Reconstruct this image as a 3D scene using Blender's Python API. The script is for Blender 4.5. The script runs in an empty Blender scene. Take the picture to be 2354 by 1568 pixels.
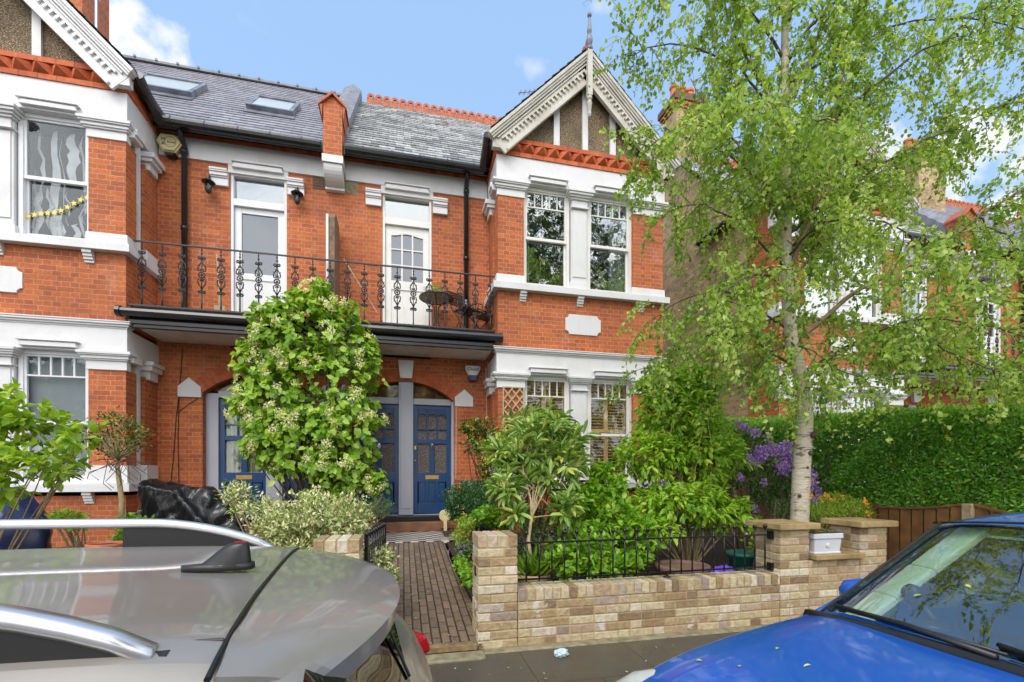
import bpy, bmesh, math, random
import numpy as np
from mathutils import Vector, Matrix

sc = bpy.context.scene
C = sc.collection
R = math.radians
PI = math.pi

# ------------------------------------------------------------------ camera, world, sun, exposure
FPX, TH, CX, HZ, CH = 1060.0, R(13.2), 1177.0, 1095.0, 1.41     # lens and heading solved from the facade's vanishing points
SN, CS = math.sin(TH), math.cos(TH)
cam = bpy.data.cameras.new('camera')
camo = bpy.data.objects.new('camera', cam); C.objects.link(camo)
camo.location = (0, 0, CH); camo.rotation_euler = (PI/2, 0, -TH)
cam.sensor_width = 36.0; cam.lens = FPX/2354*36.0
cam.shift_y = (HZ-784.0)/2354.0
cam.clip_start = 0.05; cam.clip_end = 500
sc.camera = camo
sc.view_settings.view_transform = 'Standard'; sc.view_settings.look = 'None'
sc.view_settings.gamma = 1; sc.view_settings.exposure = 1.2
sc.cycles.use_denoising = True
sc.cycles.max_bounces = 7; sc.cycles.transparent_max_bounces = 16
sc.cycles.sample_clamp_indirect = 4

SUN_EL, SUN_AZ = R(52), R(205)      # azimuth clockwise from +Y: behind and left of the camera
world = bpy.data.worlds.new("World"); sc.world = world; world.use_nodes = True
wt = world.node_tree; wn = wt.nodes; wl = wt.links
bg = wn['Background']; bg.inputs['Strength'].default_value = 0.15
sky = wn.new('ShaderNodeTexSky'); sky.sky_type = 'NISHITA'; sky.sun_disc = False
sky.sun_elevation = SUN_EL; sky.sun_rotation = SUN_AZ; sky.air_density = 1.0; sky.dust_density = 0.6; sky.ozone_density = 1.5
geo = wn.new('ShaderNodeTexCoord')
mp = wn.new('ShaderNodeMapping'); mp.inputs['Scale'].default_value = (1.0, 1.0, 2.6)
nz = wn.new('ShaderNodeTexNoise'); nz.inputs['Scale'].default_value = 1.7; nz.inputs['Detail'].default_value = 9; nz.inputs['Roughness'].default_value = 0.52
mp.inputs['Location'].default_value = (0.42, 0.1, 0.25)
cr = wn.new('ShaderNodeValToRGB'); cr.color_ramp.elements[0].position = 0.56; cr.color_ramp.elements[1].position = 0.70
wl.new(geo.outputs['Generated'], mp.inputs['Vector']); wl.new(mp.outputs['Vector'], nz.inputs['Vector']); wl.new(nz.outputs['Fac'], cr.inputs['Fac'])
# broken cloud ahead; unseen denser, brighter cloud added behind the viewer lights the facade
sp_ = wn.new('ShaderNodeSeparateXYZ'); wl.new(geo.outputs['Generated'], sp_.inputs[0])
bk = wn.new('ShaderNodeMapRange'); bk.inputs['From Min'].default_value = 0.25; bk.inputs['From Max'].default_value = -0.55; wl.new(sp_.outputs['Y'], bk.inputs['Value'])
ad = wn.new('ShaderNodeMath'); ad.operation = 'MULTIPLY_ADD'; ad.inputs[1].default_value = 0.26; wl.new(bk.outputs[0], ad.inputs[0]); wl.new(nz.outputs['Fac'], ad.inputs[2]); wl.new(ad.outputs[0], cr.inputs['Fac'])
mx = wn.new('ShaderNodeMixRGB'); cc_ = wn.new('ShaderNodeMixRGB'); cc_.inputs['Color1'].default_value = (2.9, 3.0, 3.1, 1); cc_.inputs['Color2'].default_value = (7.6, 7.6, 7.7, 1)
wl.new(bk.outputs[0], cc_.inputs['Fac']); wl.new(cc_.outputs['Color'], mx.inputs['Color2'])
tint = wn.new('ShaderNodeMixRGB'); tint.blend_type = 'MIX'; tint.inputs['Fac'].default_value = 0.72; tint.inputs['Color2'].default_value = (1.22, 1.92, 2.95, 1)
wl.new(sky.outputs['Color'], tint.inputs['Color1'])
acc = cr.outputs['Color']
for (u_, v_, rad, k_) in ((335, 125, .085, .75), (1400, 14, .04, .3), (2290, 470, .28, .8), (1240, 160, .03, .25), (560, 30, .0, 0)):      # the few separate clouds, by heading and height
    if not rad: continue
    d_ = Vector((0, 0, 0)); r_ = (u_-CX)/FPX; d_ = Vector((SN+r_*CS, CS-r_*SN, (HZ-v_)/FPX)).normalized()
    s1 = wn.new('ShaderNodeVectorMath'); s1.operation = 'SUBTRACT'; wl.new(geo.outputs['Generated'], s1.inputs[0]); s1.inputs[1].default_value = tuple(d_)
    s2 = wn.new('ShaderNodeVectorMath'); s2.operation = 'MULTIPLY'; wl.new(s1.outputs[0], s2.inputs[0]); s2.inputs[1].default_value = (1, 1, 2.0)
    s3 = wn.new('ShaderNodeVectorMath'); s3.operation = 'LENGTH'; wl.new(s2.outputs[0], s3.inputs[0])
    n2 = wn.new('ShaderNodeTexNoise'); n2.inputs['Scale'].default_value = 11; n2.inputs['Detail'].default_value = 8; wl.new(geo.outputs['Generated'], n2.inputs['Vector'])
    f1 = wn.new('ShaderNodeMath'); f1.operation = 'MULTIPLY_ADD'; wl.new(n2.outputs['Fac'], f1.inputs[0]); f1.inputs[1].default_value = rad*6.0; f1.inputs[2].default_value = -rad*2.1
    f2 = wn.new('ShaderNodeMath'); f2.operation = 'SUBTRACT'; wl.new(f1.outputs[0], f2.inputs[0]); wl.new(s3.outputs[1], f2.inputs[1])
    f3 = wn.new('ShaderNodeMath'); f3.operation = 'MULTIPLY'; f3.use_clamp = True; wl.new(f2.outputs[0], f3.inputs[0]); f3.inputs[1].default_value = k_*2.2/rad
    mxx = wn.new('ShaderNodeMixRGB'); mxx.blend_type = 'LIGHTEN'; mxx.inputs['Fac'].default_value = 1; wl.new(acc, mxx.inputs['Color1']); wl.new(f3.outputs[0], mxx.inputs['Color2']); acc = mxx.outputs['Color']
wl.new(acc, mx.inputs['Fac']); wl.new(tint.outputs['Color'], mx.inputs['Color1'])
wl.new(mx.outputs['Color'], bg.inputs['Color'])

sl = bpy.data.lights.new('sun', 'SUN'); sl.energy = 0.75; sl.angle = R(28); sl.color = (1.0, 0.95, 0.88)
so = bpy.data.objects.new('sun', sl); C.objects.link(so)
sdir = Vector((math.sin(SUN_AZ)*math.cos(SUN_EL), math.cos(SUN_AZ)*math.cos(SUN_EL), math.sin(SUN_EL)))
so.rotation_euler = sdir.to_track_quat('Z', 'Y').to_euler()

def at(u, v, Y):                       # photograph pixel (2354 wide) on the vertical plane at depth Y -> world point
    t = (u-CX)/FPX; X = Y*(SN+t*CS)/(CS-t*SN); Zc = X*SN+Y*CS
    return Vector((X, Y, CH-(v-HZ)*Zc/FPX))
def atz(u, v, Zc):                     # the same by distance along the view axis
    r = (u-CX)/FPX*Zc
    return Vector((Zc*SN+r*CS, Zc*CS-r*SN, CH-(v-HZ)*Zc/FPX))

# ------------------------------------------------------------------ materials
MATS = {}
class NT:
    def __init__(s, name):
        s.m = bpy.data.materials.new(name); s.m.use_nodes = True; s.t = s.m.node_tree
        s.b = s.t.nodes['Principled BSDF']; s.out = s.t.nodes['Material Output']; MATS[name] = s.m
    def n(s, typ, **kw):
        x = s.t.nodes.new('ShaderNode'+typ)
        for k, v in kw.items():
            if k in x.inputs: x.inputs[k].default_value = v
            else: setattr(x, k, v)
        return x
    def l(s, a, b): s.t.links.new(a, b)
    def ramp(s, fac, stops):
        r = s.n('ValToRGB'); e = r.color_ramp.elements
        while len(e) < len(stops): e.new(0.5)
        for i, (p, c) in enumerate(stops):
            e[i].position = p; e[i].color = (*c, 1) if len(c) == 3 else c
        s.l(fac, r.inputs['Fac']); return r.outputs['Color']
    def mix(s, fac, a, b, mode='MIX'):
        x = s.n('MixRGB'); x.blend_type = mode
        for k, v in (('Fac', fac), ('Color1', a), ('Color2', b)):
            if isinstance(v, (int, float)): x.inputs[k].default_value = v
            elif isinstance(v, tuple): x.inputs[k].default_value = (*v, 1)
            else: s.l(v, x.inputs[k])
        return x.outputs['Color']
    def uv(s): return s.n('UVMap').outputs['UV']
    def obj(s): return s.n('TexCoord').outputs['Object']
    def noise(s, scale, detail=4, vec=None, rough=0.55, out='Fac'):
        x = s.n('TexNoise', Scale=scale, Detail=detail, Roughness=rough)
        s.l(vec if vec is not None else s.obj(), x.inputs['Vector']); return x.outputs[out]
    def bump(s, h, strength=0.5, dist=0.01, norm=None):
        x = s.n('Bump', Strength=strength, Distance=dist); s.l(h, x.inputs['Height'])
        if norm is not None: s.l(norm, x.inputs['Normal'])
        s.l(x.outputs['Normal'], s.b.inputs['Normal']); return x.outputs['Normal']
    def scale(s, vec, sc3):
        x = s.n('Mapping'); x.inputs['Scale'].default_value = sc3; s.l(vec, x.inputs['Vector']); return x.outputs['Vector']
    def rnd(s):
        x = s.n('Attribute'); x.attribute_name = 'rnd'; return x.outputs['Fac']

def simple(name, col, rough=0.5, metal=0.0, var=0.12, nscale=3.0, bump=0.0, coat=0.0, spec=0.5, bscale=60):
    N = NT(name); c = np.array(col)
    n = N.noise(nscale, 5)
    col_ = N.ramp(n, [(0.3, tuple(c*(1-var))), (0.7, tuple(np.minimum(c*(1+var), 1)))])
    N.l(col_, N.b.inputs['Base Color'])
    N.b.inputs['Roughness'].default_value = rough; N.b.inputs['Metallic'].default_value = metal
    N.b.inputs['Coat Weight'].default_value = coat; N.b.inputs['Specular IOR Level'].default_value = spec
    if bump: N.bump(N.noise(bscale, 3), bump, 0.004)
    return N.m

def brick_mat(name, c1, c2, mort, dark, w=0.225, h=0.075, ms=0.007, grime=0.35, streak=0.0):
    N = NT(name); uv = N.uv()
    wob = N.noise(9, 2, uv, out='Color')
    uvw = N.n('VectorMath', operation='MULTIPLY_ADD'); N.l(wob, uvw.inputs[0]); uvw.inputs[1].default_value = (.006, .006, 0); N.l(uv, uvw.inputs[2])
    b = N.n('TexBrick', offset=0.5, squash=0.5, squash_frequency=2); b.inputs['Scale'].default_value = 1
    b.inputs['Brick Width'].default_value = w; b.inputs['Row Height'].default_value = h
    b.inputs['Mortar Size'].default_value = ms; b.inputs['Mortar Smooth'].default_value = 0.3; b.inputs['Bias'].default_value = -0.15
    b.inputs['Color1'].default_value = (*c1, 1); b.inputs['Color2'].default_value = (*c2, 1); b.inputs['Mortar'].default_value = (*mort, 1)
    N.l(uvw.outputs[0], b.inputs['Vector'])
    big = N.noise(0.9, 5, uv); fine = N.noise(26, 4, uv)
    c = N.mix(N.ramp(big, [(0.42, (0, 0, 0)), (0.72, (grime,)*3)]), b.outputs['Color'], dark)
    c = N.mix(0.55, c, N.ramp(fine, [(0.3, (0.62,)*3), (0.65, (1.15,)*3)]), 'MULTIPLY')
    mid = N.noise(4.5, 3, N.scale(uv, (0.5, 1.6, 1)))
    c = N.mix(0.5, c, N.ramp(mid, [(0.35, (0.72, 0.66, 0.62)), (0.65, (1.12, 1.08, 1.0))]), 'MULTIPLY')
    if streak:                      # pale salts leached over the brick face, in patches of their own
        w_ = N.noise(1.3, 6, N.scale(uv, (1.5, 1, 1)), 0.7)
        c = N.mix(N.ramp(w_, [(0.58, (0, 0, 0)), (0.72, (streak,)*3)]), c, (0.55, 0.42, 0.34))
    N.l(c, N.b.inputs['Base Color']); N.b.inputs['Roughness'].default_value = 0.75
    inv = N.n('Math', operation='SUBTRACT'); inv.inputs[0].default_value = 1; N.l(b.outputs['Fac'], inv.inputs[1])
    add = N.n('Math', operation='MULTIPLY_ADD'); N.l(fine, add.inputs[0]); add.inputs[1].default_value = 0.5; N.l(inv.outputs[0], add.inputs[2])
    N.bump(add.outputs[0], 0.55, 0.008)
    return N.m

brick_mat('red_brick', (0.55, 0.138, 0.033), (0.35, 0.075, 0.026), (0.50, 0.30, 0.16), (0.18, 0.05, 0.025), ms=0.0055, grime=0.45, streak=0.25)
brick_mat('stock_brick', (0.58, 0.41, 0.20), (0.26, 0.17, 0.09), (0.50, 0.42, 0.28), (0.10, 0.07, 0.05), grime=0.5)
brick_mat('dark_brick', (0.20, 0.11, 0.06), (0.11, 0.07, 0.05), (0.17, 0.13, 0.10), (0.10, 0.07, 0.05), grime=0.5)

def rnd_mat(name, stops, rough=0.7, mortar=False, bump=0.5, ns=30, white=0.0, dist=0.004):
    N = NT(name); r = N.rnd()
    c = N.ramp(r, stops); f = N.noise(ns, 5)
    c = N.mix(0.7, c, N.ramp(f, [(0.3, (0.6,)*3), (0.7, (1.2,)*3)]), 'MULTIPLY')
    if white:
        w = N.noise(5, 6, rough=0.7); c = N.mix(N.ramp(w, [(0.60, (0, 0, 0)), (0.66, (white,)*3)]), c, (0.72, 0.68, 0.62))
    N.l(c, N.b.inputs['Base Color']); N.b.inputs['Roughness'].default_value = rough
    if bump: N.bump(f, bump, dist)
    return N.m
rnd_mat('garden_brick', [(0.0, (0.24, 0.16, 0.09)), (0.15, (0.40, 0.28, 0.14)), (0.4, (0.52, 0.41, 0.24)), (0.62, (0.62, 0.52, 0.33)), (0.75, (0.42, 0.28, 0.18)), (0.86, (0.74, 0.66, 0.50)), (1.0, (0.32, 0.24, 0.20))], 0.62, bump=1.0, ns=24, white=0.75, dist=0.012)
rnd_mat('arch_brick', [(0.0, (0.40, 0.075, 0.022)), (1.0, (0.56, 0.13, 0.035))], 0.75)
rnd_mat('terracotta_brick', [(0.0, (0.44, 0.085, 0.022)), (1.0, (0.60, 0.15, 0.045))], 0.7, ns=14)
simple('mortar', (0.44, 0.34, 0.20), 0.9, var=0.2, bump=0.4)
simple('terracotta', (0.42, 0.12, 0.055), 0.75, var=0.3, nscale=8, bump=0.3)
simple('orange_pot', (0.60, 0.17, 0.05), 0.7, var=0.2)
simple('pale_pot', (0.52, 0.34, 0.20), 0.7, var=0.2, bump=0.3)
simple('mauve_pot', (0.20, 0.11, 0.10), 0.65, var=0.2)

def paint(name, col, grime, gcol, rough=0.45, lo=0.5, hi=0.75):
    N = NT(name); o = N.obj(); n = N.noise(2.6, 8, o, 0.65); st = N.noise(5, 6, N.scale(o, (6, 6, 0.7)), 0.6)
    c = N.mix(N.ramp(n, [(lo, (0, 0, 0)), (hi, (grime,)*3)]), col, gcol)
    c = N.mix(N.ramp(st, [(0.55, (0, 0, 0)), (0.8, (grime*0.7,)*3)]), c, gcol)
    N.l(c, N.b.inputs['Base Color']); N.b.inputs['Roughness'].default_value = rough
    N.bump(N.noise(40, 3), 0.12, 0.003); return N.m
paint('white_paint', (0.66, 0.66, 0.67), 0.45, (0.48, 0.46, 0.42))
paint('cream_paint', (0.56, 0.54, 0.48), 0.6, (0.30, 0.27, 0.20), 0.6, 0.42, 0.7)
paint('sash_paint', (0.74, 0.73, 0.70), 0.35, (0.45, 0.42, 0.34))
paint('lilac_paint', (0.40, 0.41, 0.47), 0.15, (0.30, 0.29, 0.30))
paint('soffit_paint', (0.78, 0.75, 0.68), 0.6, (0.28, 0.25, 0.20))
simple('upvc', (0.70, 0.71, 0.73), 0.3, var=0.03)
simple('roof_pane', (0.42, 0.46, 0.46), 0.25, var=0.05)
simple('shutter', (0.80, 0.54, 0.24), 0.45, var=0.12)
simple('curtain', (0.85, 0.85, 0.82), 0.9, var=0.12, nscale=9)
simple('cream_curtain', (0.50, 0.50, 0.36), 0.9, var=0.15)
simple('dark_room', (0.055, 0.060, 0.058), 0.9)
simple('grey_blind', (0.36, 0.38, 0.41), 0.7, var=0.05)
simple('grey_film', (0.50, 0.50, 0.54), 0.35, var=0.2, nscale=4)
simple('black_gloss', (0.018, 0.018, 0.020), 0.22, var=0.3, bump=0.15, bscale=25)
simple('grey_fascia', (0.16, 0.17, 0.20), 0.45, var=0.4, nscale=6, bump=0.3)
simple('iron', (0.022, 0.021, 0.021), 0.45, var=0.4, nscale=12, bump=0.3)
simple('black_iron', (0.010, 0.010, 0.011), 0.25, var=0.2)
simple('lead', (0.20, 0.21, 0.24), 0.5, var=0.25, nscale=5)
simple('coping_slab', (0.36, 0.25, 0.11), 0.55, var=0.35, nscale=7, bump=0.5)
simple('slab_edge', (0.50, 0.38, 0.20), 0.6, var=0.3, nscale=20, bump=0.5)
simple('steel', (0.5, 0.5, 0.52), 0.3, 1.0)
simple('brass', (0.55, 0.36, 0.12), 0.35, 0.9, var=0.2)
simple('blue_door', (0.012, 0.055, 0.16), 0.28, var=0.1, bump=0.05)
simple('wood_old', (0.20, 0.13, 0.08), 0.8, var=0.45, nscale=14, bump=0.6)
simple('trellis_wood', (0.44, 0.34, 0.20), 0.7, var=0.15, nscale=12)
simple('fence_wood', (0.19, 0.085, 0.028), 0.6, var=0.35, nscale=6, bump=0.4)
simple('post_wood', (0.36, 0.27, 0.16), 0.75, var=0.3, nscale=14, bump=0.4)
simple('cream_plastic', (0.62, 0.53, 0.28), 0.4, var=0.08)
simple('white_plastic', (0.80, 0.80, 0.80), 0.35, var=0.04)
simple('navy_plastic', (0.012, 0.025, 0.16), 0.3)
simple('navy_text', (0.01, 0.06, 0.16), 0.5)
simple('black_plastic', (0.014, 0.014, 0.015), 0.38, var=0.2)
simple('rubber', (0.012, 0.012, 0.012), 0.7)
simple('green_tub', (0.02, 0.12, 0.09), 0.35, var=0.15)
simple('purple_bag', (0.16, 0.06, 0.55), 0.3, var=0.3, nscale=8)
simple('planter_plastic', (0.62, 0.64, 0.68), 0.4, var=0.06)
simple('soil', (0.05, 0.030, 0.018), 0.95, var=0.5, nscale=30, bump=0.8, bscale=90)
simple('bark_chips', (0.20, 0.11, 0.06), 0.85, var=0.6, nscale=50, bump=1.0, bscale=80)
simple('tarp_blue', (0.02, 0.03, 0.10), 0.3, var=0.3, bump=0.2)
simple('tissue', (0.55, 0.68, 0.78), 0.8, var=0.1)
simple('star_yellow', (0.80, 0.62, 0.12), 0.5)
simple('stem', (0.22, 0.16, 0.09), 0.8, var=0.3, nscale=20, bump=0.4)
simple('pale_stem', (0.42, 0.32, 0.18), 0.7, var=0.25, nscale=20, bump=0.3)
simple('dark_stem', (0.075, 0.055, 0.04), 0.8, var=0.3, nscale=20)
simple('stone_step', (0.22, 0.095, 0.05), 0.45, var=0.3, nscale=6, bump=0.3)
simple('black_gap', (0.006, 0.006, 0.007), 0.4)

def pebble():
    N = NT('pebbledash'); v = N.n('TexVoronoi', Scale=70); N.l(N.obj(), v.inputs['Vector'])
    c = N.ramp(N.noise(60, 2), [(0.3, (0.07, 0.05, 0.03)), (0.52, (0.26, 0.18, 0.10)), (0.68, (0.55, 0.46, 0.32))])
    c = N.mix(N.ramp(N.noise(2.2, 5), [(0.4, (0, 0, 0)), (0.7, (0.5,)*3)]), c, (0.06, 0.055, 0.04))
    N.l(c, N.b.inputs['Base Color']); N.b.inputs['Roughness'].default_value = 0.85
    N.bump(v.outputs['Distance'], 0.9, 0.02)
pebble()

def slate(name, stops, rough, moss=0.0):
    N = NT(name); c = N.ramp(N.rnd(), stops); o = N.obj()
    c = N.mix(0.5, c, N.ramp(N.noise(9, 5, o), [(0.3, (0.7,)*3), (0.7, (1.15,)*3)]), 'MULTIPLY')
    if moss:
        c = N.mix(N.ramp(N.noise(5, 8, o, 0.75), [(0.55, (0, 0, 0)), (0.66, (moss,)*3)]), c, (0.10, 0.095, 0.03))
        c = N.mix(N.ramp(N.noise(26, 4, o), [(0.50, (0, 0, 0)), (0.62, (0.7,)*3)]), c, (0.09, 0.09, 0.08))
    N.l(c, N.b.inputs['Base Color']); N.b.inputs['Roughness'].default_value = rough; N.bump(N.noise(40, 4, o), 0.3, 0.004); return N.m
slate('new_slate', [(0, (0.26, 0.25, 0.28)), (1, (0.36, 0.35, 0.38))], 0.40)
slate('old_slate', [(0, (0.22, 0.22, 0.21)), (0.4, (0.38, 0.38, 0.37)), (1, (0.56, 0.56, 0.55))], 0.5, 0.85)
simple('roof_felt', (0.02, 0.02, 0.022), 0.8)

def glass(name, tintc, refl=0.12, rough=0.0, wav=0.0):
    N = NT(name); t = N.t; t.nodes.remove(N.b)
    tr = N.n('BsdfTransparent'); tr.inputs['Color'].default_value = (*tintc, 1)
    g = N.n('BsdfGlossy'); g.inputs['Roughness'].default_value = rough; g.inputs['Color'].default_value = (.95, .98, 1, 1)
    fr = N.n('LayerWeight'); fr.inputs['Blend'].default_value = 0.25
    mr = N.n('MapRange'); mr.inputs['To Min'].default_value = refl; mr.inputs['To Max'].default_value = 0.7; N.l(fr.outputs['Fresnel'], mr.inputs['Value'])
    ms = N.n('MixShader'); N.l(mr.outputs[0], ms.inputs[0]); N.l(tr.outputs[0], ms.inputs[1]); N.l(g.outputs[0], ms.inputs[2])
    if wav:
        bp = N.n('Bump', Strength=wav, Distance=0.01); N.l(N.noise(6, 2), bp.inputs['Height']); N.l(bp.outputs[0], g.inputs['Normal']); N.l(bp.outputs[0], fr.inputs['Normal'])
    N.l(ms.outputs[0], N.out.inputs['Surface']); return N.m
glass('window_glass', (0.72, 0.76, 0.74), 0.26, 0.0, 0.12)
glass('clear_glass', (0.94, 0.96, 0.95), 0.03, 0.0, 0.08)
glass('door_glass', (0.6, 0.62, 0.66), 0.10, 0.05)
glass('screen_glass', (0.78, 0.90, 0.82), 0.20, 0.0)
glass('tinted_glass', (0.015, 0.025, 0.018), 0.10, 0.0)

def obscure():
    N = NT('obscure_glass'); v = N.n('TexVoronoi', Scale=60); N.l(N.obj(), v.inputs['Vector'])
    c = N.ramp(v.outputs['Distance'], [(0.2, (0.035, 0.028, 0.03)), (0.7, (0.17, 0.125, 0.115))])
    N.l(c, N.b.inputs['Base Color']); N.b.inputs['Roughness'].default_value = 0.15; N.bump(v.outputs['Distance'], 0.8, 0.01)
obscure()
def stained():
    N = NT('leaded_glass'); c = N.ramp(N.noise(5, 4), [(0.35, (0.015, 0.012, 0.012)), (0.55, (0.14, 0.07, 0.02)), (0.7, (0.26, 0.17, 0.08))])
    N.l(c, N.b.inputs['Base Color']); N.b.inputs['Roughness'].default_value = 0.08; N.bump(N.noise(12, 2), 0.2, 0.01)
stained()

def leafmat(name, stops, rough=0.42, trans=0.28, spec=0.5):
    N = NT(name); c = N.ramp(N.rnd(), stops)
    N.l(c, N.b.inputs['Base Color']); N.b.inputs['Roughness'].default_value = rough; N.b.inputs['Specular IOR Level'].default_value = spec
    tr = N.n('BsdfTranslucent'); cc = N.mix(1.0, c, (1.5, 1.5, 0.6), 'MULTIPLY'); N.l(cc, tr.inputs['Color'])
    ms = N.n('MixShader'); ms.inputs[0].default_value = trans; N.l(N.b.outputs[0], ms.inputs[1]); N.l(tr.outputs[0], ms.inputs[2])
    N.l(ms.outputs[0], N.out.inputs['Surface']); return N.m
leafmat('birch_leaf', [(0, (0.15, 0.26, 0.035)), (0.45, (0.29, 0.43, 0.07)), (0.8, (0.42, 0.56, 0.13)), (1, (0.56, 0.64, 0.20))], .38, .5)
leafmat('hydrangea_leaf', [(0, (0.13, 0.28, 0.02)), (0.5, (0.28, 0.47, 0.045)), (1, (0.46, 0.60, 0.09))], 0.36, 0.35)
leafmat('lime_leaf', [(0, (0.16, 0.30, 0.02)), (0.5, (0.32, 0.48, 0.045)), (1, (0.52, 0.62, 0.11))], 0.45, 0.4)
leafmat('bright_leaf', [(0, (0.09, 0.23, 0.015)), (0.5, (0.22, 0.42, 0.03)), (1, (0.38, 0.56, 0.06))], 0.4, 0.35)
leafmat('ever_leaf', [(0, (0.12, 0.24, 0.02)), (0.45, (0.28, 0.49, 0.04)), (0.8, (0.42, 0.62, 0.07)), (1, (0.60, 0.66, 0.11))], 0.32, 0.4)
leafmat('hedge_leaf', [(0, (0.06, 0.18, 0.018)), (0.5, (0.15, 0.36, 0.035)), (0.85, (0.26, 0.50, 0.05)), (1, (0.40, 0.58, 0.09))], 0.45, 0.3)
leafmat('dark_leaf', [(0, (0.03, 0.08, 0.02)), (0.5, (0.08, 0.17, 0.04)), (0.85, (0.15, 0.26, 0.06)), (1, (0.30, 0.33, 0.09))], 0.33, 0.15)
leafmat('rhodo_leaf', [(0, (0.12, 0.22, 0.04)), (0.5, (0.27, 0.42, 0.09)), (0.9, (0.46, 0.56, 0.17)), (1, (0.60, 0.56, 0.14))], 0.3, 0.25)
leafmat('camellia_leaf', [(0, (0.02, 0.06, 0.012)), (0.55, (0.07, 0.16, 0.02)), (0.8, (0.35, 0.38, 0.04)), (1, (0.55, 0.20, 0.03))], 0.28, 0.15)
leafmat('variegated_leaf', [(0, (0.08, 0.15, 0.03)), (0.3, (0.24, 0.33, 0.09)), (0.5, (0.58, 0.60, 0.27)), (1, (0.78, 0.76, 0.46))], 0.5, 0.2)
leafmat('fleck_leaf', [(0, (0.02, 0.07, 0.02)), (0.6, (0.05, 0.15, 0.04)), (1, (0.12, 0.24, 0.06))], 0.4, 0.15)
leafmat('cream_petal', [(0, (0.50, 0.52, 0.14)), (0.5, (0.75, 0.72, 0.36)), (1, (0.88, 0.86, 0.76))], 0.7, 0.3)
leafmat('purple_petal', [(0, (0.30, 0.14, 0.60)), (0.5, (0.48, 0.28, 0.80)), (1, (0.68, 0.50, 0.92))], 0.6, 0.35)
leafmat('orange_petal', [(0, (0.80, 0.22, 0.02)), (1, (0.85, 0.55, 0.05))], 0.6, 0.3)
leafmat('litter', [(0, (0.30, 0.36, 0.05)), (0.6, (0.55, 0.52, 0.12)), (1, (0.65, 0.62, 0.45))], 0.6, 0.1)

def barkmat():
    N = NT('birch_bark'); o = N.obj(); s = N.scale(o, (1, 1, 5)); n1 = N.noise(4.5, 6, s, 0.65); n2 = N.noise(1.7, 5, N.scale(o, (2, 2, 3)), 0.6)
    c = N.ramp(N.noise(14, 5, s), [(0.3, (0.34, 0.29, 0.20)), (0.7, (0.58, 0.52, 0.41))])
    c = N.mix(N.ramp(n1, [(0.60, (0, 0, 0)), (0.66, (0.9,)*3)]), c, (0.07, 0.05, 0.035))
    c = N.mix(N.ramp(n2, [(0.57, (0, 0, 0)), (0.62, (0.85,)*3)]), c, (0.10, 0.05, 0.03))
    N.l(c, N.b.inputs['Base Color']); N.b.inputs['Roughness'].default_value = 0.65; N.bump(n1, 0.5, 0.01)
barkmat()

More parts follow.
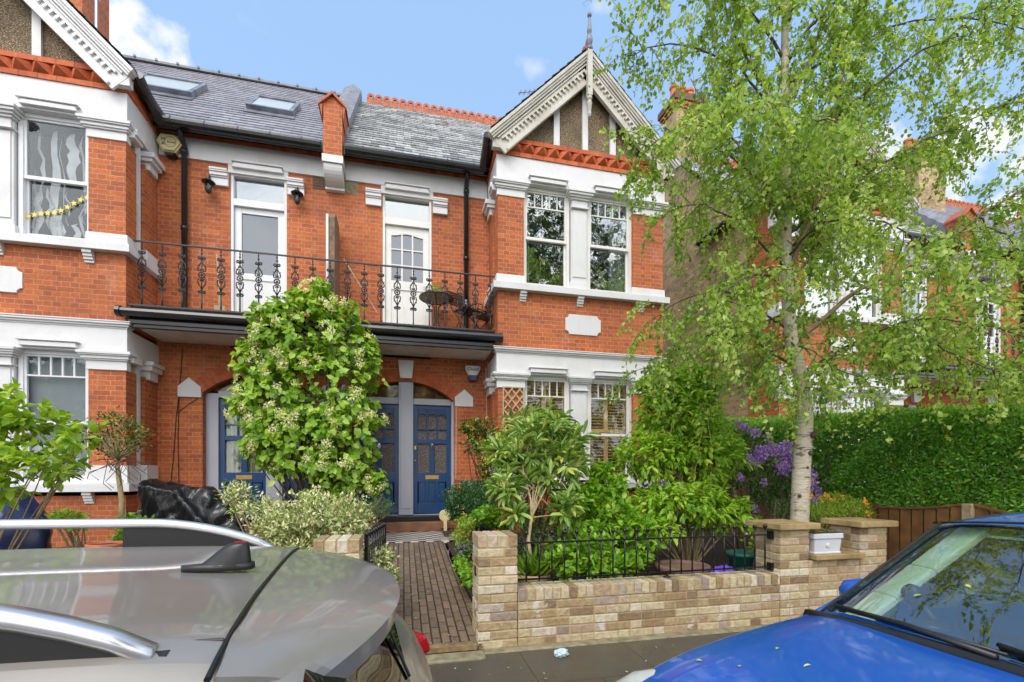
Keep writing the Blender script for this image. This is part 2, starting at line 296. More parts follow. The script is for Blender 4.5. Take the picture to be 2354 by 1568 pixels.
def ground_mats():
    N = NT('asphalt'); o = N.obj(); c = N.ramp(N.noise(120, 3), [(0.3, (0.03, 0.028, 0.025)), (0.7, (0.075, 0.07, 0.062))])
    N.l(c, N.b.inputs['Base Color']); N.b.inputs['Roughness'].default_value = 0.5; N.bump(N.noise(150, 2), 0.5, 0.004)
    N = NT('pavement'); o = N.obj()
    c = N.ramp(N.noise(90, 4), [(0.3, (0.045, 0.040, 0.033)), (0.65, (0.11, 0.095, 0.075)), (0.85, (0.20, 0.18, 0.15))])
    c = N.mix(N.ramp(N.noise(1.1, 6), [(0.4, (0, 0, 0)), (0.65, (0.6,)*3)]), c, (0.10, 0.075, 0.045))
    c = N.mix(N.ramp(N.noise(3, 6, rough=0.7), [(0.55, (0, 0, 0)), (0.7, (0.5,)*3)]), c, (0.055, 0.06, 0.02))
    N.l(c, N.b.inputs['Base Color'])
    N.l(N.ramp(N.noise(1.6, 4), [(0.35, (0.22,)*3), (0.65, (0.5,)*3)]), N.b.inputs['Roughness']); N.bump(N.noise(110, 3), 0.35, 0.003)
    uv = N.uv(); bt = N.n('TexBrick', offset=0.5); bt.inputs['Scale'].default_value = 1; bt.inputs['Brick Width'].default_value = 0.9; bt.inputs['Row Height'].default_value = 0.6; bt.inputs['Mortar Size'].default_value = 0.006
    N.l(uv, bt.inputs['Vector']); N.l(N.mix(N.ramp(bt.outputs['Fac'], [(0, (0, 0, 0)), (1, (0.7,)*3)]), c, (0.02, 0.02, 0.012)), N.b.inputs['Base Color'])
    N = NT('path_brick'); uv = N.uv(); b = N.n('TexBrick', offset=0.5); b.inputs['Scale'].default_value = 1
    b.inputs['Brick Width'].default_value = 0.215; b.inputs['Row Height'].default_value = 0.075; b.inputs['Mortar Size'].default_value = 0.007
    b.inputs['Color1'].default_value = (0.24, 0.165, 0.11, 1); b.inputs['Color2'].default_value = (0.15, 0.105, 0.075, 1); b.inputs['Mortar'].default_value = (0.040, 0.032, 0.024, 1)
    sw = N.n('Mapping'); sw.inputs['Rotation'].default_value = (0, 0, PI/2); N.l(uv, sw.inputs['Vector']); N.l(sw.outputs[0], b.inputs['Vector'])
    c = N.mix(0.6, b.outputs['Color'], N.ramp(N.noise(40, 4), [(0.3, (0.6,)*3), (0.7, (1.5,)*3)]), 'MULTIPLY')
    c = N.mix(N.ramp(N.noise(4, 6, rough=0.7), [(0.6, (0, 0, 0)), (0.7, (0.6,)*3)]), c, (0.09, 0.10, 0.02))
    N.l(c, N.b.inputs['Base Color']); N.b.inputs['Roughness'].default_value = 0.42; N.bump(b.outputs['Fac'], 0.8, -0.008)
    N = NT('sandy'); c = N.ramp(N.noise(14, 6), [(0.3, (0.13, 0.09, 0.04)), (0.7, (0.36, 0.25, 0.12))]); N.l(c, N.b.inputs['Base Color']); N.b.inputs['Roughness'].default_value = 0.6; N.bump(N.noise(60, 4), 0.5, 0.005)
    N = NT('kerb_stone'); c = N.ramp(N.noise(12, 6), [(0.3, (0.14, 0.12, 0.06)), (0.6, (0.30, 0.26, 0.16)), (0.8, (0.42, 0.33, 0.18))]); N.l(c, N.b.inputs['Base Color']); N.b.inputs['Roughness'].default_value = 0.7; N.bump(N.noise(60, 4), 0.5, 0.005)
    N = NT('checker_tile'); uv = N.uv(); ch = N.n('TexChecker', Scale=1/0.12); ch.inputs['Color1'].default_value = (0.015, 0.015, 0.016, 1); ch.inputs['Color2'].default_value = (0.78, 0.76, 0.70, 1)
    mo_ = N.n('Mapping'); mo_.inputs['Location'].default_value = (.013, .021, .05); N.l(uv, mo_.inputs['Vector']); N.l(mo_.outputs[0], ch.inputs['Vector']); c = N.mix(0.4, ch.outputs['Color'], N.ramp(N.noise(9, 5), [(0.3, (0.5,)*3), (0.7, (1.1,)*3)]), 'MULTIPLY'); N.l(c, N.b.inputs['Base Color']); N.b.inputs['Roughness'].default_value = 0.3
ground_mats()

def carpaint(name, col, rough, metal, coat=1.0, flake=0.0, dirt=0.0):
    N = NT(name); n = N.noise(3, 6, rough=0.7); c = np.array(col)
    cc = N.ramp(N.noise(2.5, 5), [(0.3, tuple(c*0.9)), (0.7, tuple(c*1.08))])
    cc = N.mix(N.ramp(N.noise(7, 8, N.scale(N.obj(), (0.6, 2.5, 1)), 0.75), [(0.58, (0, 0, 0)), (0.74, (dirt,)*3)]), cc, (0.42, 0.44, 0.46))
    N.l(cc, N.b.inputs['Base Color']); N.b.inputs['Metallic'].default_value = metal; N.b.inputs['Roughness'].default_value = rough
    N.b.inputs['Coat Weight'].default_value = coat
    N.l(N.ramp(n, [(0.35, (0.0,)*3), (0.7, (0.05,)*3)]), N.b.inputs['Coat Roughness'])
    # dried rain spots: fine relief in the clear coat
    bp = N.n('Bump', Strength=0.06, Distance=0.0015); N.l(N.noise(34, 5, rough=0.7), bp.inputs['Height']); N.l(bp.outputs[0], N.b.inputs['Coat Normal'])
carpaint('grey_car_paint', (0.275, 0.255, 0.225), 0.46, 0.25, 0.75, dirt=0.35)
carpaint('blue_car_paint', (0.003, 0.10, 0.50), 0.35, 0.15, 1.0, dirt=0.10)
simple('silver_rail', (0.62, 0.63, 0.66), 0.28, 0.8, var=0.05)
simple('car_seat', (0.05, 0.055, 0.055), 0.8)
simple('car_trim_pale', (0.60, 0.66, 0.54), 0.7, var=0.05)
simple('alloy', (0.45, 0.45, 0.47), 0.3, 0.9)
simple('red_lens', (0.42, 0.008, 0.01), 0.12, var=0.1)
simple('lamp_lens', (0.50, 0.50, 0.46), 0.12, var=0.15, nscale=12)
simple('plate_white', (0.75, 0.75, 0.72), 0.4)
def tarpm():
    N = NT('black_tarp'); n = N.noise(3.2, 5, N.scale(N.obj(), (1, 1, 0.6)), 0.6)
    N.b.inputs['Base Color'].default_value = (0.012, 0.012, 0.014, 1); N.b.inputs['Roughness'].default_value = 0.25; N.bump(n, 0.8, 0.05)
tarpm()
M = MATS

# ------------------------------------------------------------------ mesh building
class MB:
    """collects shapes, builds ONE mesh object; T maps the points (used to mirror a house)"""
    def __init__(s, T=None): s.v = []; s.f = []; s.m = []; s.r = []; s.T = T; s.cr = random.Random(len(MATS))
    def add(s, vs, fs, m=0, r=None):
        k = len(s.v)
        s.v += [s.T(v) if s.T else v for v in vs]
        for f in fs:
            s.f.append([k+i for i in f]); s.m.append(m); s.r.append(random.random() if r is None else r)
    def box(s, x0, x1, y0, y1, z0, z1, m=0, r=None, taper=0):
        if r is None: r = random.random()
        t = taper
        vs = [(x0, y0, z0), (x1, y0, z0), (x1, y1, z0), (x0, y1, z0), (x0+t, y0+t, z1), (x1-t, y0+t, z1), (x1-t, y1-t, z1), (x0+t, y1-t, z1)]
        s.add(vs, [(0, 3, 2, 1), (4, 5, 6, 7), (0, 1, 5, 4), (1, 2, 6, 5), (2, 3, 7, 6), (3, 0, 4, 7)], m, r)
    def obox(s, c, size, mat, m=0, r=None):
        if r is None: r = random.random()
        vs = []
        for sx, sy, sz in ((-1, -1, -1), (1, -1, -1), (1, 1, -1), (-1, 1, -1), (-1, -1, 1), (1, -1, 1), (1, 1, 1), (-1, 1, 1)):
            vs.append(tuple(Vector(c)+mat @ Vector((sx*size[0]/2, sy*size[1]/2, sz*size[2]/2))))
        s.add(vs, [(0, 3, 2, 1), (4, 5, 6, 7), (0, 1, 5, 4), (1, 2, 6, 5), (2, 3, 7, 6), (3, 0, 4, 7)], m, r)
    def beam(s, a, b, w, h, m=0, up=(0, 0, 1), r=None):           # box from a to b
        a, b = Vector(a), Vector(b); d = (b-a); L = d.length; d.normalize(); u = Vector(up)
        x = d.cross(u); x = x.normalized() if x.length > 1e-4 else Vector((1, 0, 0)); z = x.cross(d)
        s.obox((a+b)/2, (w, L, h), Matrix((x, d, z)).transposed(), m, r)
    def prism(s, poly, y0, y1, m=0, axis='y', r=None):              # polygon (a,b) extruded along an axis
        def P(a, b, c): return {'y': (a, c, b), 'x': (c, a, b), 'z': (a, b, c)}[axis]
        n = len(poly); vs = [P(a, b, y0) for a, b in poly]+[P(a, b, y1) for a, b in poly]
        fs = [tuple(range(n)), tuple(range(2*n-1, n-1, -1))]+[(i, n+i, n+(i+1) % n, (i+1) % n) for i in range(n)]
        s.add(vs, fs, m, random.random() if r is None else r)
    def tube(s, pts, rad, n=8, m=0, cap=True, r=None):
        pts = [Vector(p) for p in pts]; k = len(pts)
        if isinstance(rad, (int, float)): rad = [rad]*k
        if r is None: r = random.random()
        vs = []; d0 = (pts[1]-pts[0]).normalized(); ref = Vector((0, 0, 1)) if abs(d0.z) < 0.9 else Vector((1, 0, 0))
        x = d0.cross(ref).normalized()
        for i, p in enumerate(pts):
            d = (pts[min(i+1, k-1)]-pts[max(i-1, 0)])
            d = d.normalized() if d.length > 1e-9 else d0
            x = x-d*x.dot(d); x = x.normalized() if x.length > 1e-6 else d.orthogonal().normalized(); y = d.cross(x)
            for j in range(n):
                a = 2*PI*j/n; vs.append(tuple(p+(x*math.cos(a)+y*math.sin(a))*rad[i]))
        fs = [(i*n+j, i*n+(j+1) % n, (i+1)*n+(j+1) % n, (i+1)*n+j) for i in range(k-1) for j in range(n)]
        if cap: fs += [tuple(range(n-1, -1, -1)), tuple((k-1)*n+j for j in range(n))]
        s.add(vs, fs, m, r)
    def lathe(s, c, prof, n=16, m=0, axis='z', r=None, cap=True):
        vs = []; k = len(prof)
        for rr, z in prof:
            for j in range(n):
                a = 2*PI*j/n; p = (rr*math.cos(a), rr*math.sin(a), z)
                p = {'z': p, 'y': (p[0], p[2], p[1]), 'x': (p[2], p[0], p[1])}[axis]
                vs.append((c[0]+p[0], c[1]+p[1], c[2]+p[2]))
        fs = [(i*n+j, i*n+(j+1) % n, (i+1)*n+(j+1) % n, (i+1)*n+j) for i in range(k-1) for j in range(n)]
        if cap: fs += [tuple(range(n-1, -1, -1)), tuple((k-1)*n+j for j in range(n))]
        s.add(vs, fs, m, random.random() if r is None else r)
    def ball(s, c, rad, n=10, m=0):
        s.lathe(c, [(rad*math.sin(PI*i/6)+1e-4, -rad*math.cos(PI*i/6)) for i in range(7)], n, m)
    def ring(s, c, R0, rad, normal='y', n=14, k=6, m=0, a0=0, a1=2*PI):
        pts = []
        for i in range(n+1):
            a = a0+(a1-a0)*i/n; q = (R0*math.cos(a), R0*math.sin(a))
            pts.append({'y': (c[0]+q[0], c[1], c[2]+q[1]), 'x': (c[0], c[1]+q[0], c[2]+q[1]), 'z': (c[0]+q[0], c[1]+q[1], c[2])}[normal])
        s.tube(pts, rad, k, m, cap=False)
    def build(s, name, mats, parent=None, smooth=False, bevel=0, recalc=True, label=None):
        me = bpy.data.meshes.new(name); off = Vector((0, 0, 0)); p = parent
        while p is not None:
            if not p.get('_l'): off += p.location
            p = p.parent
        V = np.array(s.v, dtype=np.float64)-np.array(off)
        me.from_pydata(V.tolist(), [], s.f)
        for m_ in (mats if isinstance(mats, (list, tuple)) else [mats]): me.materials.append(M[m_])
        me.polygons.foreach_set('material_index', s.m)
        if recalc:
            b = bmesh.new(); b.from_mesh(me); bmesh.ops.recalc_face_normals(b, faces=b.faces)
            b.to_mesh(me); b.free()
        at_ = me.attributes.new('rnd', 'FLOAT', 'FACE'); at_.data.foreach_set('value', s.r)
        boxuv(me, off)
        if smooth: me.polygons.foreach_set('use_smooth', [True]*len(me.polygons))
        o = bpy.data.objects.new(name, me); C.objects.link(o)
        if parent is not None: o.parent = parent
        if bevel:
            bv = o.modifiers.new('bevel', 'BEVEL'); bv.width = bevel; bv.segments = 2; bv.limit_method = 'ANGLE'; bv.angle_limit = R(40)
        if smooth == 'auto':
            pass
        if label: o['label'] = label
        return o

def boxuv(me, off):
    n = len(me.polygons)
    if n == 0: return
    nv = len(me.vertices); co = np.zeros(nv*3); me.vertices.foreach_get('co', co); co = co.reshape(-1, 3)+np.array(off)
    nr = np.zeros(n*3); me.polygons.foreach_get('normal', nr); nr = nr.reshape(-1, 3)
    tot = np.zeros(n, dtype=int); me.polygons.foreach_get('loop_total', tot)
    nl = len(me.loops); vi = np.zeros(nl, dtype=int); me.loops.foreach_get('vertex_index', vi)
    N_ = np.repeat(nr, tot, axis=0); P = co[vi]
    ua = np.stack([-N_[:, 1], N_[:, 0], np.zeros(nl)], 1); ln = np.linalg.norm(ua, axis=1)
    flat = ln < 0.15; ua[flat] = (1, 0, 0); ln[flat] = 1; ua /= ln[:, None]
    N2 = N_.copy(); N2[flat] = (0, 0, 1)
    sgn = np.where(ua[:, 0]+ua[:, 1]*0.5 < 0, -1.0, 1.0); ua *= sgn[:, None]
    va = np.cross(N2, ua); va *= np.where((va[:, 2]+va[:, 1]*0.01) < 0, -1.0, 1.0)[:, None]
    uv = np.stack([(P*ua).sum(1), (P*va).sum(1)], 1)
    l = me.uv_layers.new(name='UVMap'); l.data.foreach_set('uv', uv.ravel())

def thing(name, label, cat, loc=(0, 0, 0), rz=0.0, group=None, local=False):
    o = bpy.data.objects.new(name, None); C.objects.link(o); o.empty_display_size = 0.1
    o.location = loc; o.rotation_euler = (0, 0, rz); o['label'] = label; o['category'] = cat
    if group: o['group'] = group
    if local: o['_l'] = 1
    return o
def tag(o, label=None, cat=None, group=None, kind=None):
    if label: o['label'] = label
    if cat: o['category'] = cat
    if group: o['group'] = group
    if kind: o['kind'] = kind
    return o
def copy_tree(o, parent=None):
    c = o.copy(); C.objects.link(c); c.parent = parent
    for ch in [x for x in bpy.data.objects if x.parent == o]: copy_tree(ch, c)
    return c
def text_mb(mb, txt, size, place, m=0, depth=0.003):
    """letters as thin extruded shapes; place maps (x, y, z) of the text plane to world"""
    cu = bpy.data.curves.new('t', 'FONT'); cu.body = txt; cu.size = size; cu.extrude = depth; cu.align_x = 'CENTER'; cu.align_y = 'CENTER'; cu.resolution_u = 3
    o = bpy.data.objects.new('t', cu); C.objects.link(o); dg = bpy.context.evaluated_depsgraph_get(); dg.update()
    me = bpy.data.meshes.new_from_object(o.evaluated_get(dg))
    mb.add([tuple(place(v.co.x, v.co.y, v.co.z)) for v in me.vertices], [tuple(p.vertices) for p in me.polygons], m)
    bpy.data.objects.remove(o); bpy.data.meshes.remove(me); bpy.data.curves.remove(cu)
# ------------------------------------------------------------------ setting
def ground_h(X, Y):                      # pavement level 0, gardens rise to the house
    return 0.06+max(0, min(1, (Y-4.0)/4.5))*0.36
g = MB(); g.add([(-200, -200, -0.30), (260, -200, -0.30), (260, 260, -0.30), (-200, 260, -0.30)], [(0, 1, 2, 3)])
tag(g.build('ground', 'soil'), kind='structure')
g = MB(); g.add([(-60, -5.2, -0.20), (60, -5.2, -0.20), (60, 2.44, -0.20), (-60, 2.44, -0.20)], [(0, 1, 2, 3)])
tag(g.build('road', 'asphalt'), kind='structure')
g = MB(); g.box(-60, 60, 2.56, 3.62, -0.3, 0.0); g.box(-60, 60, -7.2, -5.32, -0.3, 0.0)
tag(g.build('pavement', 'pavement'), kind='structure')
g = MB()
for k in range(-60, 60): g.box(k*0.915, k*0.915+0.905, 2.42, 2.556, -0.3, 0.003); g.box(k*0.915, k*0.915+0.905, -5.316, -5.18, -0.3, 0.003)
tag(g.build('kerb', 'kerb_stone', bevel=0.012), kind='structure')
# edging strip and sandy mortar at the foot of the garden wall, and the patched path mouth
g = MB(); rr = random.Random(4)
g.box(-1.6, 0.62, 3.50, 3.66, -0.05, 0.018); g.box(0.62, 4.9, 3.60, 3.72, -0.05, 0.010)
tag(g.build('edging_strip', 'kerb_stone', bevel=0.01), kind='structure')
g = MB(); N_ = 26
pts = [(-0.33, 3.663), (0.575, 3.663), (0.575, 4.20)]+[(0.575-0.905*i/12, 4.20-0.25*abs(math.sin(i*0.9))-0.12*(i/12)) for i in range(1, 12)]+[(-0.33, 3.95)]
g.prism([(a, b) for a, b in pts], 0.02, 0.058, axis='z')
tag(g.build('path_mouth', 'sandy'), kind='structure')
# brick path rising to the doors, with a tiled landing
g = MB(); Y0, Y1 = 3.665, 7.45
def pz(Y): return 0.05+(Y-Y0)/(Y1-Y0)*0.32
for i in range(10):
    a, b = Y0+(Y1-Y0)*i/10, Y0+(Y1-Y0)*(i+1)/10
    g.add([(-0.45, a, pz(a)), (0.62, a, pz(a)), (0.62, b, pz(b)), (-0.45, b, pz(b))], [(0, 1, 2, 3)])
g.box(0.62, 0.67, 4.05, 7.4, 0.0, 0.14)
tag(g.build('path', 'path_brick', recalc=False), kind='structure')
g = MB(); g.box(-0.75, 1.15, 7.45, 8.83, 0.1, 0.385)
tag(g.build('tiled_landing', 'checker_tile'), kind='structure')
g = MB(); g.box(-0.95, 1.0, 8.70, 9.02, 0.385, 0.56, 0); g.box(-0.93, 0.98, 8.90, 9.3, 0.56, 0.66, 1)
tag(g.build('door_step', ['stone_step', 'black_gap'], bevel=0.01), kind='structure')
g = MB(); g.box(-3.6, -2.0, 8.6, 9.02, 0.2, 0.56, 0); g.box(-4.0, -1.6, 7.3, 8.6, 0.1, 0.40, 0)
tag(g.build('side_path', 'stone_step'), kind='structure')
g = MB()
for a, b in ((-9.0, -0.45), (0.67, 9.2), (9.2, 30), (-30, -9.0)):
    ys = [4.02, 5, 6, 7, 8.0, 8.6, 9.2]; n = len(ys)
    xs = np.linspace(a, b, 24)
    vs = [(x, y, ground_h(x, y)+0.03*math.sin(x*5+y*3)*math.cos(y*4)) for y in ys for x in xs]
    g.add(vs, [(j*24+i, j*24+i+1, (j+1)*24+i+1, (j+1)*24+i) for j in range(n-1) for i in range(23)])
tag(g.build('garden_soil', 'soil'), kind='structure')

# ------------------------------------------------------------------ houses
YB, YM = 8.1, 9.0           # bay front, main wall

def sash(T, par, x0, x1, z0, z1, Y, style, glassm='window_glass', fr='sash_paint', side=False, rng=None):
    """a sash window in the plane Y (or, side=True, in a plane of constant x with x0,x1 meaning y0,y1 and Y meaning x)"""
    def mk(): return MB(T)
    def bx(mb, a0, a1, d0, d1, b0, b1, m=0):
        if side: mb.box(Y+d0, Y+d1, a0, a1, b0, b1, m)
        else: mb.box(a0, a1, Y+d0, Y+d1, b0, b1, m)
    f = mk(); w = 0.055
    bx(f, x0, x0+w, 0.05, 0.16, z0, z1); bx(f, x1-w, x1, 0.05, 0.16, z0, z1)
    bx(f, x0+w, x1-w, 0.05, 0.16, z1-w, z1); bx(f, x0+w, x1-w, 0.04, 0.17, z0, z0+0.06)
    fo = f.build('window', fr, par)
    b = mk(); a0, a1 = x0+w, x1-w; zb, zt = z0+0.06, z1-w; zm = (zb+zt)/2 if style != 'low' else zb+(zt-zb)*0.46
    s_ = 0.032
    bx(b, a0, a0+s_, 0.07, 0.11, zm, zt); bx(b, a1-s_, a1, 0.07, 0.11, zm, zt); bx(b, a0+s_, a1-s_, 0.07, 0.11, zt-s_, zt)
    bx(b, a0, a1, 0.065, 0.115, zm-0.03, zm+0.02)
    bx(b, a0, a0+s_, 0.115, 0.15, zb, zm-0.03); bx(b, a1-s_, a1, 0.115, 0.15, zb, zm-0.03); bx(b, a0+s_, a1-s_, 0.115, 0.15, zb, zb+0.06)
    if style in ('top5', 'low'):
        zh = zt-0.28 if style == 'top5' else zt-0.30
        bx(b, a0+s_, a1-s_, 0.075, 0.105, zh-0.022, zh)
        for k in range(1, 5):
            x = a0+s_+(a1-a0-2*s_)*k/5; bx(b, x-0.011, x+0.011, 0.075, 0.105, zh, zt-s_)
    b.build('sash', fr, fo)
    gl = mk(); bx(gl, a0+s_, a1-s_, 0.09, 0.094, zm+0.02, zt-s_); bx(gl, a0+s_, a1-s_, 0.13, 0.134, zb+0.06, zm-0.03); gl.build('pane', glassm, fo)
    return fo

def moulding(mb, x0, x1, Y, z0, steps, m=0, ends=True):
    """stack of slabs stepping outwards: steps = [(height, projection)]; ends: also past x0 and x1"""
    z = z0
    for h, p in steps:
        e = p if ends else 0
        mb.box(x0-e, x1+e, Y-p, Y+0.1, z, z+h, m); z += h

def make_house(name, label, ox, s, o):
    """o: option dict. local x runs outward from the party line; s=-1 mirrors"""
    T = lambda v: (ox+s*v[0], v[1], v[2])
    H = thing(name, label, 'house', (ox+s*3.1, 9.0, 0.3))
    nb = lambda: MB(T)
    # --- brick walls
    w = nb(); d0, d1 = 0.83, 1.74
    ac, ah, asp, rise = 1.26, 0.915, 2.86, 0.36      # arch centre, half width, springing, rise
    Rr = (ah*ah+rise*rise)/(2*rise); zc = asp+rise-Rr
    w.box(0, d0, YM, YM+0.3, 3.66, 7.3); w.box(d1, 2.86, YM, YM+0.3, 3.66, 7.3); w.box(d0, d1, YM, YM+0.3, 6.75, 7.3)
    w.box(0, ac-ah, YM, YM+0.25, 0, 3.66); w.box(ac+ah, 2.86, YM, YM+0.25, 0, 3.66)
    n = 18; arc = [(ac+Rr*math.sin(t), zc+Rr*math.cos(t)) for t in np.linspace(-math.asin(ah/Rr), math.asin(ah/Rr), n+1)]
    for (xa, za), (xb, zb) in zip(arc[:-1], arc[1:]):
        w.add([(xa, YM, za), (xb, YM, zb), (xb, YM, 3.66), (xa, YM, 3.66), (xa, YM+.25, za), (xb, YM+.25, zb), (xb, YM+.25, 3.66), (xa, YM+.25, 3.66)],
              [(0, 1, 2, 3), (0, 4, 5, 1), (4, 7, 6, 5)])
    # bay
    P0, P1, Wn = (2.86, 3.34), (5.51, 6.15), [(3.34, 4.24), (4.60, 5.51)]
    for a, b in (P0, P1):
        w.box(a, b, YB, YB+0.28, 4.94, 6.46); w.box(a, b, YB, YB+0.28, 1.45, 3.02)
    w.box(2.86, 6.15, YB, YB+0.28, 3.72, 4.75); w.box(2.86, 6.15, YB, YB+0.28, 0, 1.12)
    w.box(2.862, 3.1, YB+0.28, YM, 3.70, 4.75); w.box(2.862, 3.1, YB+0.28, YM, 0, 1.12)
    for z0, z1 in ((4.94, 6.46), (1.45, 3.02)): w.box(2.863, 3.1, 8.62, YM, z0, z1)
    # outer end wall and back
    w.box(6.0, 6.148, YB+0.28, YM, 0, 7.3, 0 if not o.get('stock_end') else 1); w.box(5.9, 6.146, YM, 14.6, 0, 7.35, 1)
    w.prism([(9.0, 7.35), (14.6, 7.35), (12.0, 10.6)], 5.9, 6.146, 1, axis='x')
    w.box(0, 6.14, 14.6, 14.9, 0, 7.3, 1)
    wall = w.build('wall', ['red_brick', 'stock_brick'], H)
    a_ = nb(); NV = 34
    for ring_, (r0, r1) in enumerate(((Rr+0.002, Rr+0.112), (Rr+0.12, Rr+0.232))):
        tmax = math.asin(ah/Rr)+0.02
        for k in range(NV):
            t0 = -tmax+2*tmax*(k+0.06)/NV; t1 = -tmax+2*tmax*(k+0.94)/NV
            q = [(ac+r*math.sin(t), zc+r*math.cos(t)) for r, t in ((r0, t0), (r0, t1), (r1, t1), (r1, t0))]
            a_.prism(q, YM-0.006, YM+0.05)
    a_.build('arch', 'arch_brick', wall)
    # --- doors in the arch recess
    front_doors(T, H, o, ac, ah, asp, Rr, zc)
    # --- upper door to the balcony
    balcony_door(T, H, o, d0, d1)
    # --- white render: frieze, capitals, hoods, sills, plaque
    f = nb()
    f.box(2.86-0.03, 6.15+0.02, YB-0.03, YB+0.29, 6.72, 7.17); f.box(2.862-0.03, 3.1, YB+0.29, YM, 6.72, 7.17)
    f.box(0.17, 2.82, YM-0.035, YM+0.1, 6.87, 7.22)
    f.box(d0-0.03, d1+0.03, YM-0.034, YM+0.1, 6.72, 6.868)
    for a, b in (P0, P1): moulding(f, a, b, YB, 6.45, [(0.125, 0.018), (0.025, 0.045), (0.045, 0.065), (0.022, 0.090), (0.045, 0.105)])
    moulding(f, 4.28, 4.56, YB-0.005, 6.40, [(0.03, 0.035), (0.12, 0.01), (0.035, 0.04), (0.035, 0.07), (0.04, 0.10), (0.05, 0.12)])
    for y0 in (YB+0.02,): f.box(2.86-0.10, 2.9, YB+0.02, 8.36, 6.55, 6.71); f.box(2.86-0.13, 2.9, YB+0.03, 8.37, 6.60, 6.69)
    f.box(2.86-0.05, 2.95, 8.66, 8.92, 6.40, 6.52); f.box(2.86-0.10, 2.95, 8.62, 8.95, 6.52, 6.58); f.box(2.86-0.14, 2.95, 8.60, 8.97, 6.58, 6.66)
    for a, b in Wn:                                       # window hoods with splayed ends
        for k, (h, p, e) in enumerate([(0.065, 0.085, 0.0), (0.012, 0.075, 0.01), (0.022, 0.105, 0.03)]):
            z = 6.75+sum((0.065, 0.012, 0.022)[:k]); f.prism([(a+0.10-e, z), (b-0.10+e, z), (b-0.12+e, z+h), (a+0.12-e, z+h)], YB-p, YB-0.02)
    for a, b in ((d0-0.30, d0-0.02), (d1+0.02, d1+0.30)):   # brackets beside the balcony door
        moulding(f, a, b, YM, 6.46, [(0.13, 0.055), (0.025, 0.075), (0.055, 0.095), (0.025, 0.115), (0.035, 0.125)], ends=False)
    for k, (h, p) in enumerate([(0.075, 0.09), (0.012, 0.08), (0.022, 0.115)]):
        z = 6.80+(0, .075, .087)[k]; f.prism([(d0+0.04, z), (d1-0.04, z), (d1-0.07, z+h), (d0+0.07, z+h)], YM-p, YM-.03)
    # centre pilaster and reveals
    for z0, z1 in ((4.88, 6.40), (1.34, 3.00)):
        f.box(4.26, 4.58, YB+0.02, YB+0.24, z0, z1+0.3); f.box(4.235, 4.60, YB+0.00, YB+0.24, z0, z0+0.16)
        f.box(4.29, 4.55, YB+0.005, YB+0.02, z0+0.25, z1-0.02)
        f.box(2.863, 3.1, 8.36, 8.40, z0, z1+0.3, 0)
    for z0 in (4.75, 1.18):                               # sill slabs, blocks and brackets
        zt = z0+0.12
        f.box(2.86-0.10, 6.15+0.08, YB-0.12, YB+0.30, z0, zt); f.box(2.86-0.10, 3.1, YB+0.30, YM-0.02, z0, zt)
        for a, b in (P0, P1): f.box(a-0.035, b+0.03, YB-0.03, YB+0.29, zt+0.001, zt+0.17+ (0.1 if z0 < 2 else 0), taper=0.006)
        f.box(2.86-0.035, 3.1, YB+0.291, 8.36, zt+0.001, zt+0.17); f.box(2.86-0.04, 3.1, 8.60, 8.96, zt+0.001, zt+0.19+ (0.1 if z0 < 2 else 0))
        for x in (3.32, 4.42, 5.66):
            for k, (d, h) in enumerate(((0.09, 0.05), (0.065, 0.045), (0.045, 0.04), (0.02, 0.04))):
                f.box(x-0.06, x+0.06, YB-d, YB+0.01, z0-sum((0.05, 0.045, 0.04, 0.04)[:k+1]), z0-sum((0.05, 0.045, 0.04, 0.04)[:k])-0.001)
    # ground floor frieze and string course
    f.box(2.86-0.03, 6.15+0.02, YB-0.03, YB+0.29, 3.26, 3.62); f.box(2.832, 3.1, YB+0.29, YM, 3.26, 3.62)
    moulding(f, 2.86, 6.15, YB, 3.62, [(0.025, 0.04), (0.03, 0.065), (0.03, 0.09), (0.02, 0.10)])
    for a, b in (P0, P1): moulding(f, a, b, YB, 3.00, [(0.135, 0.02), (0.022, 0.045), (0.045, 0.065), (0.02, 0.09), (0.045, 0.105)])
    moulding(f, 4.28, 4.56, YB-0.005, 3.00, [(0.025, 0.035), (0.10, 0.01), (0.03, 0.04), (0.03, 0.07), (0.03, 0.09), (0.045, 0.11)])
    f.box(2.86-0.05, 2.95, 8.66, 8.93, 2.98, 3.12); f.box(2.86-0.10, 2.95, 8.62, 8.96, 3.12, 3.20); f.box(2.86-0.13, 2.95, 8.60, 8.97, 3.20, 3.27)
    f.box(2.86-0.09, 2.95, YB+0.02, 8.37, 3.13, 3.25)
    for a, b in Wn:
        for k, (h, p, e) in enumerate([(0.065, 0.085, 0.0), (0.012, 0.075, 0.01), (0.022, 0.105, 0.03)]):
            z = 3.29+sum((0.065, 0.012, 0.022)[:k]); f.prism([(a+0.10-e, z), (b-0.10+e, z), (b-0.12+e, z+h), (a+0.12-e, z+h)], YB-p, YB-0.02)
    f.build('render_trim', 'white_paint', H, bevel=0.006)
    # plaque with scooped corners
    p = nb(); cx_, cz_, hw, hh, q = 4.485, 4.235, 0.35, 0.185, 0.07
    poly = []
    for sx, sz, a0 in ((1, 1, PI), (-1, 1, 1.5*PI), (-1, -1, 0), (1, -1, 0.5*PI)):
        for k in range(5):
            a = a0+0.5*PI*(1-k/4); poly.append((cx_+sx*hw+q*math.cos(a), cz_+sz*hh+q*math.sin(a)))
    p.prism(poly, YB-0.02, YB+0.01); p.build('plaque', 'white_paint', H, bevel=0.004)
    # springer stones and keystone
    k_ = nb()
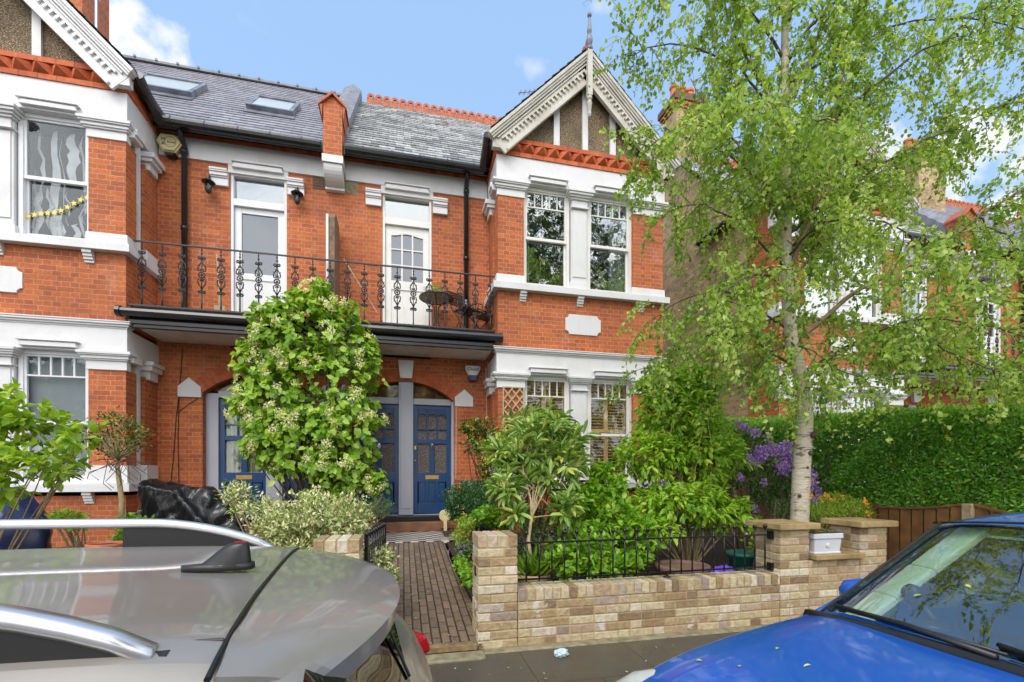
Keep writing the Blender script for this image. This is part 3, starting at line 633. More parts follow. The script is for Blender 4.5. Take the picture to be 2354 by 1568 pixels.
    for sx in (-1, 1):
        x0 = ac+sx*(ah+0.01); x1 = x0+sx*0.36; k_ = nb()
        k_.prism([(x0, 2.77), (x1, 2.77), (x1, 2.95), (x0+sx*0.19, 3.11), (x0, 2.95)], YM-0.035, YM+0.1); k_.build('springer_stone', 'white_paint', H, bevel=0.008)
    k_ = nb(); k_.prism([(ac-0.11, 3.26), (ac+0.11, 3.26), (ac+0.145, 3.60), (ac-0.145, 3.60)], YM-0.09, YM+0.05)
    k_.build('keystone', 'white_paint', H, bevel=0.008)
    # --- windows
    st = o['win']
    for a, b in Wn: sash(T, H, a, b, 4.87, 6.72, YB+0.02, st[0], o.get('upg', 'window_glass'), fr=o.get('fr', 'sash_paint'))
    for a, b in Wn: sash(T, H, a, b, 1.30, 3.26, YB+0.02, 'low', 'clear_glass', fr=o.get('fr', 'sash_paint'))
    sash(T, H, 8.40, 8.60, 4.87, 6.72, 2.86, 'plain', side=True, fr=o.get('fr', 'sash_paint')); sash(T, H, 8.40, 8.60, 1.30, 3.26, 2.86, 'plain', side=True, fr=o.get('fr', 'sash_paint'))
    # rooms behind the glass, dark, with what hangs in them
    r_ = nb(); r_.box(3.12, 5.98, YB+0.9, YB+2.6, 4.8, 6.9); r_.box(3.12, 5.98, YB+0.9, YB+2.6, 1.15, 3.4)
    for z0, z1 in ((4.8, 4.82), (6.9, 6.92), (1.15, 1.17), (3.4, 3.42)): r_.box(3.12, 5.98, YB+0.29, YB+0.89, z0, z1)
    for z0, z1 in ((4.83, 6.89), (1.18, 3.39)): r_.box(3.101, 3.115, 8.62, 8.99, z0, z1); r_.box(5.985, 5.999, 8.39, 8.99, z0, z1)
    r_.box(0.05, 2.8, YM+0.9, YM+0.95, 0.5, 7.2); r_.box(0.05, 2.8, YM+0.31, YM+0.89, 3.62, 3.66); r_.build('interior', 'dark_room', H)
    o['extras'](T, H) if o.get('extras') else None
    # --- terracotta dentil course under the gable
    c = nb(); zz = 7.17
    for k in range(15):
        xa = 2.80+k*3.40/15; c.box(xa, xa+3.40/15-.004, YB-0.05, YB+0.2, zz, zz+0.072, 0); c.box(xa-.0 if k else xa, xa+3.40/15-.004, YB-0.06, YB+0.2, zz+0.235, zz+0.31, 0)
    c.box(2.80, 6.20, YB-0.01, YB+0.2, zz+0.072, zz+0.235, 0)
    nd = 14
    for k in range(nd):
        x = 2.82+(3.36)*k/nd; wd = 3.36/nd
        c.add([(x, YB-0.012, zz+0.078), (x+wd, YB-0.012, zz+0.078), (x+wd, YB-0.012, zz+0.233), (x, YB-0.012, zz+0.233), (x+wd*0.5, YB-0.14, zz+0.175)], [(0, 1, 4), (1, 2, 4), (2, 3, 4), (3, 0, 4)])
    c.box(2.805, 2.9, YB+0.2, YM, zz, zz+0.15, 0)
    for k in range(24): c.box(0.17+k*0.11, 0.17+k*0.11+0.104, YM-0.045, YM+0.05, 7.222, 7.29, 0)
    c.build('dentil_course', 'terracotta_brick', H)
    # --- gable
    gx, gz, hw = 4.52, 9.22, 1.80; sl_ = 1.0
    G = nb(); G.prism([(gx-1.76, 7.46), (gx+1.76, 7.46), (gx, 9.1)], YB+0.02, YB+0.12, 0)
    gb = G.build('gable', 'pebbledash', H)
    t = nb()
    for x in (gx-0.56, gx, gx+0.56):
        top = 9.05-abs(x-gx)*0.93; t.box(x-0.055, x+0.055, YB-0.03, YB+0.018, 7.475, top)
    t.build('batten', 'white_paint', gb)
    bb = nb()
    for sx in (-1, 1):
        def L_(u_, d_):      # along the slope from apex, perpendicular down
            c45, s45 = math.cos(PI/4*0.985), math.sin(PI/4*0.985)
            return (gx+sx*(u_*c45-d_*s45*1.0), gz-u_*s45-d_*c45)
        LL = 2.62
        def quad(u0, u1, dd0, dd1, y0, y1):
            A, B_, C_, D_ = L_(u0, dd0), L_(u1, dd0), L_(u1, dd1), L_(u0, dd1)
            bb.prism([A, B_, C_, D_], y0, y1)
        quad(dd := 0.0, LL, 0.0, 0.05, YB-0.24, YB+0.05)
        quad(0.05, LL-0.01, 0.05, 0.085, YB-0.22, YB-0.10); quad(0.085, LL-0.02, 0.085, 0.12, YB-0.20, YB-0.10)
        quad(0.12, LL-0.03, 0.12, 0.42, YB-0.155, YB-0.115)
        quad(0.40, LL-0.10, 0.375, 0.42, YB-0.185, YB-0.155)
        quad(0.20, LL-0.1, 0.135, 0.160, YB-0.18, YB-0.155)
        nk = 22
        for k in range(nk):                                 # stepped fretwork
            u_ = 0.30+(LL-0.45)*k/nk; st_ = (LL-0.45)/nk
            quad(u_, u_+st_*0.42, 0.19, 0.29, YB-0.188, YB-0.155); quad(u_+st_*0.42, u_+st_*1.0, 0.19, 0.225, YB-0.188, YB-0.155)
        # boxed foot
        A = L_(LL-0.02, 0.10)
    bb.build('bargeboard', o.get('barge', 'cream_paint'), H, bevel=0.004)
    ft = nb()
    for sx in (-1, 1):
        x = gx+sx*1.78; ft.prism([(x, 7.20), (x-sx*0.26, 7.20), (x-sx*0.05, 7.46), (x, 7.46)], YB-0.15, YB-0.05)
    ft.build('eaves_foot', o.get('barge', 'cream_paint'), H)
    fi = nb()
    fi.box(gx-0.045, gx+0.045, YB-0.27, YB-0.18, 8.35, 9.18)
    fi.lathe((gx, YB-0.225, 0), [(0.02, 7.98), (0.035, 8.02), (0.03, 8.06), (0.042, 8.16), (0.052, 8.22), (0.03, 8.27), (0.05, 8.30), (0.045, 8.35)], 10)
    fi.lathe((gx, YB-0.225, 0), [(0.055, 9.18), (0.065, 9.20), (0.06, 9.24), (0.035, 9.27), (0.05, 9.31), (0.062, 9.36), (0.05, 9.44), (0.030, 9.48), (0.045, 9.54), (0.032, 9.66), (0.018, 9.80)], 10, 1)
    fi.ball((gx, YB-0.225, 9.83), 0.042, 10, 1)
    fi.build('finial', [o.get('barge', 'cream_paint'), 'grey_fascia'], H)
    # --- roofs: courses laid as overlapping strips
    def courses(mb, A, B_, C_, D_, nrow, lift=0.016, wd=0.30, jt=(1 if o['slate'] == 'old_slate' else .25)):       # A-B eave, D-C ridge; every slate its own quad
        A, B_, C_, D_ = map(Vector, (A, B_, C_, D_)); nn = (B_-A).cross(D_-A).normalized()
        if nn.z < 0: nn = -nn
        L = (B_-A).length; rg = random.Random(nrow)
        mb.add([tuple(q-nn*.012) for q in (A, B_, C_, D_)], [(0, 1, 2, 3)], 1)
        for k in range(nrow):
            t0, t1 = k/nrow, min((k+1.06)/nrow, 1); x = -wd*(.5 if k % 2 else 0)+rg.uniform(-.01, .01)
            while x < L:
                u0, u1 = max(x, 0)/L, min(x+wd-.006, L)/L; x += wd
                if u1 <= u0: continue
                l_ = lift*(1+rg.uniform(-.25, .3)*jt); g0 = rg.uniform(-.004, .004)/nrow*5*jt
                P = lambda u_, t_: (A.lerp(B_, u_)).lerp(D_.lerp(C_, u_), t_)
                a, b, c2, d = P(u0, t0+g0), P(u1, t0+g0), P(u1, t1), P(u0, t1)
                mb.add([tuple(a+nn*l_), tuple(b+nn*l_), tuple(c2), tuple(d), tuple(a-nn*0.01), tuple(b-nn*0.01)], [(0, 1, 2, 3), (4, 5, 1, 0)], 0, rg.random())
    rf = nb()
    courses(rf, (0.17, 8.72, 7.30), (6.25, 8.72, 7.30), (6.25, 12, 10.72), (0.17, 12, 10.72), 25)
    rf.add([(0.17, 12, 10.72), (6.25, 12, 10.72), (6.25, 15.3, 7.3), (0.17, 15.3, 7.3)], [(0, 1, 2, 3)])
    for sx in (-1, 1):
        courses(rf, (gx+sx*1.83, YB-0.22, 7.47), (gx+sx*1.83, 10.7, 7.47), (gx, 10.7, 9.27), (gx, YB-0.22, 9.27), 13)
    roof = rf.build('roof', [o['slate'], 'roof_felt'], H, recalc=False)
    rt = nb()
    if o.get('crest'):
        n = 30; Ld = 5.85/n
        for k in range(n):
            x = 0.32+k*Ld+Ld/2; z = 10.72
            rt.box(x-Ld/2+0.004, x+Ld/2-0.004, 11.94, 12.06, z-0.06, z+0.05)
            outer = [(x+0.092*math.cos(a)*1.0, z+0.135+0.092*math.sin(a)) for a in np.linspace(-0.6, PI+0.6, 13)]
            inner = [(x+0.035*math.cos(a), z+0.135+0.035*math.sin(a)) for a in np.linspace(-0.6, PI+0.6, 13)]
            for i in range(12): rt.prism([outer[i], outer[i+1], inner[i+1], inner[i]], 11.975, 12.025)
            rt.prism([(x-0.085, z+0.05), (x+0.085, z+0.05), inner[0], inner[12]], 11.975, 12.025)
        rt.build('ridge_tile', 'terracotta', roof); rt = nb()
        rt.beam((gx, YB-0.2, 9.27), (gx, 10.7, 9.27), 0.14, 0.06)
        for k in range(12):
            y = YB-0.15+k*0.2; outer = [(y+0.09*math.cos(a), 9.27+0.125+0.085*math.sin(a)) for a in np.linspace(-0.6, PI+0.6, 11)]
            inner = [(y+0.035*math.cos(a), 9.27+0.125+0.035*math.sin(a)) for a in np.linspace(-0.6, PI+0.6, 11)]
            for i in range(10): rt.prism([outer[i], outer[i+1], inner[i+1], inner[i]], gx-0.02, gx+0.02, axis='x')
        rt.build('ridge_tile', 'terracotta', roof)
    else:
        r2_ = nb(); r2_.beam((gx, YB-0.2, 9.29), (gx, 10.7, 9.29), 0.16, 0.05); r2_.build('ridge_tile', 'grey_fascia', roof)
        rt.beam((0.2, 12, 10.74), (6.25, 12, 10.74), 0.16, 0.05)
        for k in range(14): rt.box(0.4+k*0.42, 0.44+k*0.42, 11.9, 12.1, 10.75, 10.795)
        rt.build('ridge_tile', 'grey_fascia', roof)
    # roof windows
    for (xa, xb, ya, yb) in o.get('velux', ()):
        zf = lambda y: 7.30+(y-8.72)*1.0427
        v = nb(); nrm = Vector((0, -0.722, 0.692)); e = 0.09
        def slab(x0, x1, y0, y1, lo, hi, mb, m=0):
            q = [Vector((x0, y0, zf(y0))), Vector((x1, y0, zf(y0))), Vector((x1, y1, zf(y1))), Vector((x0, y1, zf(y1)))]
            mb.add([tuple(p+nrm*lo) for p in q]+[tuple(p+nrm*hi) for p in q], [(0, 3, 2, 1), (4, 5, 6, 7), (0, 1, 5, 4), (1, 2, 6, 5), (2, 3, 7, 6), (3, 0, 4, 7)], m)
        slab(xa, xa+0.08, ya, yb, 0, 0.11, v); slab(xb-0.08, xb, ya, yb, 0, 0.11, v); slab(xa+0.08, xb-0.08, ya, ya+0.06, 0, 0.11, v); slab(xa+0.08, xb-0.08, yb-0.07, yb, 0, 0.13, v)
        slab(xa-0.03, xb+0.03, ya-0.14, ya-0.002, 0.016, 0.03, v)
        vo = v.build('roof_window', 'grey_fascia', roof)
        v2 = nb(); slab(xa+0.08, xb-0.08, ya+0.06, yb-0.07, 0.095, 0.100, v2); v2.build('pane', 'roof_pane', vo)
        v3 = nb(); slab(xa+0.08, xb-0.08, ya+0.06, yb-0.07, 0.080, 0.084, v3); v3.build('blind', 'white_plastic', vo)
    # --- rain goods
    gt = nb(); r = 0.075
    gt.tube([(0.2, 8.66, 7.24), (2.70, 8.66, 7.24)], r, 10); gt.tube([(2.70, 8.66, 7.24), (2.68, 8.6, 7.26), (2.66, YB-0.1, 7.42)], r, 10)
    gt.box(0.17, 2.8, 8.72, 8.76, 7.18, 7.34); gt.box(0.17, 2.8, 8.74, 9.0, 7.300, 7.315)
    gt.box(2.70, 2.735, YB-0.1, 8.9, 7.33, 7.50); gt.box(2.735, 2.82, YB-0.1, 8.9, 7.335, 7.35)
    g2_ = nb(); g2_.tube([(6.37, YB-0.1, 7.42), (6.37, 10.5, 7.42)], r, 10); g2_.build('gutter', 'black_gloss', H)
    for k in range(5): gt.tube([(0.5+k*0.5, 8.66, 7.24), (0.52+k*0.5, 8.66, 7.24)], r+0.012, 10)
    gt.build('gutter', 'black_gloss', H, smooth=False)
    dp = nb(); x = o['pipe']
    dp.tube([(x, 8.72, 7.25), (x, 8.80, 7.12), (x, 8.92, 7.02), (x, 8.92, 4.0)], 0.045, 10)
    for z in (6.9, 5.6, 4.75): dp.tube([(x, 8.92, z), (x, 8.92, z+0.07)], 0.056, 10)
    if o.get('hopper'): dp.lathe((x, 8.92, 4.62), [(0.04, 0), (0.085, 0.02), (0.09, 0.13), (0.06, 0.15), (0.07, 0.19), (0.04, 0.22)], 12)
    dp.build('downpipe', 'black_gloss', H, smooth=True)
    # --- half of the party parapet: the pier belongs to the right-hand house of each pair
    # --- balcony slab half
    b = nb()
    b.box(0, 2.78, 8.14, YM-0.002, 3.70, 3.98, 1); b.box(0, 2.80, 8.06, 8.14, 3.66, 3.93, 2); b.box(0, 2.80, 8.03, 8.06, 3.71, 3.76, 2)
    b.tube([(0, 7.985, 3.86), (2.88, 7.985, 3.86)], 0.068, 10, 2); b.tube([(2.86, 7.985, 3.86), (2.92, 7.985, 3.86)], 0.082, 10, 2)
    b.box(0, 2.8, 8.05, 8.35, 3.981, 4.005, 2)
    b.build('balcony', ['white_paint', 'soffit_paint', 'black_gloss'], H)
    if o.get('chimney'):
        cx0, cx1, cy0, cy1, ct = o['chimney']; c = nb()
        c.box(cx0, cx1, cy0, cy1, 9.0, ct-0.5, 1 if o.get('chim_stock') else 0)
        for k, (h, p) in enumerate(((0.08, 0.04), (0.08, 0.08), (0.08, 0.12), (0.10, 0.12), (0.08, 0.06))): c.box(cx0-p, cx1+p, cy0-p, cy1+p, ct-0.5+0.085*k, ct-0.5+0.085*k+h, 2 if k > 1 else 0)
        ch = c.build('chimney', ['red_brick', 'stock_brick', 'dark_brick'], H)
        pt = nb(); npt = o.get('npots', 3)
        for k in range(npt):
            x = cx0+(cx1-cx0)*(k+0.5)/npt
            pt.lathe((x, (cy0+cy1)/2, ct-0.08), [(0.12, 0), (0.13, 0.05), (0.10, 0.08), (0.095, 0.38), (0.125, 0.40), (0.13, 0.46), (0.10, 0.48)], 10)
        pt.build('chimney_pot', 'orange_pot', ch)
    return H

def front_doors(T, H, o, ac, ah, asp, Rr, zc):
    YD = YM+0.18; nb = lambda: MB(T); z0 = 0.67; pc = o.get('post', ac); oj = o.get('jamb', 0.05)
    fr = nb(); x0, x1 = ac-ah, ac+ah
    fr.box(x0, x0+0.05, YD-0.12, YD+0.08, z0, asp+0.02); fr.box(x1-oj, x1, YD-0.05 if oj > .1 else YD-.12, YD+0.08, z0, asp+0.02)
    fr.box(pc-0.135, pc+0.135, YD-0.14, YD+0.08, z0, asp+0.36)
    fr.box(pc-0.10, pc+0.10, YD-0.152, YD-0.14, z0+0.12, asp+0.30)
    fr.box(x0+0.05, pc-0.135, YD-0.06, YD+0.06, 2.80, 2.92); fr.box(pc+0.135, x1-oj, YD-0.06, YD+0.06, 2.80, 2.92)
    fr.box(x0, x1, YD-0.10, YD+0.10, 0.64, z0)
    fr.build('door_frame', 'lilac_paint', H, bevel=0.008)
    for sx in (-1, 1):
        fl = nb()
        xs = np.linspace(0.135, ah-0.05, 9); pts = [(ac+sx*0.135, 2.92)]+[(ac+sx*(ah-0.05), 2.92)]
        poly = pts+[(ac+sx*x, zc+math.sqrt(Rr*Rr-x*x)+0.01) for x in xs[::-1]]
        fl.prism(poly, YD+0.0, YD+0.01); fl.build('fanlight', 'leaded_glass', H)
    for i, sx in enumerate((-1, 1)):
        a = pc+sx*0.135; b = ac+sx*(ah-(0.05 if sx < 0 else oj)); xa, xb = min(a, b), max(a, b); wd = xb-xa
        d = nb(); yf = YD; th = 0.045; zt = 2.798; zl = z0+0.012
        st = 0.085; px0, px1 = xa+st, xb-st; pw = px1-px0
        # stiles, rails, muntins
        d.box(xa+.003, px0, yf, yf+th, zl, zt); d.box(px1, xb-.003, yf, yf+th, zl, zt)
        Z = dict(b=zl+0.20, lp=1.30, lk=1.48, g2=2.05, g3=2.14, g4=2.32, g5=2.345, top=2.72)
        d.box(px0, px1, yf, yf+th, zl, Z['b']); d.box(px0, px1, yf, yf+th, Z['lp'], Z['lk']); d.box(px0, px1, yf, yf+th, Z['g2'], Z['g3'])
        d.box(px0, px1, yf, yf+th, Z['g4'], Z['g5'])
        for k in (1, 2):
            x = px0+pw*k/3; d.box(x-0.022, x+0.022, yf, yf+th, Z['b'], Z['lp']); d.box(x-0.014, x+0.014, yf, yf+th, Z['g3'], Z['g4']); d.box(x-0.014, x+0.014, yf, yf+th, Z['g5'], 2.60)
        d.box((px0+px1)/2-0.05, (px0+px1)/2+0.05, yf, yf+th, Z['lk'], Z['g2'])
        for k in range(3):                                # arched heads
            cxx = px0+pw*(k+0.5)/3; hwk = pw/6-0.014; n = 8
            arc = [(cxx+hwk*math.cos(t), 2.56+hwk*0.9*math.sin(t)) for t in np.linspace(0, PI, n+1)]
            xl, xr = px0+pw*k/3, px0+pw*(k+1)/3
            for (x_a, z_a), (x_b, z_b) in zip(arc[:-1], arc[1:]): d.prism([(x_a, z_a), (x_b, z_b), (x_b, Z['top']), (x_a, Z['top'])], yf+.001, yf+th)
            d.box(xl, cxx-hwk, yf+.001, yf+th, 2.56, Z['top']); d.box(cxx+hwk, xr, yf+.001, yf+th, 2.56, Z['top'])
        d.box(px0, px1, yf, yf+th, Z['top'], zt)
        for k in range(3):                                # raised lower panels
            xl, xr = px0+pw*k/3+0.022, px0+pw*(k+1)/3-0.022
            d.box(xl, xr, yf+0.022, yf+th, Z['b'], Z['lp']); d.box(xl+0.03, xr-0.03, yf+0.008, yf+0.022, Z['b']+0.04, Z['lp']-0.04, taper=0.0)
        dr = d.build('front_door', o.get('door', 'blue_door'), H, bevel=0.004)
        g_ = nb(); g_.box(px0, px1, yf+0.03, yf+0.034, Z['lk'], 2.72); g_.build('door_glass', o.get('dglass', 'obscure_glass'), dr)
        if o.get('dglass'): curtain(T, dr, px0+.02, (px0+px1)/2+.02, 1.35, 2.72, yf+0.09, 'cream_curtain', 'curtain', 3); curtain(T, dr, (px0+px1)/2+.06, px1-.01, 1.35, 2.72, yf+0.09, 'cream_curtain', 'curtain', 3)
        if o.get('dglass'): bk_ = nb(); bk_.box(px0, px1, yf+.3, yf+.31, 1.3, 2.75); bk_.build('dark_hall', 'dark_room', dr)
        hw = nb(); cx_ = (px0+px1)/2
        hw.box(cx_-0.13, cx_+0.13, yf-0.008, yf, 1.355, 1.43); hw.box(cx_-0.10, cx_+0.10, yf-0.012, yf-0.008, 1.372, 1.413)
        hw.build('letterbox', 'brass', dr); hw = nb()
        lx = px0-0.045 if o.get('lock', 1) == 1 else px1+0.045
        hw.box(lx-0.016, lx+0.016, yf-0.02, yf, 1.93, 2.0); hw.build('latch', 'brass', dr); hw = nb(); hw.lathe((lx, yf-0.012, 1.72), [(0.014, -0.008), (0.014, 0.01)], 10, axis='y')
        hw.build('lock', 'brass', dr)
        kn = nb(); kn.lathe((cx_, yf-0.02, 2.03), [(0.02, -0.01), (0.022, 0.02)], 10, axis='y'); kn.tube([(cx_-0.012, yf-0.03, 2.03), (cx_-0.02, yf-0.04, 1.97), (cx_, yf-0.045, 1.92), (cx_+0.02, yf-0.04, 1.97), (cx_+0.012, yf-0.03, 2.03)], 0.008, 6)
        kn.build('door_knocker', 'steel', dr)
        if o.get('number') and i == 1:
            t = MB(); c0 = T((cx_, yf-0.002, 1.80)); text_mb(t, o['number'], 0.12, lambda x, y, z: (c0[0]+x, c0[1]-z, c0[2]+y)); t.build('house_number', 'steel', dr)
        if o.get('number') and i == 1:
            cb = nb(); cb.add([(px0, yf+0.06, Z['lk']), (cx_-.05, yf+0.06, Z['lk']), (cx_-.06, yf+.06, 2.72), (px0, yf+0.06, 2.72)], [(0, 1, 2, 3)])

def balcony_door(T, H, o, d0, d1):
    nb = lambda: MB(T); Y = YM+0.04; z0, z1 = 3.98, 6.74; mt = o['bdoor_mat']
    f = nb(); w = 0.045
    f.box(d0, d0+w, Y-0.03, Y+0.12, z0, z1); f.box(d1-w, d1, Y-0.03, Y+0.12, z0, z1); f.box(d0+w, d1-w, Y-0.03, Y+0.12, z1-0.04, z1)
    zt = 6.20; f.box(d0+w, d1-w, Y-0.035, Y+0.12, zt-0.02, zt+0.10); f.box(d0+w, d1-w, Y, Y+0.12, z0, z0+0.06)
    fo = f.build('door_frame', mt, H, bevel=0.004)
    a0, a1 = d0+w+0.004, d1-w-0.004
    d = nb(); zb, zd = z0+0.06, zt-0.024; st = 0.11
    d.box(a0, a0+st, Y+0.02, Y+0.07, zb, zd); d.box(a1-st, a1, Y+0.02, Y+0.07, zb, zd)
    if o['bdoor'] == 'nine':
        gz0, gz1 = 5.14, 6.04
        d.box(a0+st, a1-st, Y+0.02, Y+0.07, zd-0.13, zd); d.box(a0+st, a1-st, Y+0.02, Y+0.07, gz0-0.17, gz0); d.box(a0+st, a1-st, Y+0.02, Y+0.07, zb, zb+0.15)
        d.box(a0+st, a1-st, Y+0.04, Y+0.06, zb+0.15, gz0-0.17)
        for k in (1, 2):
            x = a0+st+(a1-a0-2*st)*k/3; d.box(x-0.014, x+0.014, Y+0.022, Y+0.068, gz0, gz1+0.02)
            z = gz0+(gz1-gz0)*k/3; d.box(a0+st, a1-st, Y+0.024, Y+0.066, z-0.012, z+0.012)
        # curved top rail
        n = 12; xs = np.linspace(a0+st, a1-st, n+1)
        for xa, xb in zip(xs[:-1], xs[1:]):
            fz = lambda x: gz1-0.045*(1-math.cos(2*PI*(x-a0-st)/(a1-a0-2*st)+PI))*0.5+0.0
            d.prism([(xa, fz(xa)), (xb, fz(xb)), (xb, zd-0.13), (xa, zd-0.13)], Y+0.021, Y+0.069)
    else:
        gz0, gz1 = 5.02, 6.08
        d.box(a0+st, a1-st, Y+0.02, Y+0.07, gz1, zd); d.box(a0+st, a1-st, Y+0.02, Y+0.07, gz0-0.11, gz0); d.box(a0+st, a1-st, Y+0.02, Y+0.07, zb, zb+0.10)
        d.box(a0+st, a1-st, Y+0.04, Y+0.06, zb+0.10, gz0-0.11)
    do = d.build('balcony_door', mt, H, bevel=0.004)
    g_ = nb(); g_.box(a0+st, a1-st, Y+0.045, Y+0.049, gz0, gz1+0.03); g_.build('pane', 'door_glass', do)
    g2 = nb(); g2.box(d0+w, d1-w, Y+0.05, Y+0.054, zt+0.10, z1-0.04); g2.build('pane', 'window_glass', fo)
    bl = nb(); bl.box(a0+st, a1-st, Y+0.075, Y+0.08, gz0, zd); bl.build('blind', 'grey_blind', do)
    hd = nb(); hd.box(a1-0.06, a1-0.03, Y-0.01, Y+0.02, 5.0, 5.14); hd.box(a1-0.12, a1-0.035, Y-0.03, Y-0.015, 5.06, 5.08); hd.build('handle', 'steel', do)

def shutters(T, H):
    for a, b in ((3.34, 4.24), (4.60, 5.51)):
        m = MB(T); y = YB+0.24
        xm = (a+b)/2
        for xa, xb in ((a+0.04, xm), (xm, b-0.04)):
            for (z0, z1) in ((1.36, 2.24), (2.26, 3.2)):
                m.box(xa, xa+0.045, y, y+0.03, z0, z1); m.box(xb-0.045, xb, y, y+0.03, z0, z1); m.box(xa+.045, xb-.045, y, y+0.03, z0, z0+0.07); m.box(xa+.045, xb-.045, y, y+0.03, z1-0.06, z1)
                k = 0; z = z0+0.10
                while z < z1-0.08:
                    m.obox(((xa+xb)/2, y+0.015, z), (xb-xa-0.09, 0.06, 0.009), Matrix.Rotation(R(-24), 3, 'X')); z += 0.058
        m.build('shutter', 'shutter', H)

def curtain(T, H, xa, xb, z0, z1, y, mat='curtain', name='curtain', folds=7):
    m = MB(T); n = 40
    vs = []
    for i in range(n+1):
        x = xa+(xb-xa)*i/n; yy = y+0.03*math.sin(i/n*folds*2*PI)+0.01*math.sin(i*2.7)
        vs += [(x, yy, z0), (x, yy+0.005*math.sin(i), z1)]
    m.add(vs, [(2*i, 2*i+2, 2*i+3, 2*i+1) for i in range(n)]); return m.build(name, mat, H, smooth=True)

def extras_main(T, H):
    shutters(T, H)
    curtain(T, H, 5.12, 5.47, 4.88, 6.55, YB+0.24); curtain(T, H, 3.38, 3.50, 4.88, 6.55, YB+0.24, folds=4)
def extras_left(T, H):
    m = MB(T); m.box(3.36, 5.49, YB+0.20, YB+0.205, 1.32, 3.22); m.build('blind', 'grey_blind', H)
    # crumpled grey film hanging behind the upper window, torn into ragged strips
    rg = random.Random(8); f = MB(T)
    for a, zb, zt_, w0 in ((3.44, 5.95, 6.6, .07), (3.52, 5.0, 6.62, .05), (3.60, 5.85, 6.6, .16), (3.79, 4.9, 6.65, .03), (3.86, 4.95, 6.62, .13), (4.04, 5.3, 6.6, .06), (4.13, 4.9, 6.0, .05), (3.42, 4.9, 5.6, .04), (3.50, 5.25, 5.75, .035), (3.58, 4.9, 5.25, .09), (3.70, 5.2, 5.7, .03), (3.78, 4.9, 5.35, .15), (3.96, 5.1, 5.75, .05), (4.06, 4.9, 5.65, .10),
                         (4.72, 5.0, 6.6, .2), (5.0, 4.9, 6.5, .12), (5.2, 5.3, 6.6, .15)):
        n = 9; L_ = [(a+rg.uniform(-.02, .02)+.03*math.sin(k), zb+(zt_-zb)*k/n) for k in range(n+1)]; R_ = [(x+w0*(.35+.65*math.sin(PI*(k+.6)/(n+1.2)))+rg.uniform(-.012, .012), z) for k, (x, z) in enumerate(L_)]
        y = YB+.21+rg.uniform(0, .04); vs = [(x, y+.012*math.sin(k*2+a*9), z) for k, (x, z) in enumerate(L_)]+[(x, y+.02+.012*math.cos(k*2), z) for k, (x, z) in enumerate(R_)]
        f.add(vs, [(k, n+1+k, n+2+k, k+1) for k in range(n)])
    f.build('window_film', 'grey_film', H, smooth=True)
    st = MB(); n = 10
    for k in range(n):
        p = at(64+(200-64)*k/(n-1), 497-42*(k/(n-1))**1.6-3*math.sin(k), YB+0.12); r = 0.045; vs = []
        for j in range(10):
            a = PI/2+j*PI/5+0.2*math.sin(k*3); q = r if j % 2 == 0 else r*0.42; vs.append((p.x+q*math.cos(a), p.y, p.z+q*math.sin(a)))
        vs += [(x, y+0.004, z) for x, y, z in vs]
        st.add(vs, [tuple(range(10)), tuple(range(19, 9, -1))]+[(j, (j+1) % 10, 10+(j+1) % 10, 10+j) for j in range(10)])
    st.tube([at(60, 488, YB+0.125), at(110, 500, YB+0.125), at(150, 488, YB+0.125), at(205, 448, YB+0.125)], 0.002, 4)
    st.build('star_garland', 'star_yellow', H)

OX = -1.22
h1 = make_house('terraced_house', 'red brick house with mossy slate roof, shuttered bay window and cream gable with tall finial', OX, 1,
    dict(win=('top5',), slate='old_slate', crest=True, pipe=2.40, hopper=True, bdoor='nine', bdoor_mat='sash_paint', extras=extras_main, lock=1))
h2 = make_house('terraced_house', 'red brick house with new grey roof, roof windows and star garland in its bay', OX, -1,
    dict(win=('plain',), slate='new_slate', crest=False, pipe=2.42, bdoor='full', bdoor_mat='upvc', extras=extras_left, fr='upvc', barge='white_paint', number='10', lock=1, upg='clear_glass', post=1.05, jamb=0.20, dglass='clear_glass',
         velux=((2.72, 3.82, 10.0, 10.72), (0.90, 1.74, 9.86, 10.52)), chimney=(5.25, 5.95, 11.3, 12.2, 13.0)))
OX2 = OX+15.0
h3 = make_house('terraced_house', 'neighbouring red brick house behind the birch trunk, nearest beyond the yellow side wall', OX2, -1,
    dict(win=('top5',), slate='old_slate', crest=True, pipe=2.42, bdoor='full', bdoor_mat='upvc', chimney=(5.3, 6.1, 11.9, 12.6, 12.6), chim_stock=True, door='terracotta'))
h4 = make_house('terraced_house', 'farthest red brick house at the right edge, its gable ridge rising above the hedge', OX2, 1,
    dict(win=('top5',), slate='new_slate', crest=True, pipe=2.42, bdoor='nine', bdoor_mat='upvc', chimney=(2.0, 3.1, 11.2, 12.0, 11.9), chim_stock=True, npots=5, door='terracotta'))

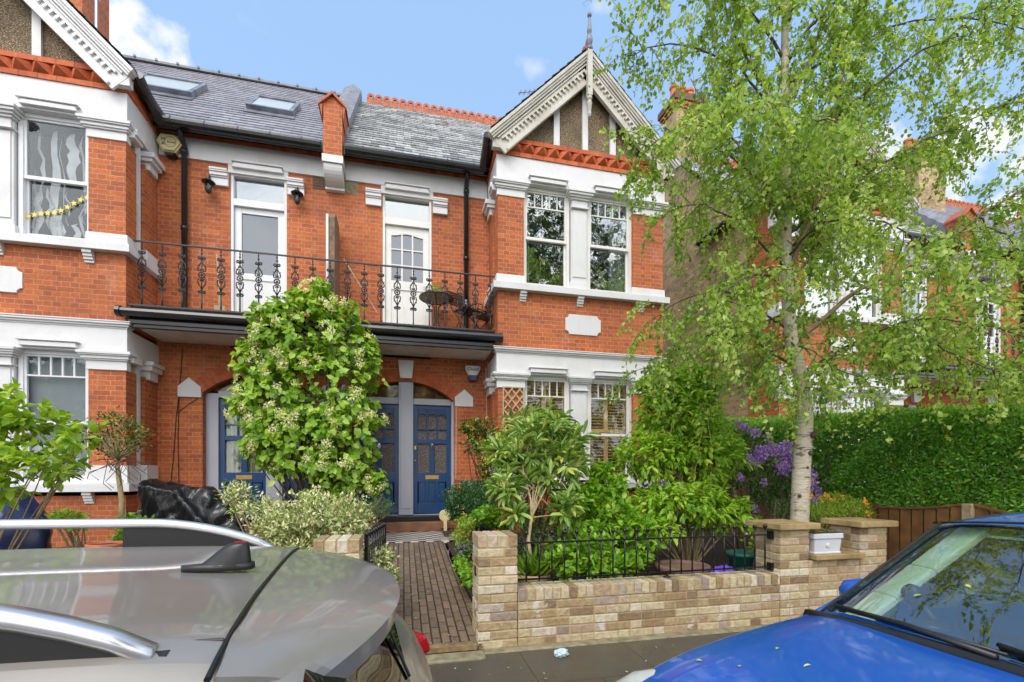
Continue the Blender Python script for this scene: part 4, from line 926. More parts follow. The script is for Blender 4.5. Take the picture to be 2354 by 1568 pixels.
# party parapets with their front piers
for ox, lab in ((OX, 'brick parapet with stepped grey coping between the old and new slate roofs'), (OX2, 'brick parapet on the roof of the neighbouring pair behind the birch')):
    P = thing('party_parapet', lab, 'parapet', (ox, 8.75, 7.2))
    m = MB(); m.box(ox-0.16, ox+0.16, 8.62, 9.0, 7.06, 7.95, 0); m.box(ox-0.10, ox+0.10, 9.0, 9.3, 7.2, 8.0, 0)
    m.prism([(ox-0.16, 7.95), (ox+0.16, 7.95), (ox, 8.10)], 8.625, 9.0, 0); m.build('pier', 'red_brick', P)
    m = MB()
    m.prism([(ox-.235, 7.93), (ox, 8.16), (ox+.235, 7.93), (ox+.235, 7.885), (ox, 8.11), (ox-.235, 7.885)], 8.57, 9.04)
    for sx in (-1, 1): m.prism([(ox+sx*.175, 7.68), (ox+sx*.215, 7.90), (ox+sx*.165, 7.92)], 8.59, 9.0)
    m.build('pier_cap', 'terracotta', P)
    m = MB()
    m.box(ox-0.175, ox+0.175, 8.60, 9.0, 6.93, 7.058); m.box(ox-.165, ox+.165, 8.90, 9.0, 6.62, 6.66)
    m.prism([(9.0, 6.66), (8.93, 6.66)]+[(8.63+.29*(1-math.sin(a)), 6.92-.25*math.cos(a)) for a in np.linspace(0.1, PI/2, 8)]+[(9.0, 6.92)], ox-0.155, ox+0.155, axis='x')
    m.build('corbel', 'white_paint', P)
    m = MB(); n = 14
    for k in range(n):
        y0 = 9.02+(12.0-9.02)*k/n; y1 = 9.02+(12.0-9.02)*(k+1.06)/n; zf = lambda y: 7.30+(y-8.72)*1.0427+0.27
        vs = [(ox-0.19, y0, zf(y0)+0.025), (ox, y0, zf(y0)+0.145), (ox+0.19, y0, zf(y0)+0.025), (ox-0.19, y1, zf(y1)), (ox, y1, zf(y1)+0.12), (ox+0.19, y1, zf(y1)),
              (ox-0.17, y0, zf(y0)-0.3), (ox+0.17, y0, zf(y0)-0.3), (ox-0.17, y1, zf(y1)-0.3), (ox+0.17, y1, zf(y1)-0.3)]
        m.add(vs, [(0, 1, 4, 3), (1, 2, 5, 4), (0, 6, 7, 2, 1), (0, 3, 8, 6), (2, 7, 9, 5), (3, 4, 5, 9, 8)])
    m.box(ox-0.19, ox+0.19, 12.0, 12.25, 10.4, 11.02); m.build('coping', 'lead', P)
# ------------------------------------------------------------------ balcony railing: cast balusters
def baluster_mb():
    b = MB(); r = 0.0098
    b.box(-0.010, 0.010, -0.010, 0.010, 0.0, 0.30)                     # plain foot
    b.tube([(0, 0, 0.30), (0, 0, 1.02)], 0.008, 5)
    def scrolls(z, up=1):
        for sx in (-1, 1):
            b.ring((sx*0.030, 0, z), 0.020, r, 'y', 8, 4); b.tube([(0, 0, z-0.035*up), (sx*0.018, 0, z-0.02*up), (sx*0.048, 0, z+0.004*up)], r, 4)
        b.ball((0, 0, z), 0.017, 6)
    scrolls(0.32, -1); scrolls(0.86, 1); b.ball((0, 0, 0.93), 0.016, 6); b.ball((0, 0, 0.98), 0.014, 6)
    def heart(z0, z1):                                                 # z0 the point, z1 the lobes
        d = z1-z0
        for sx in (-1, 1):
            b.tube([(0, 0, z0), (sx*0.018, 0, z0+d*0.25), (sx*0.046, 0, z0+d*0.55), (sx*0.056, 0, z0+d*0.78), (sx*0.045, 0, z0+d*0.97), (sx*0.022, 0, z0+d*1.0), (sx*0.014, 0, z0+d*0.85), (sx*0.028, 0, z0+d*0.75)], r, 4)
            b.ball((sx*0.05, 0, z0+d*0.45), 0.010, 5)
    heart(0.36, 0.53); heart(0.81, 0.65)
    b.ring((0, 0, 0.59), 0.044, r, 'y', 12, 4); b.ball((0, 0, 0.59), 0.016, 6)
    for k in range(6):
        a = k*PI/3+PI/6; b.tube([(0, 0, 0.59), (0.044*math.cos(a), 0, 0.59+0.044*math.sin(a))], 0.005, 4)
    return b
def railing(x0, x1, label, n=21):
    G = thing('balcony_railing', label, 'railing', (x0, 8.24, 4.01), local=True)
    t = MB(); L = x1-x0
    t.box(-0.1, L+0.02, -0.014, 0.014, 1.02, 1.04); t.box(0, L, -0.010, 0.010, 0.012, 0.03)
    t.build('rail', 'iron', G)
    base = baluster_mb().build('baluster', 'iron', G, smooth=True)
    for k in range(n):
        o = base if k == 0 else base.copy()
        if k: C.objects.link(o); o.parent = G
        o.location = (0.03+k*(L-0.10)/(n-1), 0, 0); o.rotation_euler = (0, 0, random.uniform(-.12, .12))
    return G
random.seed(3)
railing(-3.97, 1.60, 'black cast iron balcony railing with scrollwork balusters above the blue doors')
railing(-3.97+15, 1.60+15, 'black iron balcony railing of the neighbouring houses, behind the birch leaves')

# balcony things
D = thing('balcony_divider', 'weathered wooden divider with white edge standing out between the two balconies', 'divider', (-1.22, 8.6, 4.0))
m = MB(); m.box(-1.244, -1.15, 8.34, 8.94, 4.0, 5.82); m.prism([(8.36, 5.82), (8.94, 5.82), (8.90, 5.95), (8.65, 5.98), (8.40, 5.90)], -1.244, -1.15, axis='x'); m.build('board', 'wood_old', D)
m = MB(); m.box(-1.285, -1.246, 8.32, 8.60, 4.0, 5.86); m.build('edge_strip', 'white_paint', D)
m = MB(); a = at(790, 595, 8.5); b = at(868, 720, 8.35); m.tube([a, b], 0.009, 6); o = m.build('broom_handle', 'trellis_wood'); tag(o, 'thin wooden stick leaning across the balcony beside the divider', 'stick')
m = MB(); m.tube([at(499, 585, 8.7), at(506, 712, 8.6)], 0.016, 8); m.box(*(lambda p: (p.x-.08, p.x+.08, p.y-.03, p.y+.03, p.z-.02, p.z+.06))(at(506, 712, 8.6)))
tag(m.build('garden_broom', 'trellis_wood'), 'pale broom standing on the left balcony near the downpipe', 'broom')
# bistro table
tc = at(1003, 668, 8.62); TB = thing('bistro_table', 'small round metal table on the balcony with a flower pot on it', 'table', (tc.x, tc.y, 4.0))
m = MB(); m.lathe((tc.x, tc.y, 4.70), [(0.30, 0), (0.31, 0.012), (0.30, 0.028), (0.02, 0.03)], 24); m.build('table_top', 'wood_old', TB)
m = MB(); m.ring((tc.x, tc.y, 4.70), 0.305, 0.014, 'z', 24, 6)
for k in range(3):
    a = k*2*PI/3+0.4; dx, dy = math.cos(a), math.sin(a)
    m.tube([(tc.x+dx*.2, tc.y+dy*.2, 4.69), (tc.x+dx*.05, tc.y+dy*.05, 4.55), (tc.x+dx*.03, tc.y+dy*.03, 4.25), (tc.x+dx*.16, tc.y+dy*.16, 4.12), (tc.x+dx*.27, tc.y+dy*.27, 4.01)], 0.013, 6)
m.build('table_leg', 'iron', TB)
# folding metal chair with slatted back
ch = at(1075, 700, 8.5); CHR = thing('bistro_chair', 'black metal slatted chair folded open beside the balcony table', 'chair', (ch.x, ch.y, 4.0), R(35), local=True)
m = MB(); 
for k in range(6): m.box(-0.20, 0.20, -0.19+k*0.065, -0.145+k*0.065, 0.45, 0.462)
m.build('seat', 'black_gloss', CHR)
m = MB()
for k in range(6): m.obox((0, 0.22+0.025*k, 0.60+k*0.055), (0.42, 0.012, 0.035), Matrix.Rotation(R(-20), 3, 'X'))
m.build('backrest', 'black_gloss', CHR)
m = MB()
for sx in (-1, 1):
    m.tube([(sx*.21, .36, .92), (sx*.21, .2, .5), (sx*.21, -.22, .0)], 0.011, 6); m.tube([(sx*.19, -.2, .45), (sx*.19, .24, .0)], 0.011, 6); m.tube([(sx*.22, .24, .66), (sx*.24, .0, .68), (sx*.24, -.14, .62), (sx*.22, -.16, .46)], 0.012, 6)
m.build('frame', 'iron', CHR)
ch = at(1105, 690, 8.7); 
C2 = copy_tree(CHR); C2.location = (ch.x+0.12, ch.y+0.02, 4.0); C2.rotation_euler = (0, 0, R(-60)); C2['label'] = 'second slatted metal chair, tucked against the bay at the end of the balcony'
CHR['group'] = 'balcony chairs'; C2['group'] = 'balcony chairs'

# wall lanterns
def lantern(u, v, label):
    p = at(u, v, 8.84); L = thing('wall_lantern', label, 'lantern', (p.x, 8.84, p.z), group='lanterns either side of the balcony door')
    m = MB(); c = (p.x, 8.84, p.z)
    m.lathe(c, [(0.10, 0.06), (0.105, 0.07), (0.05, 0.10), (0.035, 0.14), (0.01, 0.15)], 14); m.lathe(c, [(0.045, -0.09), (0.05, -0.06), (0.05, -0.05)], 12); m.lathe(c, [(0.008, -0.13), (0.03, -0.11), (0.045, -0.09)], 10)
    for k in range(6):
        a = k*PI/3; m.tube([(p.x+.052*math.cos(a), 8.84+.052*math.sin(a), p.z+.07), (p.x+.052*math.cos(a), 8.84+.052*math.sin(a), p.z-.06)], 0.004, 4)
    for z in (0.03, 0.0, -0.03): m.ring((p.x, 8.84, p.z+z), 0.053, 0.004, 'z', 12, 4)
    m.build('cage', 'iron', L); m = MB(); m.lathe(c, [(0.04, -0.06), (0.045, 0.0), (0.04, 0.06)], 12); m.build('globe', 'door_glass', L)
    m = MB(); m.tube([(p.x-.01, 8.995, p.z+0.13), (p.x-.01, 8.93, p.z+0.24), (p.x, 8.86, p.z+0.2), (p.x, 8.84, p.z+.14)], 0.009, 6); m.lathe((p.x-.01, 8.985, p.z+.13), [(0.035, -.01), (0.03, 0.013)], 10, axis='y'); m.build('bracket', 'iron', L)
lantern(479, 428, 'black ship lantern on the brickwork between downpipe and white balcony door')
lantern(683, 454, 'black ship lantern on the brickwork right of the full height white balcony door')

# alarm boxes
p = at(388, 328, 8.86); A1 = thing('alarm_box', 'faded cream hexagonal alarm box high under the gutter', 'alarm box', (p.x, 8.86, p.z))
m = MB(); hx = [(p.x-.20, p.z+.02), (p.x-.13, p.z+.15), (p.x+.10, p.z+.15), (p.x+.20, p.z+.02), (p.x+.09, p.z-.15), (p.x-.09, p.z-.15)]
m.prism(hx, 8.87, 8.99); cx_, cz_ = p.x, p.z
m.prism([(cx_+(x-cx_)*.88, cz_+(z-cz_)*.88) for x, z in hx], 8.84, 8.869); m.build('casing', 'cream_plastic', A1, bevel=0.012)
m = MB(); m.prism([(p.x-.09, p.z-.152), (p.x+.09, p.z-.152), (p.x+.05, p.z-.20), (p.x-.05, p.z-.20)], 8.86, 8.985); m.build('strobe', 'black_plastic', A1, bevel=.006)
m = MB(); m.ring((p.x+.03, 8.836, p.z+.005), 0.085, 0.003, 'y', 20, 4)
for i, t in enumerate('MA'): text_mb(m, t, 0.075, lambda x, y, z, i=i: (p.x-.075+x, 8.837-z, p.z+.035-.07*i+y))
text_mb(m, 'Security', 0.036, lambda x, y, z: (p.x+.045+x, 8.837-z, p.z+y)); m.build('emblem', 'navy_text', A1)
p = at(1088, 855, 8.86); A2 = thing('alarm_box', 'white shield-shaped alarm box with navy base beside the door arch', 'alarm box', (p.x, 8.86, p.z))
m = MB(); m.prism([(p.x-.145, p.z+.13), (p.x+.145, p.z+.13), (p.x+.15, p.z+.08), (p.x+.07, p.z-.10), (p.x-.07, p.z-.10), (p.x-.15, p.z+.08)], 8.90, 8.99); m.prism([(p.x-.13, p.z+.12), (p.x+.13, p.z+.12), (p.x+.065, p.z-.09), (p.x-.065, p.z-.09)], 8.87, 8.899); m.build('casing', 'white_plastic', A2, bevel=0.01)
m = MB(); m.prism([(p.x-.085, p.z-.06), (p.x+.085, p.z-.06), (p.x+.06, p.z-.165), (p.x-.06, p.z-.165)], 8.863, 8.985); m.build('strobe', 'navy_plastic', A2, bevel=.008)
m = MB(); text_mb(m, 'Chubb', 0.085, lambda x, y, z: (p.x+x, 8.867-z, p.z+.055+y), depth=.004); m.build('lettering', 'navy_text', A2)

# air bricks, cables
m = MB(); p = at(736, 420, YM)
for i in range(5):
    for j in range(5): m.box(p.x-.12+i*.05, p.x-.12+i*.05+.036, YM-.012, YM+.01, p.z-.12+j*.048, p.z-.12+j*.048+.034)
m.box(p.x-.13, p.x+.13, YM-.004, YM+.01, p.z-.13, p.z+.13); tag(m.build('air_brick', 'dark_brick'), 'dark grey air brick in the wall left of the white corbel', 'air brick')
m = MB(); p = at(806, 430, YM)
for i in range(6):
    for j in range(5): m.box(p.x-.12+i*.042, p.x-.12+i*.042+.026, YM-.010, YM+.01, p.z-.12+j*.048, p.z-.12+j*.048+.028)
m.box(p.x-.13, p.x+.13, YM-.004, YM+.01, p.z-.13, p.z+.13); tag(m.build('air_brick', 'kerb_stone'), 'blotchy pale air brick in the wall right of the white corbel', 'air brick')
m = MB(); q = lambda u, v: at(u, v, 8.985)
m.tube([q(420, 800), q(412, 900), q(405, 960), q(398, 1060), q(392, 1110)], 0.006, 5); m.tube([q(412, 900), q(409, 1000), q(411, 1110)], 0.006, 5); m.tube([q(408, 948), q(440, 925), q(470, 905)], 0.005, 5)
tag(m.build('wall_cable', 'black_plastic'), 'thin black cables running down the brick beside the left blue door', 'cable')
m = MB(); q = lambda u, v: at(u, v, 8.985); m.tube([q(1117, 845), q(1119, 950), q(1119, 1010)], 0.006, 5); m.tube([q(1049, 910), q(1048, 1100)], 0.006, 5)
tag(m.build('wall_cable', 'white_paint'), 'thin white cables on the brick between the right blue door and the bay', 'cable')
m = MB(); a, b = at(1192, 214, 11), at(1272, 205, 11); m.tube([a, b], 0.012, 5)
for k in range(8):
    p = a.lerp(b, (k+.3)/7.6); m.tube([p+Vector((0, -.14, -.05)), p+Vector((0, .14, .05))], 0.007, 4)
    m.tube([p+Vector((0, 0, -.07)), p+Vector((0, 0, .07))], 0.005, 4)
m.tube([b, b+Vector((0.12, 0, -0.02)), Vector((b.x+0.12, b.y, 9.2))], 0.018, 6); tag(m.build('tv_antenna', 'lead'), 'thin comb-like television aerial above the roof left of the gable', 'aerial')
m = MB(); a = at(221, 0, 10.8); m.tube([Vector((a.x, a.y, 8.3)), Vector((a.x, a.y, 13.5))], 0.025, 6); m.box(a.x-.05, a.x+.05, a.y-.05, a.y+.05, 10.9, 11.1)
tag(m.build('aerial_pole', 'steel'), 'thin steel pole rising beside the left chimney', 'pole')
# diamond trellis on the bay pilaster
tr = thing('trellis', 'diamond wooden trellis fixed to the brick pier left of the shuttered windows', 'trellis', (1.9, 8.07, 2.0))
m = MB(); x0, x1, z0, z1 = 1.72, 2.115, 1.5, 3.02; y = 8.06
m.box(x0, x0+.02, y-.006, y+.02, z0, z1); m.box(x1-.02, x1, y-.006, y+.02, z0, z1); m.box(x0+.02, x1-.02, y-.006, y+.02, z1-.02, z1); m.build('frame', 'trellis_wood', tr)
m = MB(); w = x1-x0-.04
for k in range(-2, 12):
    za = z0+k*0.185
    for sgn in (1, -1):
        pa, pb = (x0+.02, za), (x1-.02, za+sgn*w*1.25)
        # clip to frame
        def clip(p, q):
            (xa, zaa), (xb, zbb) = p, q
            t0, t1 = 0, 1
            for lim, s_ in ((z0, 1), (z1-.02, -1)):
                da, db = s_*(zaa-lim), s_*(zbb-lim)
                if da < 0 and db < 0: return None
                if da < 0: t0 = max(t0, da/(da-db))
                if db < 0: t1 = min(t1, da/(da-db))
            return None if t0 >= t1 else ((xa+(xb-xa)*t0, zaa+(zbb-zaa)*t0), (xa+(xb-xa)*t1, zaa+(zbb-zaa)*t1))
        c_ = clip(pa, pb)
        if c_: m.beam((c_[0][0], y+(0.0 if sgn > 0 else .010), c_[0][1]), (c_[1][0], y+(0.0 if sgn > 0 else .010), c_[1][1]), 0.022, 0.009, up=(0, 1, 0)) if False else m.beam((c_[0][0], y+(0.0 if sgn > 0 else .010), c_[0][1]), (c_[1][0], y+(0.0 if sgn > 0 else .010), c_[1][1]), 0.009, 0.024, up=(-(c_[1][1]-c_[0][1]), 0, c_[1][0]-c_[0][0]))
m.build('lattice', 'trellis_wood', tr)

# ------------------------------------------------------------------ garden wall, each brick laid
BH, BW, BD, J = 0.065, 0.215, 0.1025, 0.010
rb = random.Random(11)
def lay(mb, x0, x1, y0, y1, z0, z1, m=0):
    j = lambda: rb.uniform(-.002, .002)
    mb.box(x0+j(), x1+j(), y0+j(), y1, z0+j()*.6, z1+j()*.6, m, rb.random())
def brick_pier(name_lab, X0, Xn, Y0_, Yn, ztop, zb=0.0, par=None, cap='solid', nm='brick_pier'):
    o = thing(nm, name_lab, 'pier', ((X0+Xn)/2, (Y0_+Yn)/2, zb)) if par is None else par
    m = MB(); W_ = Xn-X0; z = zb; row = 0; soldier = 0.105 if cap == 'soldier' else 0
    while z+BH <= ztop-soldier-0.004+0.02:
        a = (row % 2 == 0)
        cut = BW if a else BD
        lay(m, X0, X0+cut, Y0_, Y0_+BD, z, z+BH); lay(m, X0+cut+J, Xn, Y0_, Y0_+BD, z, z+BH)
        # left and right faces
        yy = Y0_+BD+J
        lay(m, X0, X0+BD, yy, yy+(BW if a else BD)-.02, z, z+BH); lay(m, X0, X0+BD, yy+(BW if a else BD)-.01, Yn, z, z+BH) if yy+(BW if a else BD)-.01 < Yn-.03 else None
        lay(m, Xn-BD, Xn, yy, Yn, z, z+BH)
        z += 0.075; row += 1
    if cap == 'soldier':
        n = 4; s_ = (W_+J)/n
        for k in range(n): lay(m, X0+k*s_, X0+(k+1)*s_-J, Y0_, Yn, z, z+0.1025)
        z += 0.1025
    m.build('brickwork', 'garden_brick', o, bevel=0.006)
    mo = MB(); mo.box(X0+.006, Xn-.006, Y0_+.006, Yn-.006, zb-.1, z-.008); mo.build('mortar', 'mortar', o)
    return o, z
GY = 3.70
brick_pier('tan brick gate pier with bricks on edge, right of the path', 0.585, 0.915, GY, GY+0.33, 0.96, cap='soldier')
gp, _ = brick_pier('tan brick gate pier left of the path, half hidden by the grey car', -0.66, -0.33, GY, GY+0.33, 0.95, cap='soldier')
brick_pier('tan brick pier behind the grey car roof rail, left end of the variegated shrub', -1.42, -1.09, GY, GY+0.33, 0.95, cap='soldier')
# low wall with bricks on edge, and the taller end with slabs
LW = thing('garden_wall', 'low weathered tan brick wall with black railings along its top', 'wall', (2.2, GY, 0.0))
m = MB(); z = 0.0; row = 0
while z < 0.36:
    x = 0.925; k = row
    while x < 3.49:
        w_ = BW if k % 2 == 0 else BD
        if rb.random() < .12: w_ = BW
        xe = min(x+w_, 3.49)
        if xe-x > .03: lay(m, x, xe, GY, GY+0.215, z, z+BH)
        x = xe+J; k += 1
    z += 0.075; row += 1
zt = z
x = 0.925
while x < 3.49: lay(m, x, min(x+BH, 3.49), GY-.004, GY+0.222, zt, zt+0.1025); x += 0.075
m.build('brickwork', 'garden_brick', LW, bevel=0.006)
mo = MB(); mo.box(0.92, 3.495, GY+.006, GY+.21, -.1, zt+.095); mo.build('mortar', 'mortar', LW)
WZ = zt+0.1025
EW = thing('garden_wall', 'taller brick end of the garden wall with stone slabs and whitened patches', 'wall', (4.15, GY, 0.0))
brick_pier('', 3.50, 3.83, GY, GY+0.33, 0.90, par=EW); brick_pier('', 4.45, 4.79, GY, GY+0.33, 0.90, par=EW)
m = MB(); z = 0.0; row = 0
while z < 0.58:
    x = 3.84; k = row
    while x < 4.44:
        w_ = BW if k % 2 == 0 else BD; xe = min(x+w_, 4.44)
        if xe-x > .03: lay(m, x, xe, GY+.001, GY+0.215, z, z+BH)
        x = xe+J; k += 1
    z += 0.075; row += 1
m.build('brickwork', 'garden_brick', EW, bevel=0.006); mo = MB(); mo.box(3.832, 4.448, GY+.006, GY+.21, -.1, z-.01); mo.build('mortar', 'mortar', EW)
m = MB()
m.box(3.44, 3.90, GY-.065, GY+.40, 0.902, 0.96); m.box(3.79, 4.50, GY-.05, GY+.27, z, z+.05) if False else None
m.box(4.39, 4.86, GY-.065, GY+.40, 0.902, 0.96); m.box(3.86, 4.448, GY-.06, GY+.30, z, z+.05)
m.build('slab', 'coping_slab', EW, bevel=0.006)
SZ = z+.05
# black railings on the low wall
rl = thing('garden_railing', 'low black iron railing with ball tops on the garden wall', 'railing', (2.2, GY+.11, WZ))
m = MB(); y = GY+.11
m.box(0.915, 3.50, y-.012, y+.012, 0.835, 0.848); m.box(0.915, 3.50, y-.012, y+.012, WZ+.045, WZ+.058)
m.box(3.47, 3.50, y-.03, y+.03, 0.80, 0.88); m.box(3.47, 3.50, y-.03, y+.03, WZ+.02, WZ+.09)
m.tube([(2.36, y, WZ+.05), (2.36, y, WZ)], 0.012, 8); m.lathe((2.36, y, WZ), [(0.035, 0), (0.03, 0.012), (0.012, 0.02)], 12); m.build('rail', 'black_iron', rl)
pb = MB(); pb.tube([(0, 0, WZ+.03), (0, 0, .905)], 0.0075, 8); pb.ball((0, 0, .925), 0.020, 10); pb.lathe((0, 0, .895), [(0.008, 0), (0.013, .005), (0.008, .01)], 8)
rod = None
for k in range(22):
    x = 1.02+k*0.1145
    if rod is None: rod = pb.build('picket', 'black_iron', rl, smooth=True); rod_base = rod; 
    else: rod_base = rod.copy(); C.objects.link(rod_base); rod_base.parent = rl
    rod_base.location = (x-2.2, 0, -WZ+0.0) if k else (x-2.2, 0, -WZ)
for ch_ in rl.children:
    if ch_.name.startswith('picket'):
        pass
# mesh of a picket was built in world offsets: shift once
off = Vector((2.2, GY+.11, WZ))
for v_ in rod.data.vertices: v_.co += off
# gate
gt = thing('garden_gate', 'black iron gate standing open beside the brick path', 'gate', (-0.31, GY+.36, 0.1), R(82), local=True)
m = MB(); m.box(0, .86, -.012, .012, .12, .15); m.box(0, .86, -.012, .012, .68, .71); m.box(0, .03, -.015, .015, 0.05, .80); m.box(.83, .86, -.015, .015, 0.05, .80); m.build('frame', 'black_iron', gt)
m = MB()
for k in range(9): m.tube([(.03+.1*k, 0, .12), (.03+.1*k, 0, .80)], 0.008, 8); m.ball((.03+.1*k, 0, .82), .022, 8)
m.build('bars', 'black_iron', gt, smooth=True)
m = MB(); m.box(0.578, 0.586, GY+.10, GY+.16, 0.58, 0.66); tag(m.build('gate_latch', 'black_iron'), 'small black iron latch plate on the side of the right gate pier', 'latch')

# trough planter on the wall
pl = thing('trough_planter', 'pale grey plastic trough standing in the gap between the slab-topped piers', 'planter', (4.13, GY+.10, SZ))
m = MB(); X0, X1, y0, y1 = 3.87, 4.21, GY-.02, GY+.13
m.box(X0+.02, X1-.02, y0+.015, y1-.015, SZ, SZ+.15, taper=-.012); m.box(X0-.005, X1+.005, y0-.008, y1+.008, SZ+.15, SZ+.20); m.box(X0+.01, X1-.01, y0+.008, y1-.008, SZ+.001, SZ+.02)
m.lathe((4.04, y0+.003, SZ+.085), [(0.001, -.006), (0.02, -.006), (0.028, 0.004)], 6, axis='y'); m.build('trough', 'planter_plastic', pl, bevel=.006)
m = MB(); m.box(X0+.012, X1-.012, y0+.01, y1-.01, SZ+.18, SZ+.204); m.build('soil', 'soil', pl)

# boundary fence on the right
fn = thing('boundary_fence', 'brown close-boarded wooden fence under the dark green hedge', 'fence', (6.0, 6.0, 0.1))
yy = 3.0
posts = [2.0, 3.75, 5.6, 7.4, 9.0]
for a, b in zip(posts[:-1], posts[1:]):
    m = MB(); n = int((b-a-.1)/.125)
    for k in range(n):
        t = (k+.5)/n; y = a+.05+(b-a-.1)*t; top = 0.98+0.05*(y-3.7)/2+.11*abs(2*t-1)**2
        m.obox((6.0, y, top/2), (0.018, 0.112, top), Matrix.Rotation(R(6), 3, 'Z'), r=random.random())
    m.build('board_panel', 'fence_wood', fn)
    for k in range(8):
        t0, t1 = k/8, (k+1)/8
    cap = MB(); prev = None
    for k in range(9):
        t = k/8; y = a+.05+(b-a-.1)*t; top = 0.98+0.05*(y-3.7)/2+.11*abs(2*t-1)**2; p = (6.0, y, top+.012)
        if prev: cap.beam(prev, p, .055, .022)
        prev = p
    cap.build('capping', 'fence_wood', fn)
for y in posts:
    m = MB(); t_ = 1.08+0.05*(y-3.7)/2; m.box(5.95, 6.05, y-.05, y+.05, 0, t_+.03, taper=0); m.build('post', 'post_wood', fn, bevel=.01)

# ------------------------------------------------------------------ pots, tubs, odds and ends in the garden
def pot(u, v_top, Y, r, h, mat, label, cat='plant pot', fill='soil', name='plant_pot', X=None, zg=None):
    p = at(u, v_top, Y); x = p.x if X is None else X; z0 = (ground_h(x, Y)) if zg is None else zg
    o = thing(name, label, cat, (x, Y, z0))
    m = MB(); m.lathe((x, Y, z0), [(r*.70, 0), (r*.92, h*.75), (r*.94, h*.78), (r*1.04, h*.80), (r*1.05, h*.97), (r*1.0, h), (r*.90, h), (r*.88, h*.9)], 28, cap=False); m.lathe((x, Y, z0), [(0.001, 0.0), (r*.70, 0.0)], 28, cap=False)
    for q in (.3, .55): m.ring((x, Y, z0+h*q), r*(.70+.22*q/.75)+.002, .006, 'z', 28, 5)
    m.build('pot', mat, o, smooth=True); m = MB(); m.lathe((x, Y, z0+h*.9), [(0.001, .01), (r*.5, .012), (r*.9, 0)], 20); m.build(fill if fill == 'soil' else 'bark_mulch', fill, o)
    return x, Y, z0+h*.9
P_rh = pot(1225, 1290, 4.55, .18, .30, 'pale_pot', 'pale terracotta pot behind the railing holding the long-leaved shrub', zg=.12)
P_mv = pot(1568, 1262, 4.35, .27, .34, 'mauve_pot', 'wide mauve-brown pot filled with bark behind the railing', fill='bark_chips', zg=.14)
P_by = pot(1068, 1185, 7.5, .19, .36, 'terracotta', 'ribbed terracotta pot at the right edge of the tiled landing')
P_lf = pot(245, 1232, 5.2, .15, .22, 'terracotta', 'low terracotta pot seen through the left roof rail of the grey car', zg=.55)
P_bk = pot(1380, 1310, 4.5, .13, .2, 'black_plastic', 'small black pot beneath the bright green bush', zg=.14)
# green tub
p = at(1716, 1245, 4.5); o = thing('green_tub', 'dark green plastic tub behind the railing beside the slab-topped pier', 'tub', (p.x, 4.5, .14))
m = MB(); m.lathe((p.x, 4.5, .14), [(0.001, 0), (.15, 0), (.19, .36), (.215, .37), (.215, .41), (.19, .41), (.17, .30), (.001, .30)], 26, cap=False); m.build('tub', 'green_tub', o, smooth=True)
m = MB(); m.ring((p.x, 4.5, .38), .205, .012, 'z', 26, 6); m.build('rim', 'green_tub', o)
# compost bag
def blob(name, mat, c, rad, label, cat, seed, amp=.25, sc3=3.0, sub=4):
    bm = bmesh.new(); bmesh.ops.create_icosphere(bm, subdivisions=sub, radius=1.0)
    from mathutils import noise
    for v in bm.verts:
        n_ = noise.noise(v.co*sc3+Vector((seed, 0, 0)))*amp+noise.noise(v.co*sc3*2.7+Vector((0, seed, 0)))*amp*.4
        v.co = Vector((v.co.x*rad[0], v.co.y*rad[1], max(v.co.z, -.75)*rad[2]))*(1+n_)+Vector((0, 0, rad[2]*.72))
    me = bpy.data.meshes.new(name); bm.to_mesh(me); bm.free(); me.materials.append(M[mat]); at_ = me.attributes.new('rnd', 'FLOAT', 'FACE'); at_.data.foreach_set('value', [.5]*len(me.polygons))
    o = bpy.data.objects.new(name, me); C.objects.link(o); o.location = c
    if label: tag(o, label, cat)
    return o
p = at(1665, 1290, 4.3); pb_ = blob('compost_bag', 'purple_bag', (p.x, 4.3, .14), (.22, .16, .17), 'slumped purple compost bag with a coloured print, behind the railing', 'bag', 3.1, .3, 2.4)
m = MB(); 
for k in range(26):
    a, b = rb.uniform(-.12, .14), rb.uniform(.05, .2); m.ball((p.x+a, 4.3-.16+abs(a)*.3, .14+b), rb.uniform(.012, .022), 5)
m.build('flower_print', 'orange_petal', pb_)
